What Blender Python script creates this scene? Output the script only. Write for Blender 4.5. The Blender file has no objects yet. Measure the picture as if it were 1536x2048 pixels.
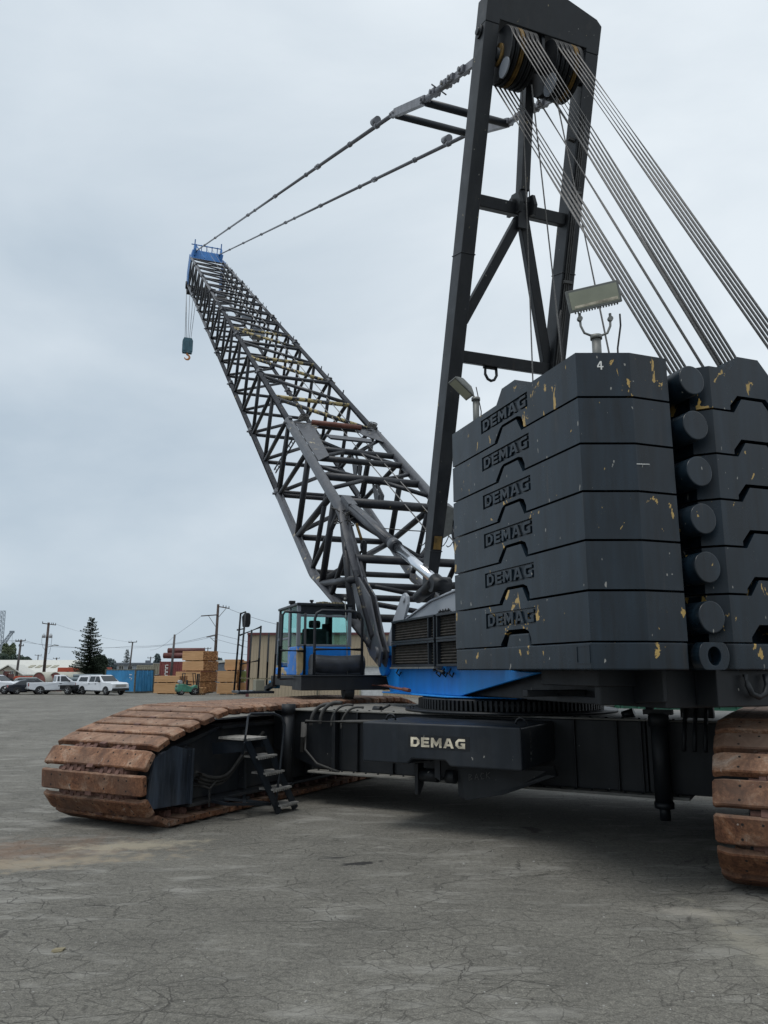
import bpy, bmesh, math, random
from mathutils import Vector, Matrix
rnd = random.Random(7)
scene = bpy.context.scene
COL = scene.collection
V = Vector

# ---------------------------------------------------------------- camera, sky, sun
CAM_H = 2.0
FPX = 1540.0                                   # focal length in pixels of a 1536 x 2048 frame
PITCH = math.atan(316 / FPX)
cam_d = bpy.data.cameras.new("camera")
cam_d.sensor_fit = 'VERTICAL'
cam_d.sensor_height = 36.0
cam_d.lens = FPX / 2048 * 36.0
cam_d.clip_start = 0.1
cam_d.clip_end = 6000
cam = bpy.data.objects.new("camera", cam_d)
COL.objects.link(cam)
cam.location = (0, 0, CAM_H)
cam.rotation_euler = (math.pi / 2 + PITCH, 0, 0)
scene.camera = cam

SUN_EL, SUN_AZ = 68.0, 232.0                   # degrees; azimuth clockwise from +Y
world = bpy.data.worlds.new("World")
scene.world = world
world.use_nodes = True
wn, wl = world.node_tree.nodes, world.node_tree.links
wn.clear()
w_out = wn.new('ShaderNodeOutputWorld')
w_bg = wn.new('ShaderNodeBackground')
w_bg.inputs['Strength'].default_value = 0.1
sky = wn.new('ShaderNodeTexSky')
sky.sky_type = 'NISHITA'
sky.sun_disc = False
sky.sun_elevation = math.radians(SUN_EL)
sky.sun_rotation = math.radians(SUN_AZ)
tc = wn.new('ShaderNodeTexCoord')
mp = wn.new('ShaderNodeMapping')
mp.inputs['Scale'].default_value = (1.0, 1.0, 2.2)
mp.inputs['Location'].default_value = (3.1, 0.4, 0.2)
nz = wn.new('ShaderNodeTexNoise')
nz.inputs['Scale'].default_value = 1.5
nz.inputs['Detail'].default_value = 7
nz.inputs['Roughness'].default_value = 0.52
nz.inputs['Distortion'].default_value = 0.3
cr = wn.new('ShaderNodeValToRGB')              # thick and thin parts of the cloud deck
cr.color_ramp.elements[0].position = 0.40
cr.color_ramp.elements[0].color = (5.0, 5.95, 6.85, 1)
cr.color_ramp.elements[1].position = 0.84
cr.color_ramp.elements[1].color = (8.4, 9.1, 9.65, 1)
mixc = wn.new('ShaderNodeMixRGB')
mixc.inputs['Fac'].default_value = 0.93
wl.new(tc.outputs['Generated'], mp.inputs['Vector'])
wl.new(mp.outputs['Vector'], nz.inputs['Vector'])
sepw = wn.new('ShaderNodeSeparateXYZ')          # the deck is thicker, so darker, towards the horizon
wl.new(tc.outputs['Generated'], sepw.inputs[0])
mz = wn.new('ShaderNodeMath'); mz.operation = 'MULTIPLY'; mz.inputs[1].default_value = 0.55
wl.new(sepw.outputs[2], mz.inputs[0])
mx_ = wn.new('ShaderNodeMath'); mx_.operation = 'MULTIPLY_ADD'; mx_.inputs[1].default_value = 0.22; mx_.inputs[2].default_value = -0.02
wl.new(sepw.outputs[0], mx_.inputs[0])
ma = wn.new('ShaderNodeMath'); ma.operation = 'ADD'
wl.new(nz.outputs['Fac'], ma.inputs[0]); wl.new(mz.outputs[0], ma.inputs[1])
mb_ = wn.new('ShaderNodeMath'); mb_.operation = 'ADD'
wl.new(ma.outputs[0], mb_.inputs[0]); wl.new(mx_.outputs[0], mb_.inputs[1])
wl.new(mb_.outputs[0], cr.inputs['Fac'])
wl.new(sky.outputs['Color'], mixc.inputs['Color1'])
wl.new(cr.outputs['Color'], mixc.inputs['Color2'])
wl.new(mixc.outputs['Color'], w_bg.inputs['Color'])
wl.new(w_bg.outputs['Background'], w_out.inputs['Surface'])

sun_d = bpy.data.lights.new("sun", 'SUN')
sun_d.energy = 1.5
sun_d.angle = math.radians(25)
sun_d.color = (1.0, 0.97, 0.92)
sun = bpy.data.objects.new("sun", sun_d)
COL.objects.link(sun)
_el, _az = math.radians(SUN_EL), math.radians(SUN_AZ)
_sdir = V((math.sin(_az) * math.cos(_el), math.cos(_az) * math.cos(_el), math.sin(_el)))
sun.rotation_euler = _sdir.to_track_quat('Z', 'Y').to_euler()

scene.view_settings.view_transform = 'Standard'
scene.view_settings.look = 'None'
scene.view_settings.exposure = 0.0
scene.view_settings.gamma = 1.0


# ---------------------------------------------------------------- geometry helpers
def frame_of(d, up=None):
    d = d.normalized()
    u = V(up) if up is not None else V((0, 0, 1))
    if abs(d.dot(u.normalized())) > 0.985:
        u = V((0, 1, 0)) if abs(d.y) < 0.9 else V((1, 0, 0))
    a = d.cross(u).normalized()
    b = a.cross(d).normalized()
    return a, b


class MB:
    """collects boxes, bars, tubes and prisms and links them as ONE mesh object"""
    def __init__(self):
        self.v, self.f, self.m, self.s = [], [], [], []

    def add(self, vs, fs, m=0, sm=False):
        o = len(self.v)
        self.v += [tuple(p) for p in vs]
        for f in fs:
            self.f.append(tuple(i + o for i in f))
            self.m.append(m)
            self.s.append(sm)
        return self

    def box(self, c, s, m=0, rz=0.0, rot=None):
        c = V(c)
        M = rot if rot is not None else Matrix.Rotation(rz, 3, 'Z')
        vs = [c + M @ V((sx * s[0] / 2, sy * s[1] / 2, sz * s[2] / 2))
              for sx in (-1, 1) for sy in (-1, 1) for sz in (-1, 1)]
        return self.add(vs, [(0, 1, 3, 2), (4, 6, 7, 5), (0, 4, 5, 1), (2, 3, 7, 6), (0, 2, 6, 4), (1, 5, 7, 3)], m)

    def span(self, a, b, m=0):
        return self.box([(a[i] + b[i]) / 2 for i in range(3)], [abs(b[i] - a[i]) for i in range(3)], m)

    def bar(self, p, q, w, h, m=0, up=None):
        p, q = V(p), V(q)
        a, b = frame_of(q - p, up)
        vs = []
        for e in (p, q):
            for sx, sy in ((-1, -1), (1, -1), (1, 1), (-1, 1)):
                vs.append(e + a * (sx * w / 2) + b * (sy * h / 2))
        return self.add(vs, [(0, 3, 2, 1), (4, 5, 6, 7), (0, 1, 5, 4), (1, 2, 6, 5), (2, 3, 7, 6), (3, 0, 4, 7)], m)

    def tube(self, p, q, r, r2=None, n=10, m=0, caps=True):
        p, q = V(p), V(q)
        if r2 is None:
            r2 = r
        a, b = frame_of(q - p)
        vs, fs = [], []
        for e, rr in ((p, r), (q, r2)):
            for i in range(n):
                t = 2 * math.pi * i / n
                vs.append(e + a * (math.cos(t) * rr) + b * (math.sin(t) * rr))
        for i in range(n):
            j = (i + 1) % n
            fs.append((i, j, n + j, n + i))
        self.add(vs, fs, m, True)
        if caps:
            self.add(vs, [tuple(range(n - 1, -1, -1)), tuple(range(n, 2 * n))], m, False)
        return self

    def path(self, pts, r, n=8, m=0, rr=None):
        pts = [V(p) for p in pts]
        k = len(pts)
        vs, fs = [], []
        a = None
        for i, p in enumerate(pts):
            d = (pts[min(i + 1, k - 1)] - pts[max(i - 1, 0)])
            if d.length < 1e-9:
                d = V((0, 0, 1))
            d.normalize()
            if a is None:
                a, b = frame_of(d)
            else:
                a = (a - d * a.dot(d)).normalized()
                b = d.cross(a)
            ra = r if rr is None else rr[i]
            for j in range(n):
                t = 2 * math.pi * j / n
                vs.append(p + a * (math.cos(t) * ra) + b * (math.sin(t) * ra))
        for i in range(k - 1):
            for j in range(n):
                j2 = (j + 1) % n
                fs.append((i * n + j, i * n + j2, (i + 1) * n + j2, (i + 1) * n + j))
        self.add(vs, fs, m, True)
        self.add(vs, [tuple(range(n - 1, -1, -1)), tuple(range((k - 1) * n, k * n))], m)
        return self

    def prism(self, pts, vec, m=0):
        pts = [V(p) for p in pts]
        vec = V(vec)
        n = len(pts)
        vs = pts + [p + vec for p in pts]
        fs = [tuple(range(n - 1, -1, -1)), tuple(range(n, 2 * n))]
        for i in range(n):
            j = (i + 1) % n
            fs.append((i, j, n + j, n + i))
        return self.add(vs, fs, m)

    def loft(self, rings, m=0, sm=True, caps=True):
        n = len(rings[0])
        vs = [p for r in rings for p in r]
        fs = []
        for i in range(len(rings) - 1):
            for j in range(n):
                j2 = (j + 1) % n
                fs.append((i * n + j, i * n + j2, (i + 1) * n + j2, (i + 1) * n + j))
        self.add(vs, fs, m, sm)
        if caps:
            self.add(vs, [tuple(range(n - 1, -1, -1)), tuple(range((len(rings) - 1) * n, len(rings) * n))], m)
        return self

    def mesh(self, name, mats):
        me = bpy.data.meshes.new(name)
        me.from_pydata(self.v, [], self.f)
        for m in (mats if isinstance(mats, (list, tuple)) else [mats]):
            me.materials.append(m)
        me.polygons.foreach_set('material_index', self.m)
        me.polygons.foreach_set('use_smooth', self.s)
        bm = bmesh.new()
        bm.from_mesh(me)
        bmesh.ops.remove_doubles(bm, verts=bm.verts, dist=1e-5)
        bmesh.ops.recalc_face_normals(bm, faces=bm.faces)
        bm.to_mesh(me)
        bm.free()
        return me

    def build(self, name, mats, parent=None, rz=0.0, loc=None, bevel=0.0, seg=2):
        me = self.mesh(name, mats)
        o = bpy.data.objects.new(name, me)
        COL.objects.link(o)
        if parent is not None:
            o.parent = parent
        o.rotation_euler = (0, 0, rz)
        if loc is not None:
            o.location = loc
        if bevel:
            b = o.modifiers.new('edge', 'BEVEL')
            b.width = bevel
            b.segments = seg
            b.limit_method = 'ANGLE'
            b.angle_limit = math.radians(40)
            b.harden_normals = False
        return o


def tag(o, label=None, cat=None, group=None, kind=None):
    if label: o['label'] = label
    if cat: o['category'] = cat
    if group: o['group'] = group
    if kind: o['kind'] = kind
    return o


def thing(name, label, cat, loc=(0, 0, 0), rz=0.0, group=None):
    o = bpy.data.objects.new(name, None)
    COL.objects.link(o)
    o.location = loc
    o.rotation_euler = (0, 0, rz)
    o.empty_display_size = 0.2
    return tag(o, label, cat, group)


def copy_tree(o, parent=None):
    c = o.copy()
    COL.objects.link(c)
    c.parent = parent
    for ch in list(o.children):
        copy_tree(ch, c)
    return c


def ray(px, py):
    xc, yc = (px - 768) / FPX, (1024 - py) / FPX
    cp, sp = math.cos(PITCH), math.sin(PITCH)
    return V((xc, cp - yc * sp, yc * cp + sp))


def at(px, py, Y):
    """the point of the place seen at a pixel of the photograph, Y metres away"""
    d = ray(px, py)
    return V((0, 0, CAM_H)) + d * (Y / d.y)


def ground_z(y):
    return 0.0 if y < 24 else (-0.42 * (y - 24) / 52 if y < 76 else -0.42)


# ---------------------------------------------------------------- materials
def new_mat(name):
    m = bpy.data.materials.new(name)
    m.use_nodes = True
    nt = m.node_tree
    b = nt.nodes['Principled BSDF']
    return m, nt.nodes, nt.links, b


def ramp(n, l, src, stops):
    c = n.new('ShaderNodeValToRGB')
    e = c.color_ramp.elements
    while len(e) < len(stops):
        e.new(0.5)
    for i, (p, col) in enumerate(stops):
        e[i].position = p
        e[i].color = (*col, 1) if len(col) == 3 else col
    l.new(src, c.inputs['Fac'])
    return c


def noise(n, l, vec, scale, detail=4, rough=0.55, dist=0.0):
    t = n.new('ShaderNodeTexNoise')
    t.inputs['Scale'].default_value = scale
    t.inputs['Detail'].default_value = detail
    t.inputs['Roughness'].default_value = rough
    t.inputs['Distortion'].default_value = dist
    l.new(vec, t.inputs['Vector'])
    return t


def coords(n, l, scale=(1, 1, 1), rand=True, rot=(0, 0, 0)):
    t = n.new('ShaderNodeTexCoord')
    mp_ = n.new('ShaderNodeMapping')
    mp_.inputs['Scale'].default_value = scale
    mp_.inputs['Rotation'].default_value = rot
    if rand:
        oi = n.new('ShaderNodeObjectInfo')
        ml = n.new('ShaderNodeMath')
        ml.operation = 'MULTIPLY'
        ml.inputs[1].default_value = 37.0
        ad = n.new('ShaderNodeVectorMath')
        ad.operation = 'ADD'
        l.new(oi.outputs['Random'], ml.inputs[0])
        l.new(t.outputs['Object'], ad.inputs[0])
        l.new(ml.outputs[0], ad.inputs[1])
        l.new(ad.outputs[0], mp_.inputs['Vector'])
    else:
        l.new(t.outputs['Object'], mp_.inputs['Vector'])
    return mp_.outputs['Vector']


def mixrgb(n, l, fac, a, b, mode='MIX'):
    x = n.new('ShaderNodeMixRGB')
    x.blend_type = mode
    for inp, val in ((x.inputs['Fac'], fac), (x.inputs['Color1'], a), (x.inputs['Color2'], b)):
        if hasattr(val, 'type') and not isinstance(val, (tuple, list, float, int)):
            l.new(val, inp)
        elif isinstance(val, (tuple, list)):
            inp.default_value = (*val, 1) if len(val) == 3 else val
        else:
            inp.default_value = val
    return x.outputs['Color']


def math_n(n, l, op, a, b=None, clamp=False):
    x = n.new('ShaderNodeMath')
    x.operation = op
    x.use_clamp = clamp
    for i, val in enumerate((a, b)):
        if val is None:
            continue
        if isinstance(val, (int, float)):
            x.inputs[i].default_value = val
        else:
            l.new(val, x.inputs[i])
    return x.outputs[0]


def bump(n, l, b, h, strength=0.3, dist=0.01):
    x = n.new('ShaderNodeBump')
    x.inputs['Strength'].default_value = strength
    x.inputs['Distance'].default_value = dist
    l.new(h, x.inputs['Height'])
    l.new(x.outputs['Normal'], b.inputs['Normal'])


def paint(name, col, rough=0.45, chips=0.0, chip_col=(0.50, 0.33, 0.10), streak=0.25, dust=0.15, chip_scale=5.0, spec=0.5,
          dust_col=(0.10, 0.10, 0.095)):
    """weathered machine paint: faded streaks, dust, small nicks and flaked spots that show the older coat"""
    m, n, l, b = new_mat(name)
    v = coords(n, l)
    vs = coords(n, l, (5, 5, 0.6))
    n1 = noise(n, l, vs, 1.6, 5, 0.6)
    n2 = noise(n, l, v, 2.3, 5, 0.6)
    lo = tuple(c * (1 - streak) for c in col)
    hi = tuple(min(1, c * (1 + streak) + 0.004 * streak) for c in col)
    base = ramp(n, l, n1.outputs['Fac'], [(0.3, lo), (0.7, hi)]).outputs['Color']
    d = ramp(n, l, n2.outputs['Fac'], [(0.48, (0, 0, 0)), (0.85, (dust,) * 3)]).outputs['Color']
    base = mixrgb(n, l, d, base, dust_col)
    if chips > 0:
        vv = coords(n, l, (1.0, 1.0, 0.62))
        nc = noise(n, l, vv, chip_scale, 6, 0.56, 0.6)
        na = noise(n, l, v, 0.9, 2, 0.5)
        s = math_n(n, l, 'ADD', nc.outputs['Fac'], math_n(n, l, 'MULTIPLY', na.outputs['Fac'], 0.35))
        th = 0.98 - 0.16 * chips
        k = ramp(n, l, s, [(th, (0, 0, 0)), (th + 0.006, (1, 1, 1))]).outputs['Color']
        nd = noise(n, l, v, 14, 3)
        cc = ramp(n, l, nd.outputs['Fac'], [(0.3, tuple(c * 0.75 for c in chip_col)), (0.7, chip_col)]).outputs['Color']
        base = mixrgb(n, l, k, base, cc)
    if chips > 0:
        rn = noise(n, l, coords(n, l, (7, 7, 0.35)), 1.3, 5, 0.62)
        rm_ = noise(n, l, v, 1.7, 3)
        rs = math_n(n, l, 'MULTIPLY', math_n(n, l, 'SUBTRACT', rn.outputs['Fac'], 0.58), 7.0, True)
        rs = math_n(n, l, 'MULTIPLY', rs, math_n(n, l, 'MULTIPLY', math_n(n, l, 'SUBTRACT', rm_.outputs['Fac'], 0.45), 3.0, True), True)
        base = mixrgb(n, l, math_n(n, l, 'MULTIPLY', rs, 0.55), base, (0.085, 0.062, 0.045))
    nn = noise(n, l, coords(n, l, (1, 1, 0.45)), 19, 2, 0.5)
    nk = ramp(n, l, nn.outputs['Fac'], [(0.735 if chips > 0 and streak > 0.5 else 0.765, (0, 0, 0)), (0.745 if chips > 0 and streak > 0.5 else 0.775, (0.8, 0.8, 0.8))]).outputs['Color']
    base = mixrgb(n, l, nk, base, (0.33, 0.32, 0.29))
    l.new(base, b.inputs['Base Color'])
    rg = ramp(n, l, n2.outputs['Fac'], [(0.3, (rough - 0.08,) * 3), (0.75, (rough + 0.14,) * 3)])
    l.new(rg.outputs['Color'], b.inputs['Roughness'])
    b.inputs['Specular IOR Level'].default_value = spec * 0.8
    nb = noise(n, l, v, 7, 3)
    bump(n, l, b, nb.outputs['Fac'], 0.10, 0.006)
    return m


def plain(name, col, rough=0.6, metal=0.0, var=0.12, scale=3.0, spec=0.5):
    m, n, l, b = new_mat(name)
    v = coords(n, l)
    t = noise(n, l, v, scale, 4)
    c = ramp(n, l, t.outputs['Fac'], [(0.3, tuple(x * (1 - var) for x in col)), (0.7, tuple(min(1, x * (1 + var)) for x in col))])
    l.new(c.outputs['Color'], b.inputs['Base Color'])
    b.inputs['Roughness'].default_value = rough
    b.inputs['Metallic'].default_value = metal
    b.inputs['Specular IOR Level'].default_value = spec
    return m


def rust(name):
    m, n, l, b = new_mat(name)
    v = coords(n, l)
    a = noise(n, l, v, 3.4, 9, 0.72, 0.8)
    base = ramp(n, l, a.outputs['Fac'], [(0.30, (0.050, 0.026, 0.018)), (0.43, (0.130, 0.056, 0.030)), (0.52, (0.215, 0.100, 0.052)),
                                         (0.62, (0.30, 0.195, 0.135)), (0.74, (0.40, 0.33, 0.28))]).outputs['Color']
    oi = n.new('ShaderNodeObjectInfo')
    tint = ramp(n, l, oi.outputs['Random'], [(0.0, (0.72, 0.70, 0.68)), (0.5, (1.0, 0.97, 0.95)), (1.0, (1.12, 1.15, 1.18))]).outputs['Color']
    base = mixrgb(n, l, 1.0, base, tint, 'MULTIPLY')
    g = noise(n, l, v, 38, 4, 0.7)
    gm = ramp(n, l, g.outputs['Fac'], [(0.32, (0.55, 0.55, 0.55)), (0.68, (1.3, 1.3, 1.3))]).outputs['Color']
    base = mixrgb(n, l, 1.0, base, gm, 'MULTIPLY')
    s = noise(n, l, coords(n, l, (1, 1.0, 1)), 9, 5, 0.6, 1.2)
    sk = ramp(n, l, s.outputs['Fac'], [(0.66, (0, 0, 0)), (0.70, (0.75, 0.75, 0.75))]).outputs['Color']
    base = mixrgb(n, l, sk, base, (0.40, 0.35, 0.30))
    s2 = noise(n, l, v, 1.2, 4, 0.6)
    dk = ramp(n, l, s2.outputs['Fac'], [(0.46, (0, 0, 0)), (0.62, (0.75, 0.75, 0.75))]).outputs['Color']
    base = mixrgb(n, l, dk, base, (0.085, 0.050, 0.036))
    ge = n.new('ShaderNodeNewGeometry')            # pale dust lies on what faces up
    sg = n.new('ShaderNodeSeparateXYZ')
    l.new(ge.outputs['Normal'], sg.inputs[0])
    du = math_n(n, l, 'MULTIPLY', math_n(n, l, 'SUBTRACT', sg.outputs[2], 0.25), 0.9, True)
    du = math_n(n, l, 'MULTIPLY', du, math_n(n, l, 'MULTIPLY', a.outputs['Fac'], 1.1), True)
    base = mixrgb(n, l, math_n(n, l, 'MULTIPLY', du, 0.85), base, (0.40, 0.285, 0.215))
    l.new(base, b.inputs['Base Color'])
    b.inputs['Roughness'].default_value = 0.82
    b.inputs['Specular IOR Level'].default_value = 0.3
    h = math_n(n, l, 'ADD', a.outputs['Fac'], math_n(n, l, 'MULTIPLY', g.outputs['Fac'], 0.5))
    bump(n, l, b, h, 0.55, 0.012)
    return m


M = {}
M['black'] = paint('dark navy machine paint', (0.011, 0.015, 0.021), 0.40, 0.0, dust=0.18)
M['slab_many'] = paint('slab paint flaked a lot', (0.0048, 0.0118, 0.0195), 0.30, 0.95, streak=0.55, dust=0.13, dust_col=(0.07, 0.085, 0.10), chip_scale=6.5)
M['slab_some'] = paint('slab paint flaked in places', (0.0048, 0.0118, 0.0195), 0.30, 0.88, streak=0.55, dust=0.13, dust_col=(0.07, 0.085, 0.10), chip_scale=8)
M['slab_few'] = paint('slab paint almost whole', (0.0048, 0.0118, 0.0195), 0.30, 0.68, streak=0.55, dust=0.13, dust_col=(0.07, 0.085, 0.10), chip_scale=8)
M['frame'] = paint('carbody paint', (0.008, 0.010, 0.013), 0.5, 0.0, dust=0.25, dust_col=(0.04, 0.039, 0.035))
M['dusty'] = paint('dusty frame paint', (0.020, 0.023, 0.028), 0.6, 0.0, dust=0.75, dust_col=(0.085, 0.078, 0.066))
M['deck'] = paint('dusty deck', (0.17, 0.165, 0.15), 0.75, 0.0, dust=0.7, dust_col=(0.22, 0.21, 0.19))
M['streaked'] = paint('streaked frame paint', (0.030, 0.040, 0.056), 0.5, 0.0, streak=0.95, dust=0.3)
M['gantry'] = paint('gantry paint', (0.009, 0.011, 0.014), 0.46, 0.5, (0.36, 0.30, 0.17), chip_scale=9, dust=0.2)
M['boom'] = paint('boom chord paint', (0.048, 0.052, 0.062), 0.42, 0.75, (0.42, 0.36, 0.24), dust=0.5, chip_scale=7,
                  dust_col=(0.14, 0.14, 0.145))
M['brace'] = paint('boom brace paint', (0.016, 0.018, 0.024), 0.45, 0.5, (0.45, 0.36, 0.16), dust=0.35, chip_scale=8)
M['brace_y'] = paint('brace paint worn to yellow', (0.020, 0.022, 0.027), 0.45, 1.75, (0.40, 0.32, 0.14), dust=0.3, chip_scale=6)
M['blue'] = paint('crane blue paint', (0.010, 0.215, 0.62), 0.42, 0.6, (0.55, 0.55, 0.5), streak=0.12, dust=0.12, dust_col=(0.13, 0.30, 0.50))
M['cabblue'] = paint('cab blue paint', (0.012, 0.185, 0.62), 0.40, 1.3, (0.46, 0.36, 0.20), streak=0.15, dust=0.15, chip_scale=3.2,
                     dust_col=(0.08, 0.15, 0.28))
M['headblue'] = paint('boom head blue paint', (0.035, 0.16, 0.42), 0.45, 0.0, dust=0.2)
M['grey'] = paint('house grey paint', (0.17, 0.19, 0.22), 0.45, 0.4, (0.4, 0.38, 0.33), streak=0.1, dust=0.3, dust_col=(0.27, 0.28, 0.29))
M['rust'] = rust('rusty track steel')
M['link'] = plain('brown track links', (0.11, 0.055, 0.042), 0.8, 0, 0.4, 12)
M['hole'] = plain('bolt hole', (0.012, 0.010, 0.009), 0.9)
M['wire'] = plain('greased wire rope', (0.17, 0.165, 0.16), 0.55, 0.3, 0.35, 40)
M['pend'] = paint('pendant bar paint', (0.17, 0.175, 0.195), 0.45, 0.5, (0.35, 0.3, 0.2), dust=0.4, dust_col=(0.2, 0.2, 0.21), chip_scale=10)
M['chrome'] = plain('chromed rod', (0.72, 0.74, 0.78), 0.16, 1.0, 0.04)
M['cover'] = plain('worn dark tarpaulin', (0.030, 0.034, 0.042), 0.42, 0, 0.45, 5)
M['rubber'] = plain('black rubber', (0.014, 0.014, 0.015), 0.62)
M['hose'] = plain('weathered hose', (0.045, 0.044, 0.042), 0.65, 0, 0.3, 8)
M['galv'] = plain('galvanised steel', (0.17, 0.175, 0.165), 0.55, 0.4, 0.2, 12)
M['tread'] = plain('step plate', (0.30, 0.29, 0.27), 0.6, 0.3, 0.35, 14)
M['yellow'] = plain('sheave yellow', (0.17, 0.10, 0.022), 0.7, 0, 0.5, 9)
M['cream'] = plain('worn cream letters', (0.58, 0.52, 0.40), 0.65, 0, 0.55, 9)
M['white'] = plain('white lettering', (0.75, 0.75, 0.72), 0.6)
M['chalk'] = plain('scrawled chalk', (0.10, 0.10, 0.098), 0.8)
M['lens'] = plain('clouded lamp glass', (0.30, 0.31, 0.23), 0.22, 0, 0.10, 4)
M['finned'] = plain('dusty radiator core', (0.035, 0.031, 0.026), 0.8, 0, 0.6, 9)
M['redbar'] = plain('red brown primer', (0.13, 0.045, 0.03), 0.6, 0, 0.35, 8)
M['orange'] = plain('orange hook', (0.50, 0.20, 0.06), 0.55)
M['teal'] = paint('hook block paint', (0.05, 0.115, 0.15), 0.5, 0, dust=0.3)
M['seat'] = plain('dark seat fabric', (0.012, 0.017, 0.017), 0.8)

m_, n_, l_, b_ = new_mat('tinted glass')
b_.inputs['Base Color'].default_value = (0.62, 0.86, 0.83, 1)
b_.inputs['Transmission Weight'].default_value = 1.0
b_.inputs['Roughness'].default_value = 0.02
b_.inputs['IOR'].default_value = 1.05
b_.inputs['Specular IOR Level'].default_value = 0.6
M['glass'] = m_
M['carglass'] = plain('dark car glass', (0.02, 0.026, 0.032), 0.08)
M['carwhite'] = plain('white car paint', (0.66, 0.69, 0.73), 0.28, 0, 0.03)
M['cardark'] = plain('dark blue car paint', (0.016, 0.020, 0.030), 0.22)
M['carsilver'] = plain('grey car paint', (0.22, 0.25, 0.25), 0.3)
M['tyre'] = plain('tyre', (0.012, 0.012, 0.013), 0.75)
M['rim'] = plain('alloy rim', (0.45, 0.46, 0.47), 0.35, 0.6)
M['trim'] = plain('black plastic trim', (0.014, 0.015, 0.017), 0.5)
M['lampred'] = plain('tail lamp', (0.25, 0.015, 0.012), 0.25)
M['lampclear'] = plain('head lamp', (0.55, 0.56, 0.58), 0.15)
M['forkgreen'] = plain('forklift green', (0.055, 0.20, 0.14), 0.5, 0, 0.35, 3)
M['tankgrey'] = plain('gas bottle', (0.30, 0.32, 0.34), 0.4)
M['bark'] = plain('pole wood', (0.060, 0.042, 0.036), 0.85, 0, 0.3, 2)
M['polegrey'] = plain('weathered pole wood', (0.085, 0.077, 0.075), 0.85, 0, 0.25, 2)
M['insul'] = plain('insulator', (0.10, 0.11, 0.13), 0.4)
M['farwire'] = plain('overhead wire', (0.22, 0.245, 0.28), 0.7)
M['maroon'] = plain('maroon trim', (0.105, 0.030, 0.032), 0.55)
M['doorwhite'] = plain('roller door', (0.52, 0.53, 0.53), 0.55)
M['greenbin'] = plain('green bin paint', (0.012, 0.085, 0.050), 0.5, 0, 0.25)
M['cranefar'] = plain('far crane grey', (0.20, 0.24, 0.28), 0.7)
M['trunk'] = plain('tree bark', (0.05, 0.038, 0.03), 0.9)
M['pipe'] = plain('grey pipe', (0.16, 0.20, 0.22), 0.5, 0, 0.2)
M['pipered'] = plain('red pipe', (0.11, 0.035, 0.03), 0.6, 0, 0.3)
M['orangebox'] = plain('faded orange paint', (0.42, 0.075, 0.035), 0.55, 0, 0.12)
M['scrap'] = plain('dark scrap steel', (0.035, 0.036, 0.04), 0.7, 0, 0.5, 2)
M['tarp'] = plain('pale shelter cover', (0.40, 0.40, 0.34), 0.6, 0, 0.12)
M['tarpend'] = plain('red shelter end', (0.19, 0.065, 0.055), 0.7, 0, 0.35, 1.5)
M['roofwhite'] = plain('pale metal roof', (0.52, 0.52, 0.48), 0.5, 0, 0.05)
M['wallcream'] = plain('cream wall', (0.38, 0.36, 0.29), 0.7, 0, 0.08)
M['wallgrey'] = plain('grey wall', (0.30, 0.33, 0.36), 0.7, 0, 0.1)
M['roofgrey'] = plain('grey roof', (0.13, 0.15, 0.175), 0.7)
M['walltan'] = plain('tan container', (0.27, 0.26, 0.20), 0.65, 0, 0.1)
M['chip'] = plain('wood chip', (0.22, 0.19, 0.12), 0.8)
M['pebble'] = plain('grit', (0.24, 0.235, 0.22), 0.9, 0, 0.6, 60)


def leaf_mat(name, lo, hi):
    m, n, l, b = new_mat(name)
    t = noise(n, l, coords(n, l, rand=False), 0.9, 3)
    c = ramp(n, l, t.outputs['Fac'], [(0.3, lo), (0.7, hi)])
    l.new(c.outputs['Color'], b.inputs['Base Color'])
    b.inputs['Roughness'].default_value = 0.75
    b.inputs['Specular IOR Level'].default_value = 0.2
    return m


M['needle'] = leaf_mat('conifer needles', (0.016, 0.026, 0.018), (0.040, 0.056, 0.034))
M['needlehaze'] = leaf_mat('conifer needles paled by haze', (0.045, 0.065, 0.065), (0.08, 0.10, 0.095))  # needle colour made paler and bluer to paint in distance haze
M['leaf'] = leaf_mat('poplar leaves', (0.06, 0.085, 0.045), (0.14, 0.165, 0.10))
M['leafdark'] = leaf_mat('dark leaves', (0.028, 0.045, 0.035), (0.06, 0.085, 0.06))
M['leafhaze'] = leaf_mat('leaves paled by haze', (0.06, 0.085, 0.095), (0.095, 0.125, 0.125))  # distance haze is put into this leaf colour, pale and bluish


def ribbed(name, col, period, axis=0, depth=0.5, rough=0.5, var=0.1, stain=None):
    m, n, l, b = new_mat(name)
    v = coords(n, l, rand=False)
    sep = n.new('ShaderNodeSeparateXYZ')
    l.new(v, sep.inputs[0])
    s = math_n(n, l, 'SINE', math_n(n, l, 'MULTIPLY', sep.outputs[axis], 2 * math.pi / period))
    t = noise(n, l, v, 1.1, 5)
    c = ramp(n, l, t.outputs['Fac'], [(0.3, tuple(x * (1 - var) for x in col)), (0.7, tuple(min(1, x * (1 + var)) for x in col))]).outputs['Color']
    if stain:
        t2 = noise(n, l, coords(n, l, (2, 2, 0.4), rand=False), 2.0, 6, 0.65)
        k = ramp(n, l, t2.outputs['Fac'], [(0.6, (0, 0, 0)), (0.7, (0.8, 0.8, 0.8))]).outputs['Color']
        c = mixrgb(n, l, k, c, stain)
    l.new(c, b.inputs['Base Color'])
    b.inputs['Roughness'].default_value = rough
    bump(n, l, b, s, depth, period * 0.12)
    return m


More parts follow.
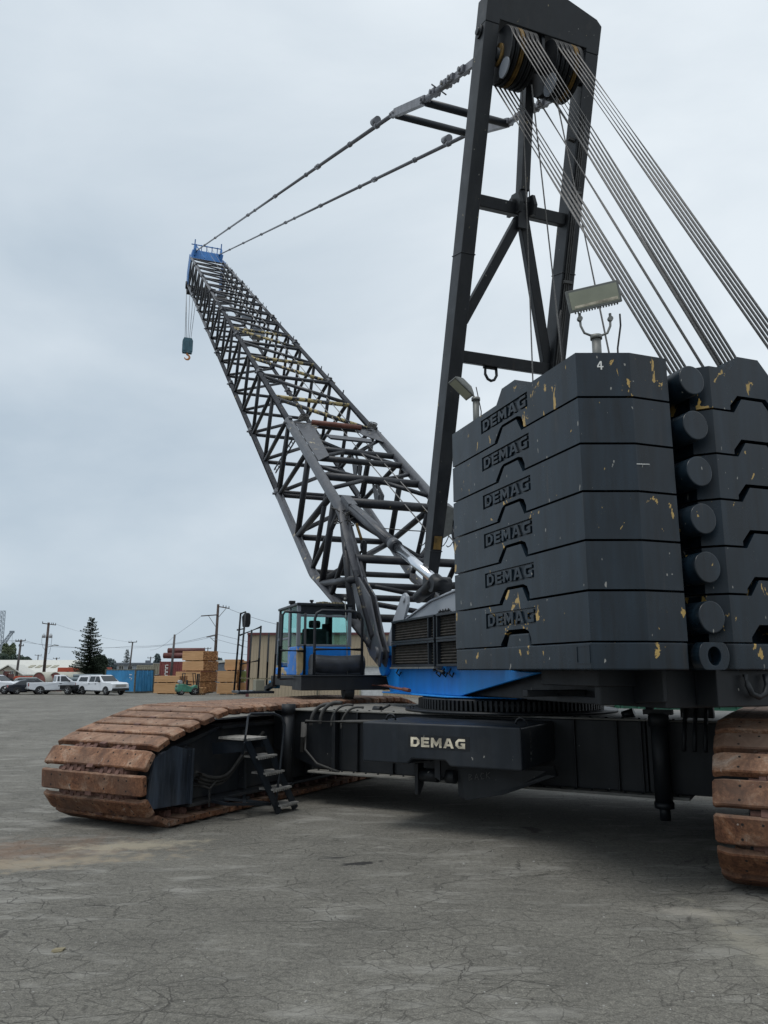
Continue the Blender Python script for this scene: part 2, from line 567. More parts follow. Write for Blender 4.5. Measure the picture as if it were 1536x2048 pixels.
M['corr'] = ribbed('tan ribbed siding', (0.36, 0.29, 0.20), 0.30, 0, 0.8, 0.55, 0.05)
M['contblue'] = plain('container blue', (0.035, 0.21, 0.42), 0.5, 0, 0.25, 0.8)
M['contred'] = plain('container red', (0.21, 0.055, 0.05), 0.55, 0, 0.2)
M['contedge'] = plain('rusty container edge', (0.10, 0.10, 0.08), 0.7, 0, 0.4, 4)


def board_mat():
    m, n, l, b = new_mat('sawn boards')
    v = coords(n, l, (0.4, 6, 6))
    t = noise(n, l, v, 2.0, 5)
    c = ramp(n, l, t.outputs['Fac'], [(0.3, (0.42, 0.235, 0.105)), (0.7, (0.57, 0.345, 0.175))]).outputs['Color']
    l.new(c, b.inputs['Base Color'])
    b.inputs['Roughness'].default_value = 0.75
    return m


M['board'] = board_mat()
M['boardend'] = plain('board ends', (0.26, 0.12, 0.05), 0.85, 0, 0.5, 5)
M['boarddull'] = plain('dull board ends', (0.42, 0.22, 0.10), 0.85, 0, 0.4, 4)
M['wrap'] = plain('green stained lumber', (0.22, 0.27, 0.09), 0.7, 0, 0.3, 2)


def asphalt():
    m, n, l, b = new_mat('cracked asphalt')
    v = coords(n, l, rand=False)
    big = noise(n, l, v, 0.16, 5, 0.6)
    mid = noise(n, l, v, 1.3, 6, 0.62)
    fine = noise(n, l, v, 22, 5, 0.75)
    grit = noise(n, l, v, 80, 3, 0.7)
    base = ramp(n, l, big.outputs['Fac'], [(0.3, (0.110, 0.105, 0.093)), (0.7, (0.152, 0.146, 0.130))]).outputs['Color']
    k = ramp(n, l, mid.outputs['Fac'], [(0.30, (0.86, 0.86, 0.86)), (0.7, (1.14, 1.14, 1.13))]).outputs['Color']
    base = mixrgb(n, l, 1.0, base, k, 'MULTIPLY')
    k = ramp(n, l, fine.outputs['Fac'], [(0.30, (0.62, 0.62, 0.62)), (0.5, (1, 1, 1)), (0.70, (1.42, 1.42, 1.40))]).outputs['Color']
    base = mixrgb(n, l, 1.0, base, k, 'MULTIPLY')
    k = ramp(n, l, grit.outputs['Fac'], [(0.30, (0.60, 0.60, 0.60)), (0.5, (1, 1, 1)), (0.70, (1.6, 1.6, 1.55))]).outputs['Color']
    base = mixrgb(n, l, 1.0, base, k, 'MULTIPLY')
    # pale scuffed spots where the surface is polished, mostly near the camera's left
    sp = noise(n, l, coords(n, l, (0.75, 1.9, 1), False, (0, 0, 0.25)), 2.1, 5, 0.58, 0.3)
    spa = noise(n, l, v, 0.33, 3, 0.5)
    s = math_n(n, l, 'ADD', sp.outputs['Fac'], math_n(n, l, 'MULTIPLY', spa.outputs['Fac'], 0.5))
    k = ramp(n, l, s, [(0.78, (0, 0, 0)), (0.95, (0.65, 0.65, 0.65))]).outputs['Color']
    base = mixrgb(n, l, k, base, (0.265, 0.258, 0.235))
    # crack nets: cells stretched along one direction, edges wobbling
    dn = noise(n, l, v, 3.2, 4, 0.6)
    dv = n.new('ShaderNodeVectorMath'); dv.operation = 'SCALE'
    l.new(dn.outputs['Color'], dv.inputs[0]); dv.inputs['Scale'].default_value = 0.34
    hgt = None
    for scl, rot, w, am, ws in (((2.4, 4.8, 1), 0.42, 0.013, 0.62, 0.26), ((5.2, 9.0, 1), 0.25, 0.016, 0.50, 0.36), ((0.8, 1.7, 1), 0.6, 0.007, 0.75, 0.35)):
        cv = coords(n, l, scl, False, (0, 0, rot))
        ad = n.new('ShaderNodeVectorMath'); ad.operation = 'MULTIPLY_ADD'
        l.new(dv.outputs[0], ad.inputs[0]); ad.inputs[1].default_value = (ws * 3, ws * 3, 0); l.new(cv, ad.inputs[2])
        vo = n.new('ShaderNodeTexVoronoi'); vo.feature = 'DISTANCE_TO_EDGE'
        vo.inputs['Scale'].default_value = 1.0
        l.new(ad.outputs[0], vo.inputs['Vector'])
        wn_ = noise(n, l, v, 2.2 + am * 3, 3, 0.6)
        wv = math_n(n, l, 'MULTIPLY', math_n(n, l, 'SUBTRACT', wn_.outputs['Fac'], 0.36), w * 6.0, True)
        q = math_n(n, l, 'DIVIDE', vo.outputs['Distance'], math_n(n, l, 'ADD', wv, 0.003))
        c = ramp(n, l, q, [(0.25, (1, 1, 1)), (1.0, (0, 0, 0))]).outputs['Color']
        ar = noise(n, l, v, 0.45 + am * 0.1, 3)
        arr = ramp(n, l, ar.outputs['Fac'], [(0.36, (0.12, 0.12, 0.12)), (0.58, (am, am, am))]).outputs['Color']
        c = mixrgb(n, l, 1.0, c, arr, 'MULTIPLY')
        base = mixrgb(n, l, c, base, (0.040, 0.038, 0.034))
        hgt = c if hgt is None else mixrgb(n, l, 1.0, hgt, c, 'ADD')
    geo = n.new('ShaderNodeSeparateXYZ'); l.new(v, geo.inputs[0])

    def blob(x, y, rx, ry, rot, col, soft, amount, nscale, nd=0.8):
        nonlocal base
        sx = math_n(n, l, 'SUBTRACT', geo.outputs[0], x)
        sy = math_n(n, l, 'SUBTRACT', geo.outputs[1], y)
        ca, sa = math.cos(rot), math.sin(rot)
        ux = math_n(n, l, 'ADD', math_n(n, l, 'MULTIPLY', sx, ca / rx), math_n(n, l, 'MULTIPLY', sy, sa / rx))
        uy = math_n(n, l, 'ADD', math_n(n, l, 'MULTIPLY', sx, -sa / ry), math_n(n, l, 'MULTIPLY', sy, ca / ry))
        d = math_n(n, l, 'SQRT', math_n(n, l, 'ADD', math_n(n, l, 'MULTIPLY', ux, ux), math_n(n, l, 'MULTIPLY', uy, uy)))
        t = noise(n, l, v, nscale, 6, 0.65)
        d = math_n(n, l, 'ADD', d, math_n(n, l, 'MULTIPLY', math_n(n, l, 'SUBTRACT', t.outputs['Fac'], 0.5), nd * 2))
        kk = ramp(n, l, d, [(1.0 - soft, (amount,) * 3), (1.0, (0, 0, 0))]).outputs['Color']
        base = mixrgb(n, l, kk, base, col)

    blob(-4.4, 9.2, 1.9, 0.85, 0.25, (0.17, 0.105, 0.068), 0.8, 0.6, 3.6, 1.2)         # bark and sawdust ground into the yard
    blob(-4.2, 8.55, 2.2, 0.35, 0.30, (0.30, 0.25, 0.18), 0.6, 0.6, 5.5, 1.6)
    blob(-2.9, 9.55, 0.9, 0.28, 0.2, (0.36, 0.32, 0.24), 0.6, 0.6, 4.0, 1.3)
    blob(-0.27, 8.70, 0.30, 0.075, 0.35, (0.022, 0.021, 0.021), 0.35, 0.95, 5.5, 1.1)  # oil spill
    blob(-0.55, 8.95, 0.14, 0.05, 0.2, (0.03, 0.029, 0.028), 0.4, 0.8, 7, 0.9)
    blob(2.65, 7.0, 0.55, 0.16, -0.25, (0.34, 0.32, 0.28), 0.9, 0.65, 4, 0.7)       # scraped track prints
    blob(2.75, 5.9, 0.16, 1.5, 0.03, (0.29, 0.27, 0.22), 0.6, 0.55, 6, 1.7)
    blob(3.0, 5.7, 0.75, 1.7, 0.05, (0.20, 0.195, 0.165), 0.8, 0.5, 3, 1.2)
    l.new(base, b.inputs['Base Color'])
    b.inputs['Roughness'].default_value = 0.86
    b.inputs['Specular IOR Level'].default_value = 0.32
    h = math_n(n, l, 'ADD', math_n(n, l, 'MULTIPLY', fine.outputs['Fac'], 0.5), math_n(n, l, 'MULTIPLY', grit.outputs['Fac'], 0.4))
    h = math_n(n, l, 'SUBTRACT', h, math_n(n, l, 'MULTIPLY', hgt, 1.6))
    bump(n, l, b, h, 0.6, 0.010)
    return m


M['asphalt'] = asphalt()

# ---------------------------------------------------------------- ground
g = MB()
ys = [-60, 0, 10, 24, 40, 76, 200, 800, 4000]
xs = [-3000, -300, -40, 0, 40, 300, 3000]
gv = [(x, y, ground_z(y)) for y in ys for x in xs]
gf = [(j * len(xs) + i, j * len(xs) + i + 1, (j + 1) * len(xs) + i + 1, (j + 1) * len(xs) + i)
      for j in range(len(ys) - 1) for i in range(len(xs) - 1)]
g.add(gv, gf)
tag(g.build('ground', M['asphalt']), 'cracked grey asphalt yard', None, None, 'structure')

gr = MB()
for i in range(420):
    y = 4.6 + 7.0 * rnd.random() ** 1.5
    x = rnd.uniform(-0.62, 0.62) * y
    s = rnd.uniform(0.004, 0.013) * (1.6 if rnd.random() < 0.08 else 1)
    a = rnd.random() * 6.3
    p = [V((x + math.cos(a + t) * s * rnd.uniform(0.6, 1.2), y + math.sin(a + t) * s * rnd.uniform(0.6, 1.2), 0.001)) for t in (0, 1.6, 3.1, 4.6)]
    top = V((x, y, s * 0.7))
    gr.add(p + [top], [(0, 1, 4), (1, 2, 4), (2, 3, 4), (3, 0, 4)])
tag(gr.build('grit', M['pebble']), 'loose pale grit scattered over the asphalt', None, None, 'stuff')
wc = MB()
wc.prism([(-0.045, -0.014, 0.002), (0.03, -0.022, 0.002), (0.048, 0.012, 0.002), (-0.02, 0.024, 0.002)], (0.006, 0.006, 0.013))
wc.prism([(-0.03, -0.035, 0.001), (0.03, -0.032, 0.001), (0.02, -0.018, 0.001)], (0.0, 0.0, 0.008))
tag(wc.build('wood_chip', M['chip'], loc=(-2.37, 6.12, 0), rz=0.3), 'small yellowish wood chip lying on the asphalt at the lower left', 'wood chip')

# ---------------------------------------------------------------- the crane: frames
CX, CY = 1.951, 12.331                          # slewing centre on the ground
A_UP = math.radians(20.0)                       # upper works: local x = its right, y = its forward
A_LOW = math.radians(-28.4)                     # tracks and carbody
REL = A_LOW - A_UP
crane = thing('crawler_crane', 'huge dark crawler crane with rusty tracks, blue cab and long lattice boom', 'crane', (CX, CY, 0), A_UP)


def up_world(r, f, z=0.0):
    c, s = math.cos(A_UP), math.sin(A_UP)
    return V((CX + r * c - f * s, CY + r * s + f * c, z))


# ---- block letters DEMAG, unit cells
def glyph(ch):
    if ch == 'D':
        return [[(0, 0), (.30, 0), (.30, 1), (0, 1)], [(.30, 0), (.66, 0), (.66, .25), (.30, .25)], [(.30, .75), (.66, .75), (.66, 1), (.30, 1)],
                [(.66, 0), (1.02, .3), (1.02, .7), (.66, 1), (.66, .75), (.73, .64), (.73, .36), (.66, .25)]], 1.02
    if ch == 'E':
        return [[(0, 0), (.30, 0), (.30, 1), (0, 1)], [(.30, 0), (.92, 0), (.92, .24), (.30, .24)],
                [(.30, .39), (.84, .39), (.84, .61), (.30, .61)], [(.30, .76), (.92, .76), (.92, 1), (.30, 1)]], 0.92
    if ch == 'M':
        return [[(0, 0), (.27, 0), (.27, 1), (0, 1)], [(.93, 0), (1.2, 0), (1.2, 1), (.93, 1)],
                [(.27, 1), (.27, .52), (.60, .08), (.93, .52), (.93, 1), (.60, .52)]], 1.2
    if ch == 'A':
        return [[(0, 0), (.30, 0), (.58, .78), (.58, 1), (.40, 1)], [(1.16, 0), (.86, 0), (.58, .78), (.58, 1), (.76, 1)],
                [(.372, .20), (.788, .20), (.710, .42), (.450, .42)]], 1.16
    if ch == 'G':
        return [[(1.05, .74), (1.05, 1), (.32, 1), (0, .70), (0, .30), (.32, 0), (1.05, 0), (1.05, .56), (.58, .56), (.58, .36), (.74, .36),
                 (.74, .25), (.40, .25), (.30, .34), (.30, .66), (.40, .74)]], 1.05
    return [], 0.5


def word(mb, text, org, ex, ey, nrm, length, height, depth, m=0, gap=0.20):
    """raised block lettering: origin, reading direction, up direction, outward normal"""
    ws = [glyph(c)[1] for c in text]
    k = length / (sum(ws) + gap * (len(text) - 1))
    x = 0.0
    org, ex, ey, nrm = V(org), V(ex), V(ey), V(nrm)
    for c, w in zip(text, ws):
        for poly in glyph(c)[0]:
            mb.prism([org + ex * ((x + p[0]) * k) + ey * (p[1] * height) for p in poly], nrm * depth, m)
        x += w + gap


def apply_bool(o, ops):
    for op, mb in ops:
        c = mb.build('cutter', M['black'], o.parent)
        md = o.modifiers.new('b', 'BOOLEAN')
        md.operation = op
        md.solver = 'EXACT'
        md.object = c
    bpy.context.view_layer.update()
    dg = bpy.context.evaluated_depsgraph_get()
    me = bpy.data.meshes.new_from_object(o.evaluated_get(dg))
    mats = [s.material for s in o.material_slots]
    cs = [md.object for md in o.modifiers]
    o.modifiers.clear()
    old = o.data
    o.data = me
    me.name = old.name
    if len(me.materials) == 0:
        for m in mats:
            me.materials.append(m)
    for c in cs:
        bpy.data.objects.remove(c, do_unlink=True)
    for p in me.polygons:
        p.material_index = 0


# ---------------------------------------------------------------- counterweight blocks
SW, SR, SF = 1.91, -5.15, -2.15                 # half width, rear, front (upper-works frame)


def slab_outline():
    half = [(-SW, SF), (-SW, -4.97), (-1.42, SR), (-0.985, SR), (-0.985, -4.70), (-0.64, -4.70), (-0.60, -5.00), (-0.455, SR)]
    oth = [(-x, y) for x, y in reversed(half)]
    inner = [(1.02, SF), (1.02, -4.50), (-1.02, -4.50), (-1.02, SF)]
    return half + oth + inner


def slab_body(h, mat, bump_on=True):
    b = MB()
    b.prism([(x, y, 0.004) for x, y in slab_outline()], (0, 0, h - 0.022))
    o = b.build('slab_body', mat)
    ops = []
    if bump_on:
        for sgn in (-1, 1):
            u = MB()
            u.prism([(sgn * SW, -3.90, h - 0.06), (sgn * SW, -3.90, h - 0.018), (sgn * SW, -3.80, h + 0.135), (sgn * SW, -3.50, h + 0.135),
                     (sgn * SW, -3.36, h - 0.018), (sgn * SW, -3.36, h - 0.06)], (-sgn * 0.42, 0, 0))
            ops.append(('UNION', u))
            u = MB()
            u.prism([(sgn * (SW + 0.1), -3.945, -0.1), (sgn * (SW + 0.1), -3.945, 0.06), (sgn * (SW + 0.1), -3.90, 0.14), (sgn * (SW + 0.1), -3.82, 0.168), (sgn * (SW + 0.1), -3.48, 0.168),
                     (sgn * (SW + 0.1), -3.42, 0.14), (sgn * (SW + 0.1), -3.30, 0.02), (sgn * (SW + 0.1), -3.30, -0.1)], (-sgn * 0.55, 0, 0))
            ops.append(('DIFFERENCE', u))
            u = MB()
            u.span((sgn * (SW + 0.1), -4.05, 0.205), (sgn * (SW - 0.022), -2.965, 0.375))
            ops.append(('DIFFERENCE', u))
        u = MB()
        u.prism([(-0.18, SR, h - 0.06), (-0.18, SR, h - 0.018), (-0.07, SR, h + 0.135), (0.20, SR, h + 0.135), (0.33, SR, h - 0.018), (0.33, SR, h - 0.06)], (0, 0.36, 0))
        ops.append(('UNION', u))
        u = MB()
        u.prism([(-0.225, SR - 0.1, -0.1), (-0.225, SR - 0.1, 0.05), (-0.12, SR - 0.1, 0.168), (0.25, SR - 0.1, 0.172), (0.39, SR - 0.1, 0.03), (0.39, SR - 0.1, -0.1)], (0, 0.5, 0))
        ops.append(('DIFFERENCE', u))
    if ops:
        apply_bool(o, ops)
    bv = o.modifiers.new('edge', 'BEVEL')
    bv.width = 0.015
    bv.segments = 3
    bv.limit_method = 'ANGLE'
    bv.angle_limit = math.radians(30)
    return o


SLAB_H = 0.463
lug_mb = MB()
lug_mb.tube((0, 0.44, -0.01), (0, -0.10, 0), 0.150, n=40)
lug_me = lug_mb.mesh('lifting_lug', M['slab_few'])
let_mb = MB()
word(let_mb, 'DEMAG', (-SW + 0.022, -3.005, 0.225), (0, -1, 0), (0, 0, 1), (-1, 0, 0), 1.0, 0.13, 0.021)
let_me = let_mb.mesh('lettering', M['slab_few'])
let_mb2 = MB()
word(let_mb2, 'DEMAG', (SW - 0.022, -4.01, 0.225), (0, 1, 0), (0, 0, 1), (1, 0, 0), 1.0, 0.13, 0.021)
let_me2 = let_mb2.mesh('lettering', M['slab_few'])


def child(name, me, parent, loc=(0, 0, 0)):
    o = bpy.data.objects.new(name, me)
    COL.objects.link(o)
    o.parent = parent
    o.location = loc
    return o


def add_bevel(o, w=0.006, seg=2):
    b = o.modifiers.new('edge', 'BEVEL')
    b.width = w
    b.segments = seg
    b.limit_method = 'ANGLE'
    b.angle_limit = math.radians(35)


CWG = 'dark counterweight blocks stacked at the back of the crane'
proto_slab = thing('counterweight_block', 'lowest of the six thick DEMAG counterweight blocks, resting on the thin base block',
                   'counterweight', (CX, CY, 2.255), A_UP, CWG)
sb = slab_body(SLAB_H, M['slab_some'])
sb.parent = proto_slab
for me, in ((let_me,), (let_me2,)):
    o = child('lettering', me, proto_slab)
    add_bevel(o, 0.004)
for sgn in (-1, 1):
    add_bevel(child('lifting_lug', lug_me, proto_slab, (sgn * 0.755, -5.13, 0.225)), 0.01)
slab_labels = [
    'second thick counterweight block from the bottom, with a brown worn spot near its lower edge',
    'third thick counterweight block from the bottom, with yellow flakes along its lower edge',
    'third counterweight block from the top, with a thin white scratch on its rear',
    'second counterweight block from the top, its dark paint nearly unmarked',
    'topmost counterweight block, flaked with big yellow patches and painted with a white 4',
]
slabs = [proto_slab]
for i, lb in enumerate(slab_labels):
    c = copy_tree(proto_slab)
    c.location = (CX, CY, 2.255 + SLAB_H * (i + 1))
    c['label'] = lb
    slabs.append(c)
    body = [k for k in c.children if k.name.startswith('slab_body')][0]
    mt = M['slab_many'] if i == 4 else (M['slab_some'] if i in (1,) else M['slab_few'])
    body.material_slots[0].link = 'OBJECT'
    body.material_slots[0].material = mt
top_slab = slabs[-1]
TOPZ = 2.255 + SLAB_H * 6 - 0.022
# the painted figure 4 on the rear chamfer of the top slab
p4 = MB()
cdir = V((0.49, -0.18, 0)).normalized()
cn = V((-0.18, -0.49, 0)).normalized()
o4 = V((-1.72, -5.04, 0.27)) + cn * 0.002
for poly in ([(.30, 0), (.42, 0), (.42, .72), (.30, .72)], [(.0, .20), (.30, .20), (.30, .30), (.0, .30)], [(.42, .20), (.55, .20), (.55, .30), (.42, .30)],
             [(.0, .30), (.12, .30), (.30, .58), (.30, .72), (.26, .72)]):
    p4.prism([o4 + cdir * (q[0] * 0.11) + V((0, 0, q[1] * 0.12)) for q in poly], cn * 0.002)
p4.build('painted_number', M['white'], top_slab)
sc4 = MB()
o5 = V((-1.70, -5.045, 0.2)) + cn * 0.001
sc4.prism([o5 + cdir * 0.26 + V((0, 0, 0.06)), o5 + cdir * 0.42 + V((0, 0, 0.055)), o5 + cdir * 0.42 + V((0, 0, 0.050)), o5 + cdir * 0.26 + V((0, 0, 0.053))], cn * 0.001)
sc4.build('scratch', M['white'], slabs[3])

base_slab = thing('counterweight_block', 'thin base block under the DEMAG counterweight stack, with a holed round lug', 'counterweight', (CX, CY, 1.994), A_UP, CWG)
bs = slab_body(0.270, M['slab_some'], False)
bs.parent = base_slab
for sgn in (-1, 1):
    q_ = MB()
    q_.prism([(sgn * (SW - 0.018), -3.91, 0.2), (sgn * (SW - 0.018), -3.87, 0.385), (sgn * (SW - 0.018), -3.45, 0.385), (sgn * (SW - 0.018), -3.36, 0.2)], (-sgn * 0.3, 0, 0))
    q_.build('locating_stud', M['slab_few'], base_slab, bevel=0.02)
pl = MB()
for y0 in (-4.75,):
    for a_, b_ in (((y0, 0.07), (y0 - 0.2, 0.07)), ((y0, 0.22), (y0 - 0.2, 0.22)), ((y0, 0.07), (y0, 0.22)), ((y0 - 0.2, 0.07), (y0 - 0.2, 0.22))):
        pl.bar((-SW - 0.002, a_[0], a_[1]), (-SW - 0.002, b_[0], b_[1]), 0.008, 0.008)
pl.build('weld_outline', M['slab_few'], base_slab)
for sgn in (-1, 1):
    ring = MB()
    n = 28
    out, inn = [], []
    for i in range(n):
        t = 2 * math.pi * i / n
        hx, hz = math.cos(t) * 0.175, max(-0.125, min(0.125, math.sin(t) * 0.175))
        out.append((sgn * 0.755 + hx, -5.10, 0.13 + hz))
        inn.append((sgn * 0.755 + math.cos(t) * 0.075, -5.10, 0.13 + math.sin(t) * 0.085))
    vs = out + inn + [(x, -5.22, z) for x, y, z in out] + [(x, -5.22, z) for x, y, z in inn]
    fs = []
    for i in range(n):
        j = (i + 1) % n
        fs += [(2 * n + i, 2 * n + j, 3 * n + j, 3 * n + i), (i, j, 2 * n + j, 2 * n + i), (n + i, 3 * n + i, 3 * n + j, n + j), (i, n + i, n + j, j)]
    ring.add(vs, fs)
    ring.span((sgn * 0.755 - 0.1, -5.098, 0.02), (sgn * 0.755 + 0.1, -4.705, 0.24))
    add_bevel(ring.build('lifting_lug', M['slab_few'], base_slab), 0.006)

# ---------------------------------------------------------------- crawler tracks
TR_HALF = 4.38
def track_profile(blunt=False):
    """closed path of the link pins (s, z): ground run, nose, ramp, upper run, tail"""
    pts = []
    half = [(-3.86, 0.083), (-4.14, 0.205), (-4.335, 0.455), (-4.345, 0.757), (-4.165, 1.00), (-3.885, 1.11), (-3.36, 1.255), (-2.80, 1.395), (-2.2, 1.405)]
    near = [(-3.86, 0.083), (-4.14, 0.205), (-4.335, 0.455), (-4.35, 0.757), (-4.20, 1.015), (-3.96, 1.20), (-3.70, 1.35), (-3.45, 1.43), (-2.2, 1.44)] if blunt else half
    pts = near + [(-s, z) for s, z in reversed(half)]
    return pts


def resample(pts, step):
    k = len(pts)
    segs = [((V((*pts[i], 0))), V((*pts[(i + 1) % k], 0))) for i in range(k)]
    tot = sum((b - a).length for a, b in segs)
    n = int(round(tot / step))
    step = tot / n
    out = []
    d = 0.0
    i = 0
    acc = 0.0
    for j in range(n):
        t = j * step
        while acc + (segs[i][1] - segs[i][0]).length < t:
            acc += (segs[i][1] - segs[i][0]).length
            i += 1
        a, b = segs[i]
        p = a + (b - a) * ((t - acc) / (b - a).length)
        out.append(p)
    return out


SHOE_W, SHOE_L, SHOE_T = 1.86, 0.246, 0.080
shoe = MB()
hw, hl = SHOE_W / 2, SHOE_L / 2
zt = SHOE_T
rings = []
# plate: x across the track, y along the chain, z outwards; ends bent inwards, corners cut
for x, k, z0, z1 in ((-hw, 0.86, -0.02, 0.044), (-hw + 0.02, 1.0, -0.012, 0.056), (-hw + 0.10, 1.0, 0.008, zt), (hw - 0.10, 1.0, 0.008, zt), (hw - 0.02, 1.0, -0.012, 0.056), (hw, 0.86, -0.02, 0.044)):
    rings.append([V((x, -hl * k, z0)), V((x, hl * k, z0)), V((x, hl * k, z1 - 0.012)), V((x, hl * k - 0.014, z1)), V((x, -hl * k + 0.014, z1)), V((x, -hl * k, z1 - 0.012))])
shoe.loft(rings, 0, False)
for bx, by in ((-0.70, -0.07), (-0.69, 0.06), (-0.52, 0.065), (-0.33, -0.06), (0.02, 0.06), (0.29, -0.065), (0.30, 0.07), (0.55, 0.06), (0.68, -0.065), (0.69, 0.06)):
    if True:
        shoe.tube((bx, by * (1 if abs(bx) > 0.5 else 0.9), zt - 0.01), (bx, by * (1 if abs(bx) > 0.5 else 0.9), zt + 0.0015), 0.0125, n=8, m=1)
for e in (-1, 1):
    shoe.tube((e * (hw - 0.02), 0.0, 0.0), (e * (hw + 0.0015), 0.0, 0.0), 0.014, n=8, m=1)
shoe.box((0, -hl - 0.01, 0.055), (0.11, 0.05, 0.05), 2)
# link lugs under the plate
for i, lx in enumerate((-0.50, -0.36, -0.22, 0.20, 0.34, 0.48)):
    yy = -0.15 if i % 2 else -0.13
    shoe.box((lx, yy, -0.02), (0.062, 0.13, 0.105), 2)
    shoe.box((lx + 0.07, 0.14, -0.02), (0.062, 0.13, 0.105), 2)
shoe.tube((-0.62, -0.155, -0.02), (0.62, -0.155, -0.02), 0.035, n=10, m=2)
shoe_me = shoe.mesh('track_shoe', [M['rust'], M['hole'], M['link']])


def shoe_matrix(p, q, uc):
    d = (q - p).normalized()                     # in (s, z)
    nrm = V((-d.y, d.x, 0))                      # outward for this winding: checked below
    ex = V((1, 0, 0))
    ey = V((0, d.x, d.y))
    ez = V((0, nrm.x, nrm.y))
    if ex.cross(ey).dot(ez) < 0:
        ex = -ex
    c = (p + q) / 2
    Mx = Matrix((ex, ey, ez)).transposed().to_4x4()
    Mx.translation = V((uc, c.x, c.y))
    return Mx


def crawler(uc, s_off, individual, side):
    """side: +1 when the inner side (towards the carbody) is at +u"""
    root = MB()
    # side frame: long box, raised ends, sloping top flange, foot flange
    def pr(pts, u0, u1, m=0):
        root.prism([(u0, s + s_off, z) for s, z in pts], (u1 - u0, 0, 0), m)
    w = 0.52
    pr([(-3.30, 0.22), (3.30, 0.22), (3.30, 0.95), (2.5, 1.14), (-2.5, 1.14), (-3.30, 0.95)], uc - w, uc + w)
    for sg in (-1, 1):
        pr([(sg * 3.95, 0.26), (sg * 3.30, 0.205), (sg * 3.30, 0.98), (sg * 3.86, 0.86), (sg * 4.02, 0.62)], uc - 0.66, uc + 0.66)
        pr([(sg * 3.30, 0.96), (sg * 2.55, 1.16), (sg * 2.55, 1.20), (sg * 3.80, 0.92), (sg * 3.86, 0.87)], uc - 0.60, uc + 0.60)
    for e in (-1, 1):
        pr([(-3.29, 0.165), (3.29, 0.165), (3.29, 0.215), (-3.29, 0.215)], uc + e * 0.42, uc + e * 0.74)
        pr([(-2.55, 1.145), (2.55, 1.145), (2.55, 1.195), (-2.55, 1.195)], uc + e * 0.3, uc + e * 0.64)
        for sp in (-2.0, -0.2, 1.6):
            root.prism([(uc + e * w, sp + s_off, 0.23), (uc + e * 0.66, sp + s_off, 0.23), (uc + e * 0.60, sp + s_off, 1.1), (uc + e * w, sp + s_off, 1.1)], (0, 0.04, 0))
    o = root.build('crawler', M['dusty'], crane, REL, bevel=0.012)
    # idler wheel and driving tumbler inside the chain ends, rollers on top
    for sg in (-1, 1):
        t = MB()
        for e in (-0.3, 0.3):
            t.tube((uc + e - 0.14, sg * 3.86 + s_off, 0.56), (uc + e + 0.14, sg * 3.86 + s_off, 0.56), 0.40, n=24)
        t.build('idler_wheel', M['link'], o)
    pts = resample(track_profile(side < 0), 0.302)
    k = len(pts)
    stuff = MB()
    cnt = 0
    for i in range(k):
        p, q = pts[i], pts[(i + 1) % k]
        Mx = shoe_matrix(p, q, uc)
        Mx.translation.y += s_off
        c = (p + q) / 2
        if individual(c):
            so = bpy.data.objects.new('track_shoe', shoe_me)
            COL.objects.link(so)
            so.parent = o
            so.matrix_local = Mx
            cnt += 1
        else:
            stuff.add([Mx @ V(v) for v in shoe.v], shoe.f, 0)
            stuff.m[-len(shoe.f):] = shoe.m
    if stuff.v:
        tag(stuff.build('track_shoes', [M['rust'], M['hole'], M['link']], o), kind='stuff')
    return o


left_crawler = crawler(-4.18, 0.0, lambda c: c.y > 0.6 or c.x < 3.0, 1)
right_crawler = crawler(4.18, 0.62, lambda c: c.x < -2.6 or (c.y > 1 and c.x < -1), -1)
# cover plate on the near end of the left side frame, cable loom, mud
cp = MB()
cp.prism([(-3.46, -4.08, 0.24), (-3.46, -3.30, 0.215), (-3.46, -3.30, 0.92), (-3.46, -3.62, 1.0), (-3.46, -3.98, 0.88)], (-0.05, 0, 0))
cp.prism([(-3.40, -3.33, 0.215), (-3.40, -3.29, 0.215), (-3.40, -3.29, 0.95), (-3.40, -3.33, 0.93)], (-0.22, 0, 0))
cp.build('end_cover', M['streaked'], left_crawler, bevel=0.01)
hs = MB()
for k in range(3):
    pp = []
    for i in range(13):
        t = i / 12
        s = -3.2 + 1.5 * t
        z = 0.52 - 0.13 * math.sin(math.pi * min(1, t * 1.5)) + (0.55 * max(0, t - 0.45) ** 1.2 * 1.6) + 0.05 * k
        pp.append((-3.50 + 0.03 * k, s, z))
    hs.path(pp, 0.024, 8)
hs.build('hose', M['hose'], left_crawler)
ch_ = MB()
for i in range(7):
    z = 0.36 - i * 0.035
    ch_.path([(-3.40, -2.95 + 0.012 * math.cos(t), z + 0.02 * math.sin(t)) if i % 2 else (-3.40 + 0.012 * math.cos(t), -2.95, z + 0.02 * math.sin(t)) for t in [j * 0.785 for j in range(9)]], 0.005, 6)
ch_.path([(-3.46, -3.25, 0.44), (-3.42, -3.05, 0.41), (-3.40, -2.95, 0.37), (-3.42, -2.80, 0.45)], 0.016, 6)
ch_.build('chain', M['hose'], left_crawler)
ft = MB()
for a, b in (((-2.95, -3.1, 0.22), (-2.78, -2.15, 0.10)), ((-3.3, -3.0, 0.22), (-3.3, -2.2, 0.16)), ((-2.95, -3.1, 0.22), (-3.3, -3.0, 0.22)),
             ((-3.3, -2.75, 0.22), (-2.82, -2.35, 0.14)), ((-2.9, -2.8, 0.2), (-3.3, -2.3, 0.2))):
    ft.bar(a, b, 0.045, 0.035)
ft.build('fold_down_step', M['black'], left_crawler)

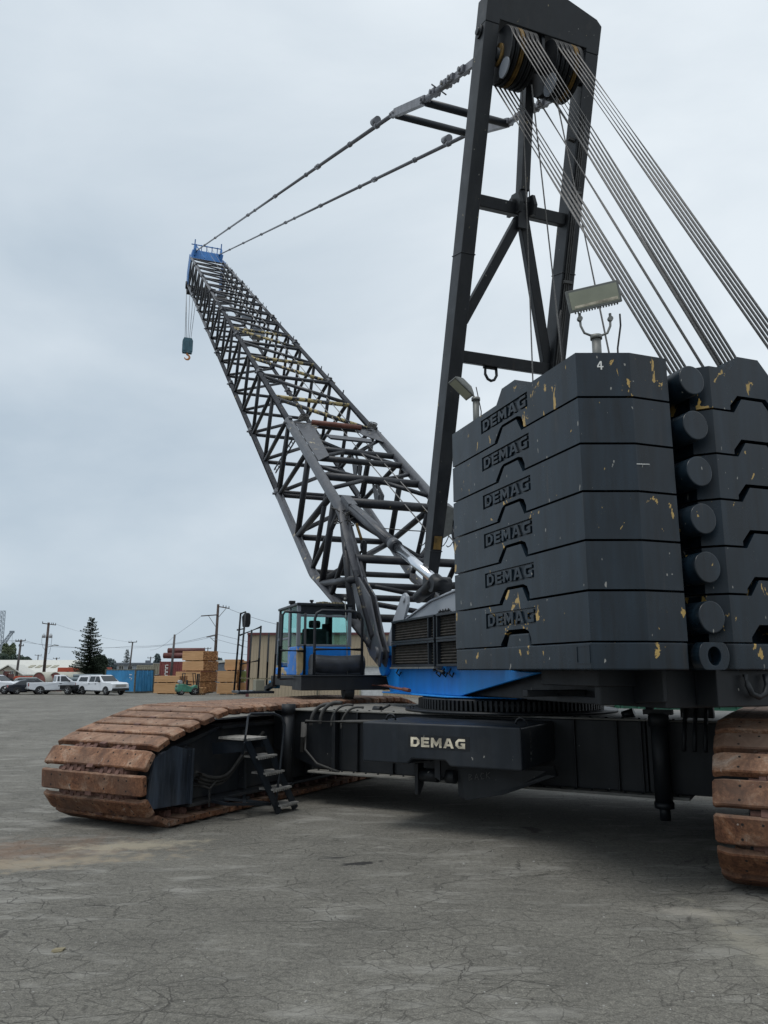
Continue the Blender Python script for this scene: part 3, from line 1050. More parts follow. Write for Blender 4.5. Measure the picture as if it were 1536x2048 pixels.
# access stair on the inner side of the left track
st = MB()
def stair_pt(t, e, dz=0.0):                      # t: 0 platform .. 1 bottom tread
    return V((-2.78 + 0.11 * t, -2.94 + 0.60 * t + e * 0.40, 1.03 - 0.93 * t + dz))
stair = st
for e in (0, 1):
    stair.bar(stair_pt(-0.02, e), stair_pt(1.06, e, -0.03), 0.025, 0.10)
stair.bar((-3.45, -2.85, 0.90), (-2.80, -2.85, 0.98), 0.05, 0.16)
stair.bar((-3.45, -2.55, 0.90), (-2.80, -2.55, 0.98), 0.05, 0.10)
st_o = stair.build('access_stair', M['black'], left_crawler)
tr = MB()
tr.prism([(-2.76, -2.95, 1.04), (-2.76, -2.52, 1.04), (-3.34, -2.46, 1.04), (-3.34, -2.88, 1.04)], (0, 0, 0.03))
tr.build('stair_platform', M['tread'], st_o)
for i in range(1, 5):
    tr = MB()
    a = stair_pt(i / 4, 0)
    tr.prism([a + V((0.05, 0.0, 0)), a + V((0.09, 0.40, 0)), a + V((-0.17, 0.42, 0)), a + V((-0.21, 0.02, 0))], (0, 0, 0.025))
    for j in range(8):
        q = a + V((0.055, 0.02 + j * 0.05, -0.012))
        tr.box(q, (0.012, 0.025, 0.02))
    tr.build('stair_tread', M['tread'], st_o)
hr = MB()
hr.path([(-2.80, -3.00, 0.86), (-2.78, -2.93, 1.37), (-2.76, -2.91, 1.40), (-2.73, -2.42, 1.385), (-2.71, -2.26, 1.33), (-2.69, -2.19, 1.22), (-2.68, -2.30, 0.55), (-2.67, -2.40, 0.06)], 0.019, 8)
hr.build('handrail', M['black'], st_o)

# ---------------------------------------------------------------- carbody
cb = MB()
cb.span((-2.25, -1.30, 0.50), (2.25, 1.30, 1.36))
for e in (-1, 1):
    cb.prism([(e * 2.26, -1.28, 1.36), (e * 3.55, -1.28, 1.36), (e * 3.55, -1.28, 0.78 if e < 0 else 0.5), (e * 2.75, -1.28, 0.52 if e < 0 else 0.5), (e * 2.26, -1.28, 0.50)], (0, 2.56, 0))
cb.span((-3.3, -1.36, 1.365), (3.3, 1.36, 1.39), 1)
cb.span((-2.75, -1.48, 0.462), (2.75, 1.48, 0.495), 1)
cb.span((-2.36, -1.42, 0.5), (-2.30, -1.305, 1.36))
for u_ in (-1.95, -1.35, 1.35, 1.9, 2.2):
    cb.span((u_ - 0.012, -1.36, 0.50), (u_ + 0.012, -1.302, 1.36))
for i_ in range(26):
    u_ = -2.6 + i_ * 0.208
    cb.tube((u_, -1.40, 0.494), (u_, -1.40, 0.515), 0.018, n=6)
    if abs(u_) > 1.15:
        cb.tube((u_, -1.30, 1.389), (u_, -1.30, 1.405), 0.020, n=6)
carbody = cb.build('carbody', [M['frame'], M['deck']], crane, REL, bevel=0.012)
rg = MB()
rg.tube((0, 0, 1.395), (0, 0, 1.43), 1.62, n=80)
rg.tube((0, 0, 1.43), (0, 0, 1.59), 1.36, n=80)
rg.tube((0, 0, 1.59), (0, 0, 1.64), 1.05, n=60)
for i in range(120):
    t = 2 * math.pi * i / 120
    rg.box((math.cos(t) * 1.37, math.sin(t) * 1.37, 1.505), (0.09, 0.035, 0.14), 0, t)
rg.build('slewing_ring', [M['frame']], carbody)
# central ballast block with the cream letters
bb = MB()
bb.prism([(-1.08, -2.70, 0.835), (-0.42, -2.70, 0.835), (-0.36, -2.70, 0.90), (0.10, -2.70, 0.90), (0.16, -2.70, 0.835), (1.08, -2.70, 0.835), (1.08, -2.70, 1.335), (-1.08, -2.70, 1.335)], (0, 1.36, 0))
ballast = bb.build('carbody_ballast', M['black'], carbody, bevel=0.022, seg=3)
le_ = MB()
for u_ in (-0.92, 0.92):
    le_ = MB()
    le_.path([(u_ + 0.07 * math.cos(t), -2.2, 1.335 + 0.075 * math.sin(t)) for t in [i_ * math.pi / 8 for i_ in range(9)]], 0.016, 8)
    le_.build('lifting_eye', M['frame'], ballast)
lp = MB()
lp.span((-0.41, -2.7025, 1.03), (0.43, -2.699, 1.20), 1)
word(lp, 'DEMAG', (-0.37, -2.703, 1.055), (1, 0, 0), (0, 0, 1), (0, -1, 0), 0.74, 0.115, 0.006)
lp.build('lettering', [M['cream'], M['frame']], ballast)


def scrawl(mb, strokes, org, ex, ey, k, w=0.007):
    org, ex, ey = V(org), V(ex), V(ey)
    for s in strokes:
        for a, b in zip(s, s[1:]):
            mb.bar(org + ex * (a[0] * k) + ey * (a[1] * k), org + ex * (b[0] * k) + ey * (b[1] * k), w, w * 0.4, up=ex.cross(ey))


LET = {'F': [[(0, 0), (0, 1), (.6, 1)], [(0, .5), (.5, .5)]], 'R': [[(0, 0), (0, 1), (.5, .9), (.5, .6), (0, .5), (.6, 0)]],
       'O': [[(.1, .2), (.1, .8), (.4, 1), (.7, .7), (.6, .2), (.3, 0), (.1, .2)]], 'N': [[(0, 0), (0, 1), (.6, 0), (.6, 1)]],
       'T': [[(.3, 0), (.3, 1)], [(0, 1), (.7, 1)]], 'B': [[(0, 0), (0, 1), (.5, .9), (.1, .5), (.6, .3), (0, 0)]],
       'A': [[(0, 0), (.3, 1), (.65, 0)], [(.1, .4), (.5, .4)]], 'C': [[(.6, .9), (.2, 1), (0, .5), (.2, 0), (.6, .1)]], 'K': [[(0, 0), (0, 1)], [(.6, 1), (0, .5), (.6, 0)]]}
sw = MB()
for i, c in enumerate('FRONT'):
    scrawl(sw, LET[c], (1.083, -2.30, 0.92 + i * 0.075), (0, 0, 1), (0, -1, 0), 0.065, 0.006)
sw.build('scrawled_word', M['chalk'], ballast)
# brackets and rollers hanging under the ballast
bk = MB()
bk.prism([(-0.52, -2.30, 0.80), (-0.52, -2.12, 0.80), (-0.52, -2.12, 0.52), (-0.52, -2.24, 0.40), (-0.52, -2.30, 0.42)], (0.05, 0, 0))
bk.prism([(0.04, -2.2, 0.83), (1.25, -2.0, 0.83), (1.25, -1.9, 0.70), (0.60, -2.1, 0.46), (0.16, -2.2, 0.38), (0.05, -2.2, 0.42)], (0.015, 0.05, 0))
bk.prism([(-0.18, -2.42, 0.90), (-0.10, -2.42, 0.90), (-0.10, -2.42, 0.62), (-0.18, -2.42, 0.66)], (0, 0.04, 0))
bk.prism([(-0.9, -2.3, 0.80), (-0.5, -2.3, 0.80), (-0.3, -2.3, 0.83), (-0.3, -1.3, 0.83), (-0.9, -1.3, 0.80)], (0, 0, 0.025))
bkt = bk.build('bracket', M['frame'], carbody, bevel=0.006)
for a, b in ((-0.44, -0.20), (-0.08, 0.04)):
    r_ = MB()
    r_.tube((a, -2.25, 0.66), (b, -2.25, 0.66), 0.085, n=16)
    r_.build('roller', M['frame'], bkt)
sw = MB()
for i, c in enumerate('BACK'):
    scrawl(sw, LET[c], (0.20 + i * 0.075, -2.193 + i * 0.012, 0.62 + i * 0.012), (0.985, 0.165, 0), (0, 0, 1), 0.075, 0.006)
sw.build('scrawled_word', M['chalk'], bkt)
# jack cylinders
for (u, s, z0, r) in ((-3.10, -1.52, 0.30, 0.092), (2.45, -1.48, 0.42, 0.105)):
    j = MB()
    j.tube((u, s, z0), (u, s, 1.47), r, n=20)
    j.tube((u, s, 1.32), (u, s, 1.475), r * 1.18, n=20)
    j.tube((u, s, z0 - 0.06), (u, s, z0 + 0.01), r * 1.12, n=20)
    if u > 0:
        j.tube((u, s, 0.22), (u, s, 0.42), r * 0.6, n=16)
        j.box((u, s, 1.49), (0.34, 0.16, 0.06))
        j.tube((u - 0.1, s, 1.50), (u - 0.1, s, 1.55), 0.05, n=10)
    j.build('jack_cylinder', M['frame'], carbody)
# hoses looping over the carbody's left end, and the valve block on the right
hb = MB()
for k, (u0, dz) in enumerate(((-2.75, 0.0), (-2.58, 0.03), (-2.38, 0.0), (-2.2, -0.03))):
    pp = [(u0 + 0.28 - 0.30 * math.cos(t) * 0.9 - 0.0, -1.43 + 0.05 * t, 1.14 + dz + 0.34 * math.sin(t) ** 0.8) for t in [0.02 + j * 0.14 for j in range(14)]]
    hb.path(pp, 0.03 if k < 2 else 0.018, 8)
hb.path([(-2.78, -1.5, 1.22), (-2.0, -1.52, 1.24), (-1.2, -1.5, 1.27)], 0.026, 8)
hb.path([(-2.84, -1.42, 1.18), (-2.83, -1.44, 0.8), (-2.6, -1.45, 0.6), (-2.2, -1.45, 0.5)], 0.018, 8)
hb.path([(-2.9, -1.40, 1.2), (-2.90, -1.42, 0.75)], 0.03, 8)
hb.build('hose', M['hose'], carbody)
vb = MB()
vb.box((2.88, -1.25, 1.50), (0.38, 0.16, 0.16))
for k in range(3):
    vb.tube((2.76 + k * 0.12, -1.33, 1.56), (2.76 + k * 0.12, -1.55, 1.40), 0.022, n=8)
    vb.tube((2.76 + k * 0.12, -1.45, 1.48), (2.74 + k * 0.12, -1.62, 1.05), 0.026, n=8)
    vb.tube((2.74 + k * 0.12, -1.25, 1.58), (2.74 + k * 0.12, -1.25, 1.62), 0.025, n=8)
vb.path([(2.5, -1.45, 1.56), (2.6, -1.42, 1.60), (2.75, -1.33, 1.58)], 0.012, 6)
vb.build('valve_block', M['frame'], carbody)
dk = MB()
dk.tube((-1.9, -0.9, 1.40), (-1.75, -0.95, 1.40), 0.05, n=10)
dk.tube((-1.76, -0.948, 1.40), (-1.62, -0.9, 1.47), 0.018, n=8)
dk.build('deck_clamp', M['frame'], carbody)
dk = MB()
dk.tube((-1.15, -1.1, 1.389), (-1.15, -1.1, 1.43), 0.02, n=8)
dk.path([(-1.15 + 0.03 * math.cos(t), -1.1, 1.45 + 0.03 * math.sin(t)) for t in [i * 0.6 for i in range(11)]], 0.008, 6)
dk.build('lifting_eye', M['frame'], carbody)
dk = MB()
dk.tube((1.9, -0.9, 1.40), (2.05, -0.9, 1.45), 0.06, n=10)
dk.build('deck_plug', M['frame'], carbody)
dk = MB()
for i in range(14):
    dk.box((-0.85 + rnd.uniform(-.18, .18), -0.95 + rnd.uniform(-.06, .06), 1.40), (0.05, 0.03, 0.025), 0, rnd.random() * 3)
tag(dk.build('deck_debris', M['frame'], carbody), kind='stuff')

# ---------------------------------------------------------------- upper works
hu = MB()
LX = -1.10                                      # plane of the left side plate
side = [(2.37, 1.62), (2.66, 2.02), (2.60, 2.20), (2.40, 2.40), (1.98, 2.84), (1.72, 2.86), (0.45, 3.12), (-0.5, 3.20), (-2.05, 3.20), (-2.05, 1.99), (-2.75, 1.97), (-0.53, 1.63)]
for x0, dx in ((LX, 0.05), (1.05, 0.05)):
    hu.prism([(x0, y, z) for y, z in side], (dx, 0, 0), 0)
inner = [(2.0, 1.66), (2.1, 2.3), (1.9, 2.78), (0.45, 3.06), (-0.5, 3.14), (-2.02, 3.14), (-2.02, 2.0), (-0.53, 1.66)]
hu.prism([(LX + 0.052, y, z) for y, z in inner], (2.09, 0, 0), 0)
# sloping hood skirt over the radiators, and flange
hu.prism([(LX - 0.002, 1.72, 2.84), (LX - 0.002, 0.45, 3.10), (LX - 0.002, -0.5, 3.18), (LX - 0.002, -2.05, 3.18), (LX - 0.002, -2.05, 3.15),
          (LX - 0.002, -0.5, 3.15), (LX - 0.002, 0.45, 3.07), (LX - 0.002, 1.72, 2.81)], (-0.03, 0, 0), 0)
hu.prism([(LX - 0.20, 2.25, 1.605), (LX - 0.20, -0.45, 1.605), (LX + 0.5, -1.3, 1.605), (1.1, -1.3, 1.605), (1.1, 2.3, 1.605)], (0, 0, 0.022), 0)


def two_tone(name, lo, hi, zc):
    m = M[lo].copy()
    m.name = name
    n, l = m.node_tree.nodes, m.node_tree.links
    b = n['Principled BSDF']
    src = b.inputs['Base Color'].links[0].from_socket
    t = n.new('ShaderNodeTexCoord')
    sp = n.new('ShaderNodeSeparateXYZ')
    l.new(t.outputs['Object'], sp.inputs[0])
    gt = math_n(n, l, 'GREATER_THAN', sp.outputs[2], zc)
    nn = noise(n, l, t.outputs['Object'], 1.5, 4)
    gcol = ramp(n, l, nn.outputs['Fac'], [(0.3, (0.27, 0.295, 0.335)), (0.7, (0.33, 0.355, 0.39))]).outputs['Color']
    l.new(mixrgb(n, l, gt, src, gcol), b.inputs['Base Color'])
    return m


M['twotone'] = two_tone('blue below grey paint', 'blue', 'grey', 2.42)
house = hu.build('machine_house', M['twotone'], crane, bevel=0.01)
lug = MB()
lug.prism([(LX - 0.055, 2.30, 2.25), (LX - 0.055, 2.44, 2.42), (LX - 0.055, 2.05, 2.90), (LX - 0.055, 1.70, 3.22), (LX - 0.055, 1.62, 3.29), (LX - 0.055, 1.50, 3.31),
           (LX - 0.055, 1.38, 3.24), (LX - 0.055, 1.36, 3.10), (LX - 0.055, 1.55, 2.85), (LX - 0.055, 1.60, 2.25)], (0.05, 0, 0))
lug.tube((LX - 0.085, 1.51, 3.20), (LX + 0.02, 1.51, 3.20), 0.055, n=16)
lug.tube((LX - 0.10, 2.50, 2.10), (LX - 0.002, 2.50, 2.10), 0.20, n=28)
lug.build('boom_foot_bracket', M['twotone'], house, bevel=0.008)
# radiator grilles on the left side
for (f0, f1) in ((1.88, 0.02), (-0.06, -1.9)):
    for (z0, z1) in ((2.07, 2.43), (2.47, 2.82)):
        zt1 = z1
        gq = MB()
        for a, b in (((f0, z0), (f1, z0)), ((f0, zt1), (f1, zt1))):
            gq.bar((LX - 0.10, a[0], a[1]), (LX - 0.10, b[0], b[1]), 0.12, 0.035)
        for ff in (f0 - 0.02, f1 + 0.02, (f1 + 0.24) if f0 > 0 else (f1 + 0.9)):
            gq.bar((LX - 0.10, ff, z0 + 0.02), (LX - 0.10, ff, zt1 - 0.02), 0.11, 0.035)
        go = gq.build('radiator_grille', M['black'], house, bevel=0.004)
        fin = MB()
        nf = 7
        for i in range(nf):
            zc = z0 + 0.03 + (zt1 - z0 - 0.05) * (i + 0.5) / nf
            fin.prism([(LX - 0.075, f0 - 0.04, zc - 0.024), (LX - 0.105, f0 - 0.04, zc), (LX - 0.075, f0 - 0.04, zc + 0.024)], (0, f1 - f0 + 0.08, 0))
        fin.span((LX - 0.074, f0 - 0.04, z0), (LX - 0.052, f1 + 0.04, zt1))
        fin.build('radiator_core', M['finned'], go)
ld = MB()
ld.bar((LX - 0.10, 1.92, 2.035), (LX - 0.10, 0.62, 2.035), 0.14, 0.03)
ld.bar((LX - 0.10, 0.60, 2.035), (LX - 0.10, -0.0, 2.035), 0.14, 0.03)
ld.build('drip_ledge', M['galv'], house)
for ff in (1.80, 0.10, -0.12, -0.35):
    fx = MB()
    fx.path([(LX - 0.05, ff, 2.02), (LX - 0.10, ff - 0.02, 1.95), (LX - 0.06, ff - 0.06, 1.90), (LX - 0.02, ff - 0.03, 1.96)], 0.014, 6)
    fx.build('latch', M['frame'], house)
fx = MB()
fx.path([(LX - 0.12, 0.1, 2.0), (LX - 0.12, -0.1, 1.99), (LX - 0.12, -0.25, 1.96)], 0.03, 8)
fx.build('pipe_stub', M['frame'], house)
fx = MB()
fx.bar((LX - 0.10, 0.0, 2.845), (LX - 0.10, -0.5, 2.845), 0.03, 0.02)
for i in range(9):
    fx.tube((LX - 0.10, -0.05 - i * 0.05, 2.84 + 0.01 * (i % 3)), (LX - 0.10, -0.05 - i * 0.05, 2.885 + 0.02 * (i % 2)), 0.012, n=6)
fx.build('wire_brush_strip', M['frame'], house)
rb = MB()
rb.path([(LX - 0.18, 2.95, 1.72), (LX - 0.20, 2.0, 1.73), (LX - 0.22, 1.5, 1.70), (LX - 0.22, 0.9, 1.68)], 0.022, 8)
rb.tube((LX - 0.22, 1.15, 1.69), (LX - 0.22, 0.88, 1.678), 0.032, n=8)
rb.build('drain_pipe', M['redbar'], house)
# tail frame under the counterweight
tf = MB()
tf.span((-0.95, -4.75, 1.64), (0.95, 2.2, 2.003))
tf.prism([(-0.96, -2.85, 2.003), (-0.96, -4.8, 2.003), (-0.96, -4.8, 1.70), (-0.96, -3.4, 1.64), (-0.96, -2.85, 1.72)], (-0.05, 0, 0))
tf.span((-1.45, -4.4, 1.84), (-0.97, -3.35, 2.003))
tf.span((-1.75, -3.55, 1.72), (-1.02, -3.45, 1.79))
tf.bar((-1.35, -2.9, 1.70), (-1.35, -4.3, 1.70), 0.07, 0.07)
tf.span((-1.4, -4.35, 1.66), (-0.97, -4.25, 1.99))
tf.span((-0.6, -5.05, 1.66), (0.9, -4.76, 2.003))
tf.span((0.96, -4.7, 1.70), (1.7, -2.0, 1.985))
tf.build('tail_frame', M['frame'], house, bevel=0.01)
sh = MB()
sh.path([(-0.30, -5.10, 1.96), (-0.30, -5.12, 1.86), (-0.26, -5.12, 1.78), (-0.18, -5.12, 1.75), (-0.10, -5.12, 1.78), (-0.06, -5.12, 1.86), (-0.06, -5.10, 1.96)], 0.028, 10)
sh.build('tow_shackle', M['frame'], house)
ts = MB()
ts.span((-1.02, 2.3, 1.66), (-0.55, 3.2, 1.86))
ts.build('deck_beam', M['black'], house)

# ---------------------------------------------------------------- cab with platform, rails and mirrors
cbm = MB()
X0, X1, Y0, Y1, Z0, Z1 = -2.55, -1.48, 3.50, 5.45, 1.90, 3.26
# frame of the cab: sill box, posts, roof (windows stay open)
cbm.span((X0, Y0, Z0), (X1, Y0 + 0.05, 2.44))
cbm.prism([(X0, Y0 + 0.052, Z0), (X0, Y1 - 0.1, Z0), (X0, Y1 - 0.1, 2.05), (X0, 4.25, 2.05), (X0, 4.25, 2.44), (X0, Y0 + 0.052, 2.44)], (0.045, 0, 0))
cbm.span((X1 - 0.045, Y0 + 0.052, Z0), (X1, Y1 - 0.1, 2.40))
cbm.span((X0 + 0.047, Y1 - 0.14, Z0), (X1 - 0.047, Y1 - 0.1, 2.15))
cbm.span((X0 + 0.05, Y0 + 0.052, Z0 - 0.002), (X1 - 0.05, Y1 - 0.15, Z0 + 0.04))
cab = cbm.build('cab', M['cabblue'], crane, bevel=0.02)
fr = MB()
for x in (X0 + 0.03, X1 - 0.03):
    fr.bar((x, Y0 + 0.03, 2.445), (x, Y0 + 0.03, Z1 - 0.05), 0.07, 0.065)
    fr.bar((x, Y1 - 0.14, 2.1), (x, Y1 - 0.32, Z1 - 0.05), 0.055, 0.055)
fr.bar((X0 + 0.03, 4.22, 2.45), (X0 + 0.03, 4.22, Z1 - 0.05), 0.05, 0.07)
fr.bar((X0 + 0.03, 4.30, 2.05), (X0 + 0.03, 4.30, Z1 - 0.05), 0.04, 0.05)
fr.bar((X0 + 0.03, 4.33, 2.62), (X0 + 0.03, Y1 - 0.20, 2.62), 0.04, 0.045)
fr.bar((X0 + 0.065, Y0 + 0.03, 3.02), (X1 - 0.065, Y0 + 0.03, 3.02), 0.03, 0.045)
fr.bar((X0 + 0.065, Y0 + 0.03, 2.46), (X1 - 0.065, Y0 + 0.03, 2.46), 0.05, 0.04)
fr.build('window_frame', M['grey'], cab, bevel=0.006)
rf = MB()
rf.prism([(X0 - 0.02, Y0 - 0.03, Z1 - 0.05), (X1 + 0.02, Y0 - 0.03, Z1 - 0.05), (X1 + 0.02, Y1 - 0.28, Z1 - 0.05), (X0 - 0.02, Y1 - 0.28, Z1 - 0.05)], (0, 0, 0.05))
rf.prism([(X0 + 0.04, Y0 + 0.02, 3.045), (X1 - 0.04, Y0 + 0.02, 3.045), (X1 - 0.04, Y0 + 0.02, Z1 - 0.052), (X0 + 0.04, Y0 + 0.02, Z1 - 0.052)], (0, 0.02, 0))
roof = rf.build('cab_roof', M['black'], cab, bevel=0.012)
for xx, yy, s in ((X0 + 0.12, 4.5, 0.12), (X0 + 0.30, 3.62, 0.07)):
    q = MB()
    q.tube((xx, yy, Z1), (xx, yy, Z1 + s * 0.5), s * 0.35, n=12)
    q.box((xx, yy, Z1 + s * 0.75), (s, s * 0.8, s * 0.5))
    q.build('roof_lamp', M['frame'], roof, bevel=0.005)
q = MB()
for i in range(10):
    q.box((X0 + 0.45 + i * 0.055, 3.7 + rnd.uniform(-.03, .03), Z1 + 0.015 + rnd.uniform(0, .02)), (0.06, 0.05, 0.035), 0, rnd.random())
q.build('roof_rag', M['chip'], roof)
for nm, pts in (('window', [(X0 + 0.07, Y0 + 0.03, 2.48), (X1 - 0.07, Y0 + 0.03, 2.48), (X1 - 0.07, Y0 + 0.03, 3.0), (X0 + 0.07, Y0 + 0.03, 3.0)]),
                ('window', [(X0 + 0.02, Y0 + 0.07, 2.46), (X0 + 0.02, 4.18, 2.46), (X0 + 0.02, 4.18, 3.2), (X0 + 0.02, Y0 + 0.07, 3.2)]),
                ('window', [(X0 + 0.02, 4.34, 2.66), (X0 + 0.02, 5.2, 2.66), (X0 + 0.02, 5.1, 3.2), (X0 + 0.02, 4.34, 3.2)]),
                ('window', [(X0 + 0.02, 4.34, 2.08), (X0 + 0.02, 5.28, 2.08), (X0 + 0.02, 5.22, 2.59), (X0 + 0.02, 4.34, 2.59)]),
                ('window', [(X1 - 0.02, Y0 + 0.07, 2.42), (X1 - 0.02, 5.15, 2.42), (X1 - 0.02, 5.05, 3.2), (X1 - 0.02, Y0 + 0.07, 3.2)]),
                ('windscreen', [(X0 + 0.07, Y1 - 0.12, 2.17), (X1 - 0.07, Y1 - 0.12, 2.17), (X1 - 0.07, Y1 - 0.30, 3.2), (X0 + 0.07, Y1 - 0.30, 3.2)])):
    wdw = MB()
    d = V(pts[1]) - V(pts[0])
    nrm = d.cross(V(pts[2]) - V(pts[1])).normalized()
    wdw.prism(pts, nrm * 0.006)
    wdw.build(nm, M['glass'], cab)
se = MB()
se.prism([(-2.32, 4.05, 2.15), (-2.32, 4.60, 2.15), (-2.32, 4.60, 2.33), (-2.32, 4.18, 2.37), (-2.32, 4.08, 2.80), (-2.32, 3.96, 2.80), (-2.32, 3.90, 2.3)], (0.48, 0, 0))
se.prism([(-2.20, 4.06, 2.81), (-2.20, 3.97, 2.81), (-2.20, 3.97, 2.96), (-2.20, 4.05, 2.96)], (0.24, 0, 0))
se.prism([(-2.20, 4.2, 1.95), (-2.20, 4.5, 1.95), (-2.20, 4.5, 2.14), (-2.20, 4.2, 2.14)], (0.24, 0, 0))
se.build('operator_seat', M['seat'], cab, bevel=0.04, seg=3)
dh = MB()
dh.span((-1.62, 4.6, 2.0), (-1.54, 4.75, 3.15))
dh.box((-1.70, 4.55, 2.85), (0.14, 0.10, 0.16))
dh.span((-2.15, 4.95, 2.2), (-1.7, 5.2, 2.5))
dh.build('dashboard', M['seat'], cab, bevel=0.01)
pf = MB()
pf.span((-2.63, 2.80, 1.64), (-0.88, 3.49, 1.88))
pf.span((-2.62, 3.50, 1.70), (-1.45, 5.45, 1.885))
pf.span((-2.64, 2.78, 1.885), (-0.87, 3.48, 1.91), 1)
pf.tube((-1.80, 2.95, 1.62), (-1.62, 2.95, 1.62), 0.14, n=20)
pf.span((-3.30, 5.4, 1.52), (-2.55, 6.3, 1.57), 1)
pf.bar((-2.6, 5.2, 1.72), (-2.62, 6.3, 1.55), 0.1, 0.1)
plat = pf.build('cab_platform', [M['frame'], M['black']], cab, bevel=0.008)
# quarter-round cover standing on the platform behind the cab
qd = MB()
rings = []
for k in range(9):
    x = -2.37 + 0.99 * k / 8
    sag = 0.03 * math.sin(math.pi * k / 8)
    rings.append([V((x, 3.12 - (0.21 + 0.01 * math.sin(3 * t)) * math.cos(t), 2.10 - sag + 0.19 * math.sin(t))) for t in [2 * math.pi * i / 24 for i in range(24)]])
qd.loft(rings, 0, True)
qd.span((-2.38, 2.98, 1.912), (-1.37, 3.30, 2.02))
qd.build('storage_cover', M['cover'], plat, bevel=0.01)


def rail(pts, r=0.022, name='guard_rail', par=None, mat='black'):
    q = MB()
    for p in pts:
        q.path(p, r, 8)
    return q.build(name, M[mat], par or plat)


rail([[(-2.38, 2.86, 1.70), (-2.38, 2.86, 2.92), (-2.35, 2.86, 3.02), (-2.25, 2.86, 3.075), (-1.65, 2.86, 3.075), (-1.53, 2.86, 3.04), (-1.47, 2.86, 2.93), (-1.47, 2.86, 1.91)],
      [(-2.38, 2.86, 2.37), (-1.47, 2.86, 2.37)]], 0.027)
rail([[(-2.86, 3.55, 1.86), (-2.83, 3.55, 3.02), (-2.78, 3.55, 3.09), (-2.42, 3.50, 3.07)], [(-2.85, 3.55, 2.36), (-2.42, 3.45, 2.35)], [(-2.86, 3.55, 1.84), (-2.1, 3.45, 1.84)],
      [(-2.42, 3.42, 1.86), (-2.42, 3.42, 3.06)]], 0.026)
rail([[(-2.87, 3.6, 1.84), (-2.84, 3.6, 3.04)], [(-2.92, 3.75, 1.7), (-2.88, 3.75, 2.9)]], 0.02)
rail([[(-3.26, 6.2, 1.55), (-3.18, 6.2, 3.22)], [(-3.19, 6.0, 1.55), (-3.11, 6.0, 3.24)], [(-3.18, 6.2, 3.22), (-3.11, 6.0, 3.24)], [(-3.21, 6.2, 2.55), (-3.14, 6.0, 2.5)],
      [(-3.0, 6.0, 1.55), (-2.96, 6.0, 2.86)], [(-2.80, 6.0, 1.55), (-2.76, 6.0, 2.95)], [(-2.60, 6.0, 1.55), (-2.58, 6.0, 2.80)],
      [(-3.20, 6.1, 2.74), (-2.77, 6.0, 2.92)], [(-3.17, 6.1, 2.12), (-2.79, 6.0, 2.2)], [(-3.24, 6.2, 2.86), (-3.12, 6.0, 2.88)]], 0.021, mat='black')
mir = MB()
mir.prism([(-3.14, 6.05, 2.92), (-3.00, 6.05, 2.92), (-2.98, 6.05, 3.0), (-2.98, 6.05, 3.18), (-3.01, 6.05, 3.23), (-3.10, 6.05, 3.23), (-3.16, 6.05, 3.15)], (0, 0.12, 0))
mir.build('mirror', M['frame'], plat, bevel=0.02)
chn = MB()
for i in range(34):
    t = i / 33
    p = V((-3.18 + 0.72 * t, 5.9 - 0.2 * t, 1.83 - 0.02 * math.sin(math.pi * t) + 0.008 * (i % 2)))
    chn.box(p, (0.026, 0.02, 0.026 if i % 2 else 0.014), 0)
chn.build('safety_chain', M['chip'], plat)
bx = MB()
bx.span((-2.93, 5.5, 1.57), (-2.74, 5.8, 1.80))
bx.build('cable_box', M['walltan'], plat, bevel=0.01)
bx = MB()
bx.span((-2.63, 5.45, 1.62), (-2.42, 5.65, 1.78))
bx.build('tool_box', M['contblue'], plat, bevel=0.01)
an = MB()
an.path([(-1.72, 2.95, 1.9), (-1.74, 2.95, 2.6), (-1.78, 2.95, 3.30)], 0.008, 6)
an.tube((-1.78, 2.95, 3.28), (-1.78, 2.95, 3.33), 0.025, n=10)
an.build('aerial', M['galv'], plat)

# ---------------------------------------------------------------- boom
TH = math.radians(34.3)
FP = (2.28, 2.30)


def bp(b, n, r):
    """boom coordinates (along, up from axis, right) to upper-works coordinates"""
    return V((r, FP[0] + b * math.cos(TH) - n * math.sin(TH), FP[1] + b * math.sin(TH) + n * math.cos(TH)))


BW = 1.31
NU, NL = 1.14, -1.08
B_END = 55.4


def n_up(b):
    return NU if b >= 3.75 else NU * b / 3.75


def n_lo(b):
    return NL if b >= 5.1 else NL * b / 5.1


joints = [10.3, 16.4, 23.4, 29.9, 36.6, 43.2, 49.6]
bm_ = MB()
# foot plates, base plates and joint collars live in the boom's own mesh
for r in (-BW, BW):
    for dx in (-0.075, 0.04):
        bm_.prism([bp(-0.24, -0.14, r + dx), bp(-0.20, 0.16, r + dx), bp(0.25, 0.30, r + dx), bp(0.95, 0.62, r + dx), bp(1.75, 0.60, r + dx), bp(1.25, 0.10, r + dx),
                   bp(0.95, -0.18, r + dx), bp(0.3, -0.25, r + dx)], (0.035, 0, 0))
    bm_.tube(bp(0, 0, r - 0.12), bp(0, 0, r + 0.12), 0.11, n=18)
    bm_.prism([bp(1.75, 0.62, r), bp(3.1, 1.0, r), bp(2.4, 0.25, r), bp(1.6, -0.1, r), bp(1.25, 0.1, r)], (0.03, 0, 0))
for b in joints:
    for r in (-BW, BW):
        for nn in (NU, NL):
            bm_.tube(bp(b - 0.17, nn, r), bp(b + 0.17, nn, r), 0.122, n=12)
            bm_.bar(bp(b, nn - 0.16, r), bp(b, nn + 0.17, r), 0.10, 0.16)
            bm_.tube(bp(b - 0.06, nn, r - 0.19), bp(b - 0.06, nn, r + 0.19), 0.035, n=8)
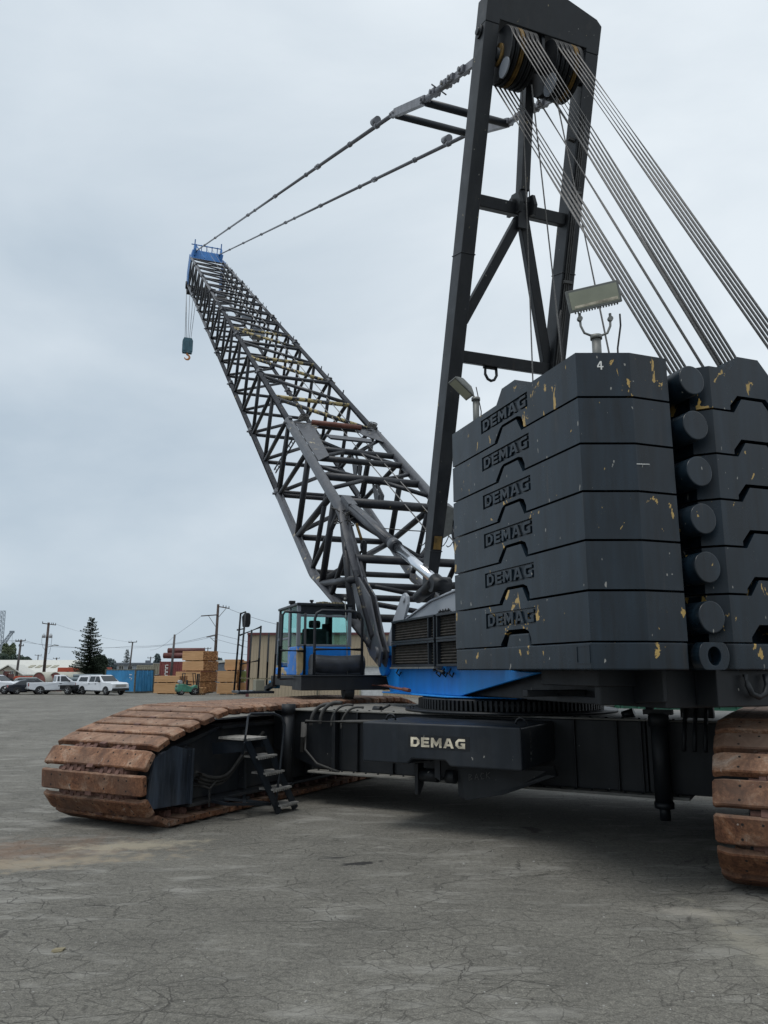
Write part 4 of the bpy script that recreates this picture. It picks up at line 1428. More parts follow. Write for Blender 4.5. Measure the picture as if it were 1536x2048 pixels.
for r in (-BW, BW):
    for f_n, lab in ((n_up, 'u'), (n_lo, 'l')):
        brk = 3.75 if lab == 'u' else 5.1
        bm_.path([bp(0.35, f_n(0.35), r), bp(brk - 0.05, f_n(brk - 0.05), r), bp(brk + 0.12, f_n(brk + 0.12), r), bp(10.3, f_n(10.3), r)], 0.125 if lab == 'u' else 0.115, 14)
        bm_.path([bp(10.3, f_n(10.3), r), bp(B_END, f_n(20), r)], 0.098, 12)
for b, rad in ((8.05, 0.085), (5.95, 0.10), (4.35, 0.11), (2.35, 0.09)):
    bm_.tube(bp(b, n_up(b), -BW), bp(b, n_up(b), BW), rad, n=12, m=1)
for b in (5.2, 10.4):
    bm_.tube(bp(b, NL, -BW), bp(b, NL, BW), 0.07, n=12, m=1)
    for r in (-BW, BW):
        bm_.tube(bp(b, NL, r), bp(b, NU, r), 0.06, n=10, m=1)
boom = bm_.build('boom', [M['boom'], M['brace']], crane, bevel=0.0)
PANEL = 2.95
nodes = [4.25 + PANEL * i for i in range(18)]
nodes = [b for b in nodes if b < B_END - 0.3]
braces = []                                     # (p, q, radius, material)
for i, b in enumerate(nodes):
    rr = 0.082 if b < 10 else 0.066
    up_y = 'brace_y' if 13 < b < 27 and i % 2 else 'brace'
    for r in (-BW, BW):
        braces.append((bp(b, n_lo(b), r), bp(b + 0.25, n_up(b), r), rr, 'brace', b))
        if b - PANEL > 1.0:
            braces.append((bp(b, n_lo(b), r), bp(b - PANEL + 0.5, n_up(b - PANEL + 0.5), r), rr, 'brace', b))
    braces.append((bp(b + 0.1, n_up(b + 0.1), -BW), bp(b + 0.1, n_up(b + 0.1), BW), rr, up_y, b))
    if i > 0 and b > 12:
        braces.append((bp(b - 0.1, NU, -BW), bp(b - PANEL + 0.3, NU, BW), rr * 0.95, up_y, b))
    braces.append((bp(b, n_lo(b), -BW), bp(b, n_lo(b), BW), rr, 'brace', b))
    if i > 0:
        braces.append((bp(b, n_lo(b), BW), bp(b - PANEL + 0.2, n_lo(b - PANEL + 0.2), -BW), rr * 0.95, 'brace', b))
# base section: heavy cross beams with V struts, the way the hydraulic backstops push on it
for b0, b1 in ((9.6, 8.05), (7.2, 8.05), (5.1, 5.95), (6.7, 5.95)):
    for r in (-BW, BW):
        braces.append((bp(b0, n_up(b0), r), bp(b1, n_up(b1), r * 0.12), 0.055, 'brace', 0))
for r in (-BW, BW):
    braces.append((bp(3.75, n_up(3.75), r), bp(1.75, -0.37, r), 0.085, 'brace', 0))
    braces.append((bp(3.4, n_lo(3.4), r), bp(2.9, n_up(2.9), r), 0.06, 'brace', 0))
    braces.append((bp(5.3, -1.08, r), bp(4.0, 1.1, r * 0.98), 0.06, 'brace', 0))
braces.append((bp(1.9, -0.40, -BW), bp(1.9, -0.40, BW), 0.085, 'brace', 0))
braces.append((bp(3.3, -0.70, -BW), bp(3.3, -0.70, BW), 0.07, 'brace', 0))
braces.append((bp(3.3, -0.70, -BW), bp(1.9, -0.40, BW), 0.06, 'brace', 0))
braces.append((bp(5.1, -1.08, -BW), bp(3.3, -0.70, BW), 0.06, 'brace', 0))
braces.append((bp(3.9, 1.1, -BW), bp(2.4, 0.75, BW * 0.1), 0.075, 'brace', 0))
braces.append((bp(3.9, 1.1, BW), bp(2.4, 0.75, BW * 0.1), 0.075, 'brace', 0))
braces.sort(key=lambda t: t[4])
for p, q, rad, mt, b in braces[:96]:
    MB().tube(p, q, rad, n=10).build('brace', M[mt], boom)
rest = MB()
for p, q, rad, mt, b in braces[96:]:
    rest.tube(p, q, rad, n=8)
tag(rest.build('braces', M['brace'], boom), kind='stuff')
# gusset plates and fittings on the base section
gp = MB()
gp.prism([bp(9.95, NU + 0.08, -BW + 0.1), bp(10.1, NU + 0.08, -BW * 0.35), bp(9.45, NU + 0.08, -BW * 0.55), bp(7.3, NU + 0.08, -BW * 0.62), bp(6.8, NU + 0.08, -BW + 0.1)], bp(0, 0.02, 0) - bp(0, 0, 0))
gp.prism([bp(9.95, NU + 0.08, BW - 0.1), bp(10.1, NU + 0.08, BW * 0.45), bp(9.5, NU + 0.08, BW * 0.55), bp(9.0, NU + 0.08, BW - 0.1)], bp(0, 0.02, 0) - bp(0, 0, 0))
gp.prism([bp(8.75, NU + 0.18, -BW * 0.45), bp(8.75, NU + 0.18, BW * 0.55), bp(8.45, NU + 0.18, BW * 0.5), bp(8.45, NU + 0.18, -BW * 0.4)], bp(0, 0.05, 0) - bp(0, 0, 0))
for r in (0.02, 0.14):
    gp.prism([bp(8.15, NU - 0.05, r), bp(7.4, NU - 0.15, r), bp(7.35, NU - 0.42, r), bp(7.6, NU - 0.45, r)], (0.03, 0, 0))
    gp.prism([bp(6.05, NU - 0.05, r), bp(5.35, NU - 0.15, r), bp(5.3, NU - 0.38, r), bp(5.5, NU - 0.42, r)], (0.03, 0, 0))
gp.build('gusset_plate', M['boom'], boom)
rd = MB()
rd.tube(bp(10.05, NU + 0.16, -BW * 0.55), bp(10.05, NU + 0.16, BW * 0.6), 0.075, n=12)
rd.build('rope_roller', M['redbar'], boom)
for r in (-BW * 0.75, BW * 0.85):
    rc = MB()
    for k in range(4):
        rc.path([bp(10.1 + 0.14 * math.cos(t) + 0.03 * k, NU + 0.2 + 0.03 * k, r + 0.13 * math.sin(t) + 0.02 * k) for t in [j * 0.45 for j in range(15)]], 0.016, 6)
    rc.build('coiled_hose', M['hose'], boom)
for i in range(36):
    b = 12 + i * 1.2
    for r in (-BW, BW):
        if rnd.random() < 0.45:
            MB().bar(bp(b, NU + 0.08, r), bp(b, NU + 0.22, r), 0.03, 0.05).build('rope_guide', M['boom'], boom)
ldr = MB()                                      # ladder lying along the left side
for s_ in (0, 0.28):
    ldr.bar(bp(11.6 + s_, -0.9, -BW + 0.1), bp(9.5 + s_, 0.95, -BW + 0.1), 0.03, 0.04)
for i in range(9):
    t = (i + 0.5) / 9
    ldr.tube(bp(11.6 - 2.1 * t, -0.9 + 1.85 * t, -BW + 0.1), bp(11.88 - 2.1 * t, -0.9 + 1.85 * t, -BW + 0.1), 0.014, n=6)
ldr.build('ladder', M['brace'], boom)
for bc, sz in ((bp(27.5, 0.6, 0.25), (0.6, 0.5, 0.4)), (bp(40.5, 0.5, -0.3), (0.5, 0.4, 0.3)), (bp(31, 0.8, 0.1), (0.5, 0.3, 0.25))):
    bxs = MB()
    bxs.box(bc, sz)
    bxs.box(bc + V((0, 0, sz[2] / 2)), (sz[0] * 1.1, sz[1] * 1.1, 0.04))
    bxs.build('rope_guard', M['grey'], boom)
hk = MB()
hk.path([bp(3.45, n_up(3.45) - 0.05, -BW + 0.27), bp(3.0, 0.86, -BW + 0.28)], 0.035, 8, 1)
for z_ in (0.70, 0.46):
    hk.path([bp(2.75 + 0.03 * z_, z_ + 0.1, -BW + 0.28 + 0.05 * math.cos(t)) + V((0, 0.0, 0.11 * math.sin(t))) for t in [i * 0.42 for i in range(16)]], 0.028, 8, 0)
hk.bar(bp(2.45, 0.35, -BW + 0.28), bp(2.75, 0.9, -BW + 0.28), 0.09, 0.05)
hk.build('chain_sling', [M['frame'], M['yellow']], boom)
ty = MB()
for k in range(7):
    r0 = -BW + 0.12 * math.sin(k * 2.1)
    ty.path([bp(3.3 + 0.10 * k + 0.17 * math.cos(t + k), n_up(3.3) + 0.18 - 0.10 * k * 0.3 + 0.15 * math.sin(t + k), r0 + 0.12 * math.sin(t * 2)) for t in [j * 0.5 for j in range(11)]], 0.013, 6)
ty.path([bp(3.9, NU + 0.12, -BW + 0.1), bp(3.0, NU, -0.8), bp(3.2, NU - 0.1, 0.0), bp(3.1, NU - 0.05, 0.8), bp(3.6, NU, BW)], 0.012, 6)
for k in range(5):
    r0 = BW - 0.1 - 0.16 * k
    ty.path([bp(3.4 + 0.15 * math.cos(t), NU - 0.3 + 0.22 * math.sin(t), r0 + 0.05 * math.sin(t)) for t in [j * 0.55 for j in range(10)]], 0.011, 6)
ty.build('loose_cable', M['hose'], boom)
# boom head
hd = MB()
hd.prism([bp(54.2, NU + 0.1, -BW - 0.06), bp(56.6, NU + 0.1, -BW - 0.06), bp(57.3, -0.3, -BW - 0.06), bp(56.6, -1.5, -BW - 0.06), bp(55.2, -1.3, -BW - 0.06), bp(55.5, -0.3, -BW - 0.06)], (0.08, 0, 0))
hd.prism([bp(54.2, NU + 0.1, BW - 0.02), bp(56.6, NU + 0.1, BW - 0.02), bp(57.3, -0.3, BW - 0.02), bp(56.6, -1.5, BW - 0.02), bp(55.2, -1.3, BW - 0.02), bp(55.5, -0.3, BW - 0.02)], (0.08, 0, 0))
hd.prism([bp(55.3, NU - 0.05, -BW), bp(56.5, NU - 0.05, -BW), bp(56.3, NU + 0.55, -BW * 0.9), bp(55.9, NU + 0.55, -BW * 0.9)], (2 * BW * 0.93, 0, 0))
for r in (-BW * 0.85, BW * 0.75):
    hd.prism([bp(55.4, NU + 0.2, r), bp(56.4, NU + 0.2, r), bp(56.2, NU + 0.8, r), bp(55.9, NU + 0.95, r), bp(55.6, NU + 0.7, r)], (0.14, 0, 0))
    hd.bar(bp(56.1, NU + 0.7, r + 0.07), bp(56.3, NU + 1.35, r + 0.07), 0.08, 0.08)
for k in range(5):
    hd.bar(bp(56.1, NU + 0.5, -BW * 0.7 + k * 0.42), bp(56.3, NU + 1.0, -BW * 0.7 + k * 0.42), 0.06, 0.06)
hd.tube(bp(56.2, NU + 0.95, -BW), bp(56.2, NU + 0.95, BW * 0.85), 0.045, n=8)
hd.bar(bp(55.2, NU + 0.9, -BW * 0.72), bp(53.6, NU + 0.25, -BW * 0.3), 0.07, 0.07, )
head = hd.build('boom_head', M['headblue'], boom)
hs_ = MB()
hs_.tube(bp(56.4, -1.55, -1.30), bp(56.4, -1.55, 1.0), 0.4, n=20)
hs_.build('head_sheave', M['frame'], head)

# ---------------------------------------------------------------- gantry (A-frame)
GB, GT = V((0, 0.92, 3.15)), V((0, -1.83, 12.30))
gdir = (GT - GB).normalized()
gnrm = V((0, gdir.z, -gdir.y))                   # faces forward


def gpnt(z, r):
    t = (z - GB.z) / (GT.z - GB.z)
    p = GB + (GT - GB) * t
    return V((r, p.y, p.z))


GR = 0.965
gm = MB()  #                                        # head box of the gantry
hd_pts = [(-1.087, 11.94), (-1.087, 12.36), (-0.98, 12.46), (-0.20, 12.66), (0.20, 12.64), (0.88, 12.46), (0.985, 12.38), (0.985, 11.94), (0.743, 11.94), (0.743, 11.99), (-0.845, 12.01), (-0.845, 11.94)]
gm.prism([gpnt(z, x) - gnrm * 0.183 for x, z in hd_pts], gnrm * 0.366)
gantry = gm.build('gantry', M['gantry'], crane, bevel=0.012)
for r in (-GR, GR):
    l1 = MB()
    rings = []
    for z, wx, wy in ((3.15, 0.15, 0.20), (3.9, 0.20, 0.27), (5.2, 0.235, 0.32), (11.938, 0.240, 0.36)):
        p = gpnt(z, r if r < 0 else r - 0.101 * (z - 3.15) / 8.79)
        rings.append([p + V((sx * wx / 2, 0, 0)) + gnrm * (sy * wy / 2) for sx, sy in ((-1, -1), (1, -1), (1, 1), (-1, 1))])
    l1.loft(rings, 0, False)
    for z in (3.95, 8.55):
        p = gpnt(z, r if r < 0 else r - 0.101 * (z - 3.15) / 8.79)
        l1.bar(p - gdir * 0.01, p + gdir * 0.01, 0.262 if z > 5 else 0.222, 0.365 if z > 5 else 0.31, 0, gnrm)
    lo = l1.build('leg', M['gantry'], gantry, bevel=0.012)
    if r < 0:
        dc = MB()
        p = gpnt(3.98, r)
        q = p - gnrm * 0.162
        dc.bar(q + gdir * 0.0, q + gdir * 0.22, 0.13, 0.006, 0, gnrm)
        dc.build('warning_label', M['yellow'], lo)
        dc = MB()
        p = gpnt(4.35, r) - gnrm * 0.14 + V((0.10, 0, 0))
        dc.prism([p + gdir * 0.35, p + gdir * 0.30 + V((0.13, -0.02, 0)), p - gdir * 0.12 + V((0.13, -0.02, 0)), p - gdir * 0.2], (0, 0.03, 0))
        dc.build('pin_ear', M['galv'], lo)
    else:
        hz = MB()
        for k in range(3):
            hz.path([gpnt(z, r - 0.101 * (z - 3.15) / 8.79) - gnrm * 0.19 + V((-0.07 + 0.035 * k, 0, 0)) for z in (3.6, 6, 9, 11)], 0.014, 6)
        for z in (5.0, 6.6, 8.4, 9.8):
            r_z = r - 0.101 * (z - 3.15) / 8.79
            hz.bar(gpnt(z, r_z) - gnrm * 0.19 + V((-0.10, 0, 0)), gpnt(z, r_z) - gnrm * 0.19 + V((0.06, 0, 0)), 0.06, 0.05)
        hz.bar(gpnt(10.55, r) + V((-0.32, -0.12, 0.05)), gpnt(10.55, r) + V((-0.05, -0.12, 0)), 0.05, 0.05)
        hz.build('cable_run', M['hose'], lo)
    bo = MB()
    pz = gpnt(11.85, r if r < 0 else r - 0.10)
    for rad, ln in ((0.10, 0.03), (0.055, 0.06)):
        bo.tube(pz + V((math.copysign(0.12, r), 0, 0)), pz + V((math.copysign(0.12 + ln, r), 0, 0)), rad, n=20)
    bo.build('pin_boss', M['gantry'], lo)
for z, h in ((9.40, 0.19), (7.02, 0.19)):
    MB().bar(gpnt(z, -GR + 0.118), gpnt(z, GR - 0.118 - 0.10 * (z - 3.15) / 8.8), 0.17, h, 0, gdir).build('crossbar', M['gantry'], gantry, bevel=0.012)
ctr = gpnt(9.30, -0.02)
for r, z in ((-GR + 0.10, 7.55), (GR - 0.16, 7.0)):
    MB().bar(ctr + V((math.copysign(0.04, r), 0, -0.04)), gpnt(z, r), 0.155 if r < 0 else 0.17, 0.13, 0, gnrm).build('diagonal', M['gantry'], gantry, bevel=0.01)
kn = MB()
for dx in (-0.16, 0.10):
    kn.prism([ctr + V((dx, 0, 0)) + gdir * a - gnrm * b for a, b in ((0.02, -0.20), (0.02, 0.22), (0.18, 0.24), (0.36, 0.12), (0.36, -0.10), (0.2, -0.2))], (0.06, 0, 0))
kn.tube(ctr + gdir * 0.20 + V((-0.22, 0, 0)), ctr + gdir * 0.20 + V((0.22, 0, 0)), 0.075, n=16)
kn.bar(ctr + V((0, 0, -0.22)) - gnrm * 0.075, ctr + gdir * 0.1 - gnrm * 0.075, 0.20, 0.03, 0, gnrm)
kn.build('mast_knuckle', M['gantry'], gantry, bevel=0.006)
mast = MB()
m0, m1 = ctr + gdir * 0.22, V((-0.0, -1.35, 12.0))
mast.tube(m0, m0 + (m1 - m0) * 0.12, 0.085, n=14)
mast.bar(m0 + (m1 - m0) * 0.08, m1, 0.155, 0.20, 0, gnrm)
mast.path([m0 + V((0.085, -0.1, 0.1)), m0 + V((0.09, -0.11, 0.8)), m0 + V((0.09, -0.13, 2.2))], 0.012, 6)
mast.build('raising_cylinder', M['gantry'], gantry, bevel=0.03)
# shackle on the lower bar
shk = MB()
c0 = gpnt(6.92, -0.28)
shk.bar(c0 + V((-0.12, 0, 0)), c0 + V((0.12, 0, 0)), 0.06, 0.05)
shk.path([c0 + V((-0.10, -0.02, -0.02)), c0 + V((-0.105, -0.02, -0.14)), c0 + V((-0.06, -0.02, -0.22)), c0 + V((0.0, -0.02, -0.245)), c0 + V((0.06, -0.02, -0.22)), c0 + V((0.105, -0.02, -0.14)), c0 + V((0.10, -0.02, -0.02))], 0.024, 10)
shk.build('shackle', M['gantry'], gantry)
# sheaves
SC = V((0, -1.72, 11.50))
SRAD = 0.415
for grp, r0 in enumerate((-0.74, 0.06)):
    for k in range(6):
        r = r0 + k * 0.085
        s = MB()
        yel = k in (2,) if grp == 0 else k in (4,)
        rr = [(-0.030, SRAD), (-0.022, SRAD + 0.012), (-0.010, SRAD - 0.045), (0.010, SRAD - 0.045), (0.022, SRAD + 0.012), (0.030, SRAD)]
        rings = [[SC + V((r + dx, rad * math.cos(t), rad * math.sin(t))) for t in [2 * math.pi * i / 36 for i in range(36)]] for dx, rad in rr]
        s.loft(rings, 0, True)
        s.build('sheave', M['yellow'] if yel else M['gantry'], gantry)
ax = MB()
ax.tube(SC + V((-0.85, 0, 0)), SC + V((0.76, 0, 0)), 0.10, n=16)
ax.tube(SC + V((-0.80, 0, 0)), SC + V((-0.765, 0, 0)), 0.17, n=20, m=1)
ax.box(SC + V((-0.18, 0.0, 0.3)), (0.06, 0.30, 0.5))
ax.box(SC + V((-0.04, 0.0, 0.3)), (0.05, 0.30, 0.5))
ax.build('sheave_shaft', [M['gantry'], M['yellow']], gantry)
for x_, y_, z_, r_c in ((-0.80, -0.18, -0.38, 0.15), (-0.06, -0.28, -0.55, 0.17)):
    gdp = MB()
    gdp.tube(SC + V((x_, y_, z_)), SC + V((x_ + 0.025, y_, z_)), r_c, n=24)
    gdp.build('sheave_cap', M['grey'], gantry)

# luffing ropes from the gantry sheaves down to the tail
def rope(p, q, r=0.0155, sag=0.0, name='luffing_rope'):
    p, q = V(p), V(q)
    q2 = MB()
    n = 10 if sag else 2
    q2.path([p + (q - p) * (i / n) - V((0, 0, sag * 4 * (i / n) * (1 - i / n))) for i in range(n + 1)], r, 8)
    return q2.build(name, M['wire'], crane)


off = V((0, -0.88, 0.48)) * (SRAD - 0.03)
for k in range(6):
    r = -0.74 + k * 0.085
    if k < 5:
        rope(SC + V((r + 0.02, 0, 0)) - off, (-0.50 + k * 0.068, -4.80, 4.85))
    rope(SC + V((r, 0, 0)) + off, (-0.03 + k * 0.066, -5.02, 4.86))
    r = 0.06 + k * 0.085
    if k in (0, 4):
        rope(SC + V((r, 0, 0)) - off, (-0.02 + k * 0.075, -4.84, 4.85))
    if k < 5:
        rope(SC + V((r, 0, 0)) + off, (0.52 + k * 0.075, -5.3, 4.86))
rope((-0.22, -1.75, 11.1), (0.42, -1.6, 3.3), 0.013)
rope((0.16, -1.85, 10.9), (0.70, -2.7, 3.3), 0.013)
rope((-0.36, -1.7, 11.0), (-0.16, -1.3, 3.3), 0.011)
# boom top ropes
for r, nn in ((-0.18, NU + 0.35), (0.25, NU + 0.30)):
    rope(bp(55.8, NU + 0.9, r), bp(2.2, NU + 0.1, r + 0.5), 0.014, 0.5, 'hoist_rope')

# ---------------------------------------------------------------- pendants
for r in (-0.90, 0.90):
    pd = MB()
    A_ = V((r, 47.6, 35.2))
    S1 = V((r, 2.54, 13.66))
    S2 = V((r, 0.93, 12.72))
    E_ = V((r, -1.15, 11.82))
    def lerp(p, q, t): return p + (q - p) * t
    n = 7
    for i in range(n):
        p, q = lerp(A_, S1, i / n), lerp(A_, S1, (i + 1) / n)
        pd.tube(p, q, 0.046, n=10)
        d = (q - p).normalized()
        pd.bar(q - d * 0.22, q + d * 0.10, 0.09, 0.12)
        pd.tube(q - d * 0.16 + V((-0.08, 0, 0)), q - d * 0.16 + V((0.08, 0, 0)), 0.028, n=8)
        pd.tube(q + d * 0.02 + V((-0.08, 0, 0)), q + d * 0.02 + V((0.08, 0, 0)), 0.028, n=8)
    for yy in (20.0, 10.5, 5.8, 3.7):
        t = (47.6 - yy) / (47.6 - 2.54)
        p = lerp(A_, S1, t)
        d = (S1 - A_).normalized()
        pd.tube(p - d * 0.05, p + d * 0.05, 0.068, n=10)
        if yy in (3.7,):
            c = p + V((0.0, 0.05, 0.17))
            pd.tube(c - d * 0.22, c + d * 0.10, 0.085, n=12)
            pd.bar(p, c - d * 0.05, 0.05, 0.06)
    pd.bar(S1, S2, 0.10, 0.16)
    for i, t in enumerate((0.0, 0.22, 0.46, 0.60, 0.8)):
        p = lerp(S2, E_, t)
        d = (E_ - S2).normalized()
        pd.tube(p + V((-0.11, 0, 0)), p + V((0.11, 0, 0)), 0.042, n=10)
        pd.bar(p - d * 0.10, p + d * 0.12, 0.15, 0.10)
    pd.tube(S2, lerp(S2, E_, 0.62), 0.062, n=12)
    pd.bar(lerp(S2, E_, 0.55), E_, 0.05, 0.13)
    d = (E_ - S2).normalized()
    pd.path([lerp(S2, E_, 0.3) + V((-0.14, 0, 0.08)), lerp(S2, E_, 0.3) + V((0.16, 0, -0.06))], 0.014, 6)
    pd.build('pendant_bar', M['pend'], crane)
for y, z in ((2.54, 13.62), (0.93, 12.68)):
    MB().tube((-0.88, y, z), (0.88, y, z), 0.075, n=14).build('spreader_tube', M['black'], crane)

# hydraulic boom backstops
for r in (-BW + 0.12, BW - 0.12):
    p, q = bp(3.75, NU + 0.16, r), V((r + 0.12, 0.18, 3.32))
    d = (q - p)
    b1 = MB()
    b1.tube(p, p + d * 0.58, 0.105, n=16)
    b1.tube(p + d * 0.56, p + d * 0.60, 0.122, n=16)
    for k in range(3):
        b1.path([p + d * t + V((-0.09 + 0.07 * k, 0.06, 0.11 + 0.02 * math.sin(9 * t))) for t in (0.02, 0.15, 0.3, 0.45, 0.55)], 0.018, 6)
    b1.bar(p - d * 0.06 + V((0, 0, 0.06)), p + d * 0.05, 0.2, 0.2)
    bo = b1.build('backstop_cylinder', M['boom'], crane)
    b2 = MB()
    b2.tube(p + d * 0.60, q, 0.082, n=18)
    b2.build('piston_rod', M['chrome'], bo)
    b3 = MB()
    b3.tube(q + V((-0.16, 0, 0)), q + V((0.16, 0, 0)), 0.125, n=18)
    b3.tube(q - d * 0.04, q + d * 0.02, 0.12, n=16)
    b3.tube(q + V((-0.1, 0.05, 0)), q + V((0.02, 0.95, -0.12)), 0.10, n=14)
    b3.build('rod_eye', M['frame'], bo)

# ---------------------------------------------------------------- hook block
hb_loc = up_world(-1.10, 48.6, 0)
hkb = thing('hook_block', 'small blue-grey hook block with an orange hook hanging from the boom head', 'hook block', (hb_loc.x, hb_loc.y, 26.3), A_UP)
q = MB()
q.prism([(-0.36, -0.16, 0.45), (0.36, -0.16, 0.45), (0.40, -0.16, 0.62), (0.40, -0.16, 1.50), (0.30, -0.16, 1.72), (-0.30, -0.16, 1.72), (-0.40, -0.16, 1.50), (-0.40, -0.16, 0.62)], (0, 0.08, 0))
q.prism([(-0.36, 0.10, 0.45), (0.36, 0.10, 0.45), (0.40, 0.10, 0.62), (0.40, 0.10, 1.50), (0.30, 0.10, 1.72), (-0.30, 0.10, 1.72), (-0.40, 0.10, 1.50), (-0.40, 0.10, 0.62)], (0, 0.08, 0))
q.span((-0.38, -0.20, 0.6), (-0.14, -0.161, 1.5))
q.span((0.14, -0.20, 0.6), (0.38, -0.161, 1.5))
q.build('block_cheeks', M['teal'], hkb, bevel=0.01)
q = MB()
for dy in (-0.02, 0.05):
    q.tube((0, dy - 0.025, 1.25), (0, dy + 0.025, 1.25), 0.33, n=24)
q.build('block_sheave', M['frame'], hkb)
q = MB()
q.tube((0, 0, 0.5), (0, 0, 0.30), 0.07, n=10)
q.path([(0, 0, 0.36)] + [(0.0 + 0.2 * math.sin(t), 0, 0.12 + 0.2 * math.cos(t)) for t in [0.2 + i * 0.4 for i in range(12)]], 0.07, 10,
       rr=[0.07] * 4 + [0.085] * 4 + [0.07, 0.06, 0.05, 0.04, 0.02])
q.build('hook', M['orange'], hkb)
for i, x in enumerate((-0.28, -0.14, 0.0, 0.14, 0.27)):
    q = MB()
    q.path([(x * 0.8, 0, 1.55), (x * (1.0 if i < 1 else 2.2) - 0.05, 0.0, 6.35)], 0.017, 6)
    q.build('reeving_rope', M['wire'], hkb)
q = MB()
q.tube((-0.33, 0, 6.0), (-0.33, 0, 6.6), 0.1, n=10)
q.build('rope_socket', M['frame'], hkb)

# ---------------------------------------------------------------- floodlights on the counterweight
fl_p = up_world(-1.40, -4.62, TOPZ)
fl = thing('floodlight', 'wide rectangular floodlight on a short post on top of the counterweight', 'floodlight', fl_p, 0)
q = MB()
q.tube((0, 0, 0), (0, 0, 0.38), 0.048, n=14)
q.tube((0, 0, 0), (0, 0, 0.02), 0.09, n=14)
q.tube((0, 0, 0.37), (0, 0, 0.41), 0.062, n=14)
q.build('post', M['galv'], fl)
q = MB()
q.path([(-0.16, 0, 0.62), (-0.155, 0, 0.52), (-0.12, 0, 0.44), (-0.06, 0, 0.415), (0.06, 0, 0.415), (0.12, 0, 0.44), (0.155, 0, 0.52), (0.16, 0, 0.62)], 0.013, 8)
for e in (-0.16, 0.16):
    q.tube((e, -0.02, 0.60), (e, 0.02, 0.60), 0.028, n=10)
    q.tube((e, 0, 0.58), (e, 0, 0.66), 0.015, n=8)
q.build('yoke', M['galv'], fl)
tilt = Matrix.Rotation(math.radians(14), 3, 'X') @ Matrix.Rotation(math.radians(-13), 3, 'Y')
hc = V((-0.02, -0.02, 0.83))
q = MB()
rings = []
for y, w, h in ((-0.06, 0.56, 0.23), (-0.03, 0.56, 0.23), (0.02, 0.53, 0.21), (0.12, 0.34, 0.13)):
    rings.append([hc + tilt @ V((sx * w / 2, y, sz * h / 2)) for sx, sz in ((-1, -1), (1, -1), (1, 1), (-1, 1))])
q.loft(rings, 0, False)
for i in range(16):
    q.box(hc + tilt @ V((-0.22 + i * 0.030, -0.04, -0.124)), (0.012, 0.03, 0.020), 0, 0, tilt)
lamp = q.build('lamp_housing', M['galv'], fl, bevel=0.004)
q = MB()
q.prism([hc + tilt @ V(p) for p in ((-0.255, -0.0605, -0.092), (0.255, -0.0605, -0.092), (0.255, -0.0605, 0.092), (-0.255, -0.0605, 0.092))], tilt @ V((0, -0.003, 0)))
q.build('lamp_glass', M['lens'], lamp)
q = MB()
q.prism([hc + tilt @ V(p) for p in ((-0.22, -0.064, -0.080), (0.24, -0.064, -0.080), (0.24, -0.064, -0.050), (-0.22, -0.064, -0.058))], tilt @ V((0, -0.003, 0)))
q.build('lamp_reflector', M['cream'], lamp)
q = MB()
q.path([(-0.33, 0.1, 0.0), (-0.34, 0.08, 0.3), (-0.36, 0.05, 0.62), (-0.34, 0.05, 0.72)], 0.010, 6)
q.build('cable', M['rubber'], fl)
q = MB()
q.path([(0.23, 0.06, 0.0), (0.24, 0.07, 0.3), (0.28, 0.05, 0.55), (0.28, 0.05, 0.68)], 0.010, 6)
q.build('cable', M['rubber'], fl)

fl2_p = up_world(-1.62, -2.28, TOPZ)
fl2 = thing('floodlight', 'small grey tilted floodlight on a thin post at the far end of the counterweight', 'floodlight', fl2_p, A_UP)
q = MB()
q.tube((0, 0, 0), (0, 0, 0.48), 0.042, n=12)
q.tube((0, 0, 0.46), (0, 0, 0.50), 0.058, n=12)
q.build('post', M['galv'], fl2)
q = MB()
q.path([(0, 0, 0.48), (-0.02, 0.05, 0.56), (-0.08, 0.10, 0.62)], 0.018, 8)
q.build('yoke', M['galv'], fl2)
t2 = Matrix(((0, -0.64, 0.77), (1, 0, 0), (0, -0.77, -0.64))).to_3x3()
hc = V((-0.15, 0.08, 0.66))
q = MB()
rings = []
for y, w, h in ((0.045, 0.22, 0.34), (0.025, 0.22, 0.34), (0.0, 0.20, 0.30), (-0.07, 0.12, 0.16)):
    rings.append([hc + t2 @ V((sx * w / 2, y, sz * h / 2)) for sx, sz in ((-1, -1), (1, -1), (1, 1), (-1, 1))])
q.loft(rings, 0, False)
lamp2 = q.build('lamp_housing', M['galv'], fl2, bevel=0.006)
q = MB()
q.prism([hc + t2 @ V(p) for p in ((-0.09, 0.0455, -0.15), (0.09, 0.0455, -0.15), (0.09, 0.0455, 0.15), (-0.09, 0.0455, 0.15))], t2 @ V((0, 0.004, 0)))
q.build('lamp_glass', M['lens'], lamp2)
q = MB()
q.path([(0.03, -0.03, 0.0), (0.05, -0.05, 0.3), (0.02, 0.02, 0.66)], 0.008, 6)
q.build('cable', M['rubber'], fl2)
#BACKGROUND
# ---------------------------------------------------------------- background: vehicles
def wheel_me(r=0.40, w=0.26):
    t = MB()
    rings = []
    for dx, rad in ((-w / 2, r * 0.62), (-w / 2, r * 0.93), (-w / 2 + 0.04, r), (w / 2 - 0.04, r), (w / 2, r * 0.93), (w / 2, r * 0.62)):
        rings.append([V((rad * math.cos(a), dx, rad * math.sin(a))) for a in [2 * math.pi * i / 20 for i in range(20)]])
    t.loft(rings, 0, True)
    rm = MB()
    for e in (-1, 1):
        rm.tube((0, e * (w / 2 - 0.03), 0), (0, e * (w / 2 + 0.004), 0), r * 0.62, r * 0.60, n=18, m=1)
        for k in range(5):
            a = 2 * math.pi * k / 5
            rm.bar((0, e * (w / 2 + 0.012), 0), (r * 0.58 * math.cos(a), e * (w / 2 + 0.006), r * 0.58 * math.sin(a)), 0.09, 0.03, 0)
    return t.mesh('tyre', M['tyre']), rm.mesh('rim', [M['rim'], M['trim']])


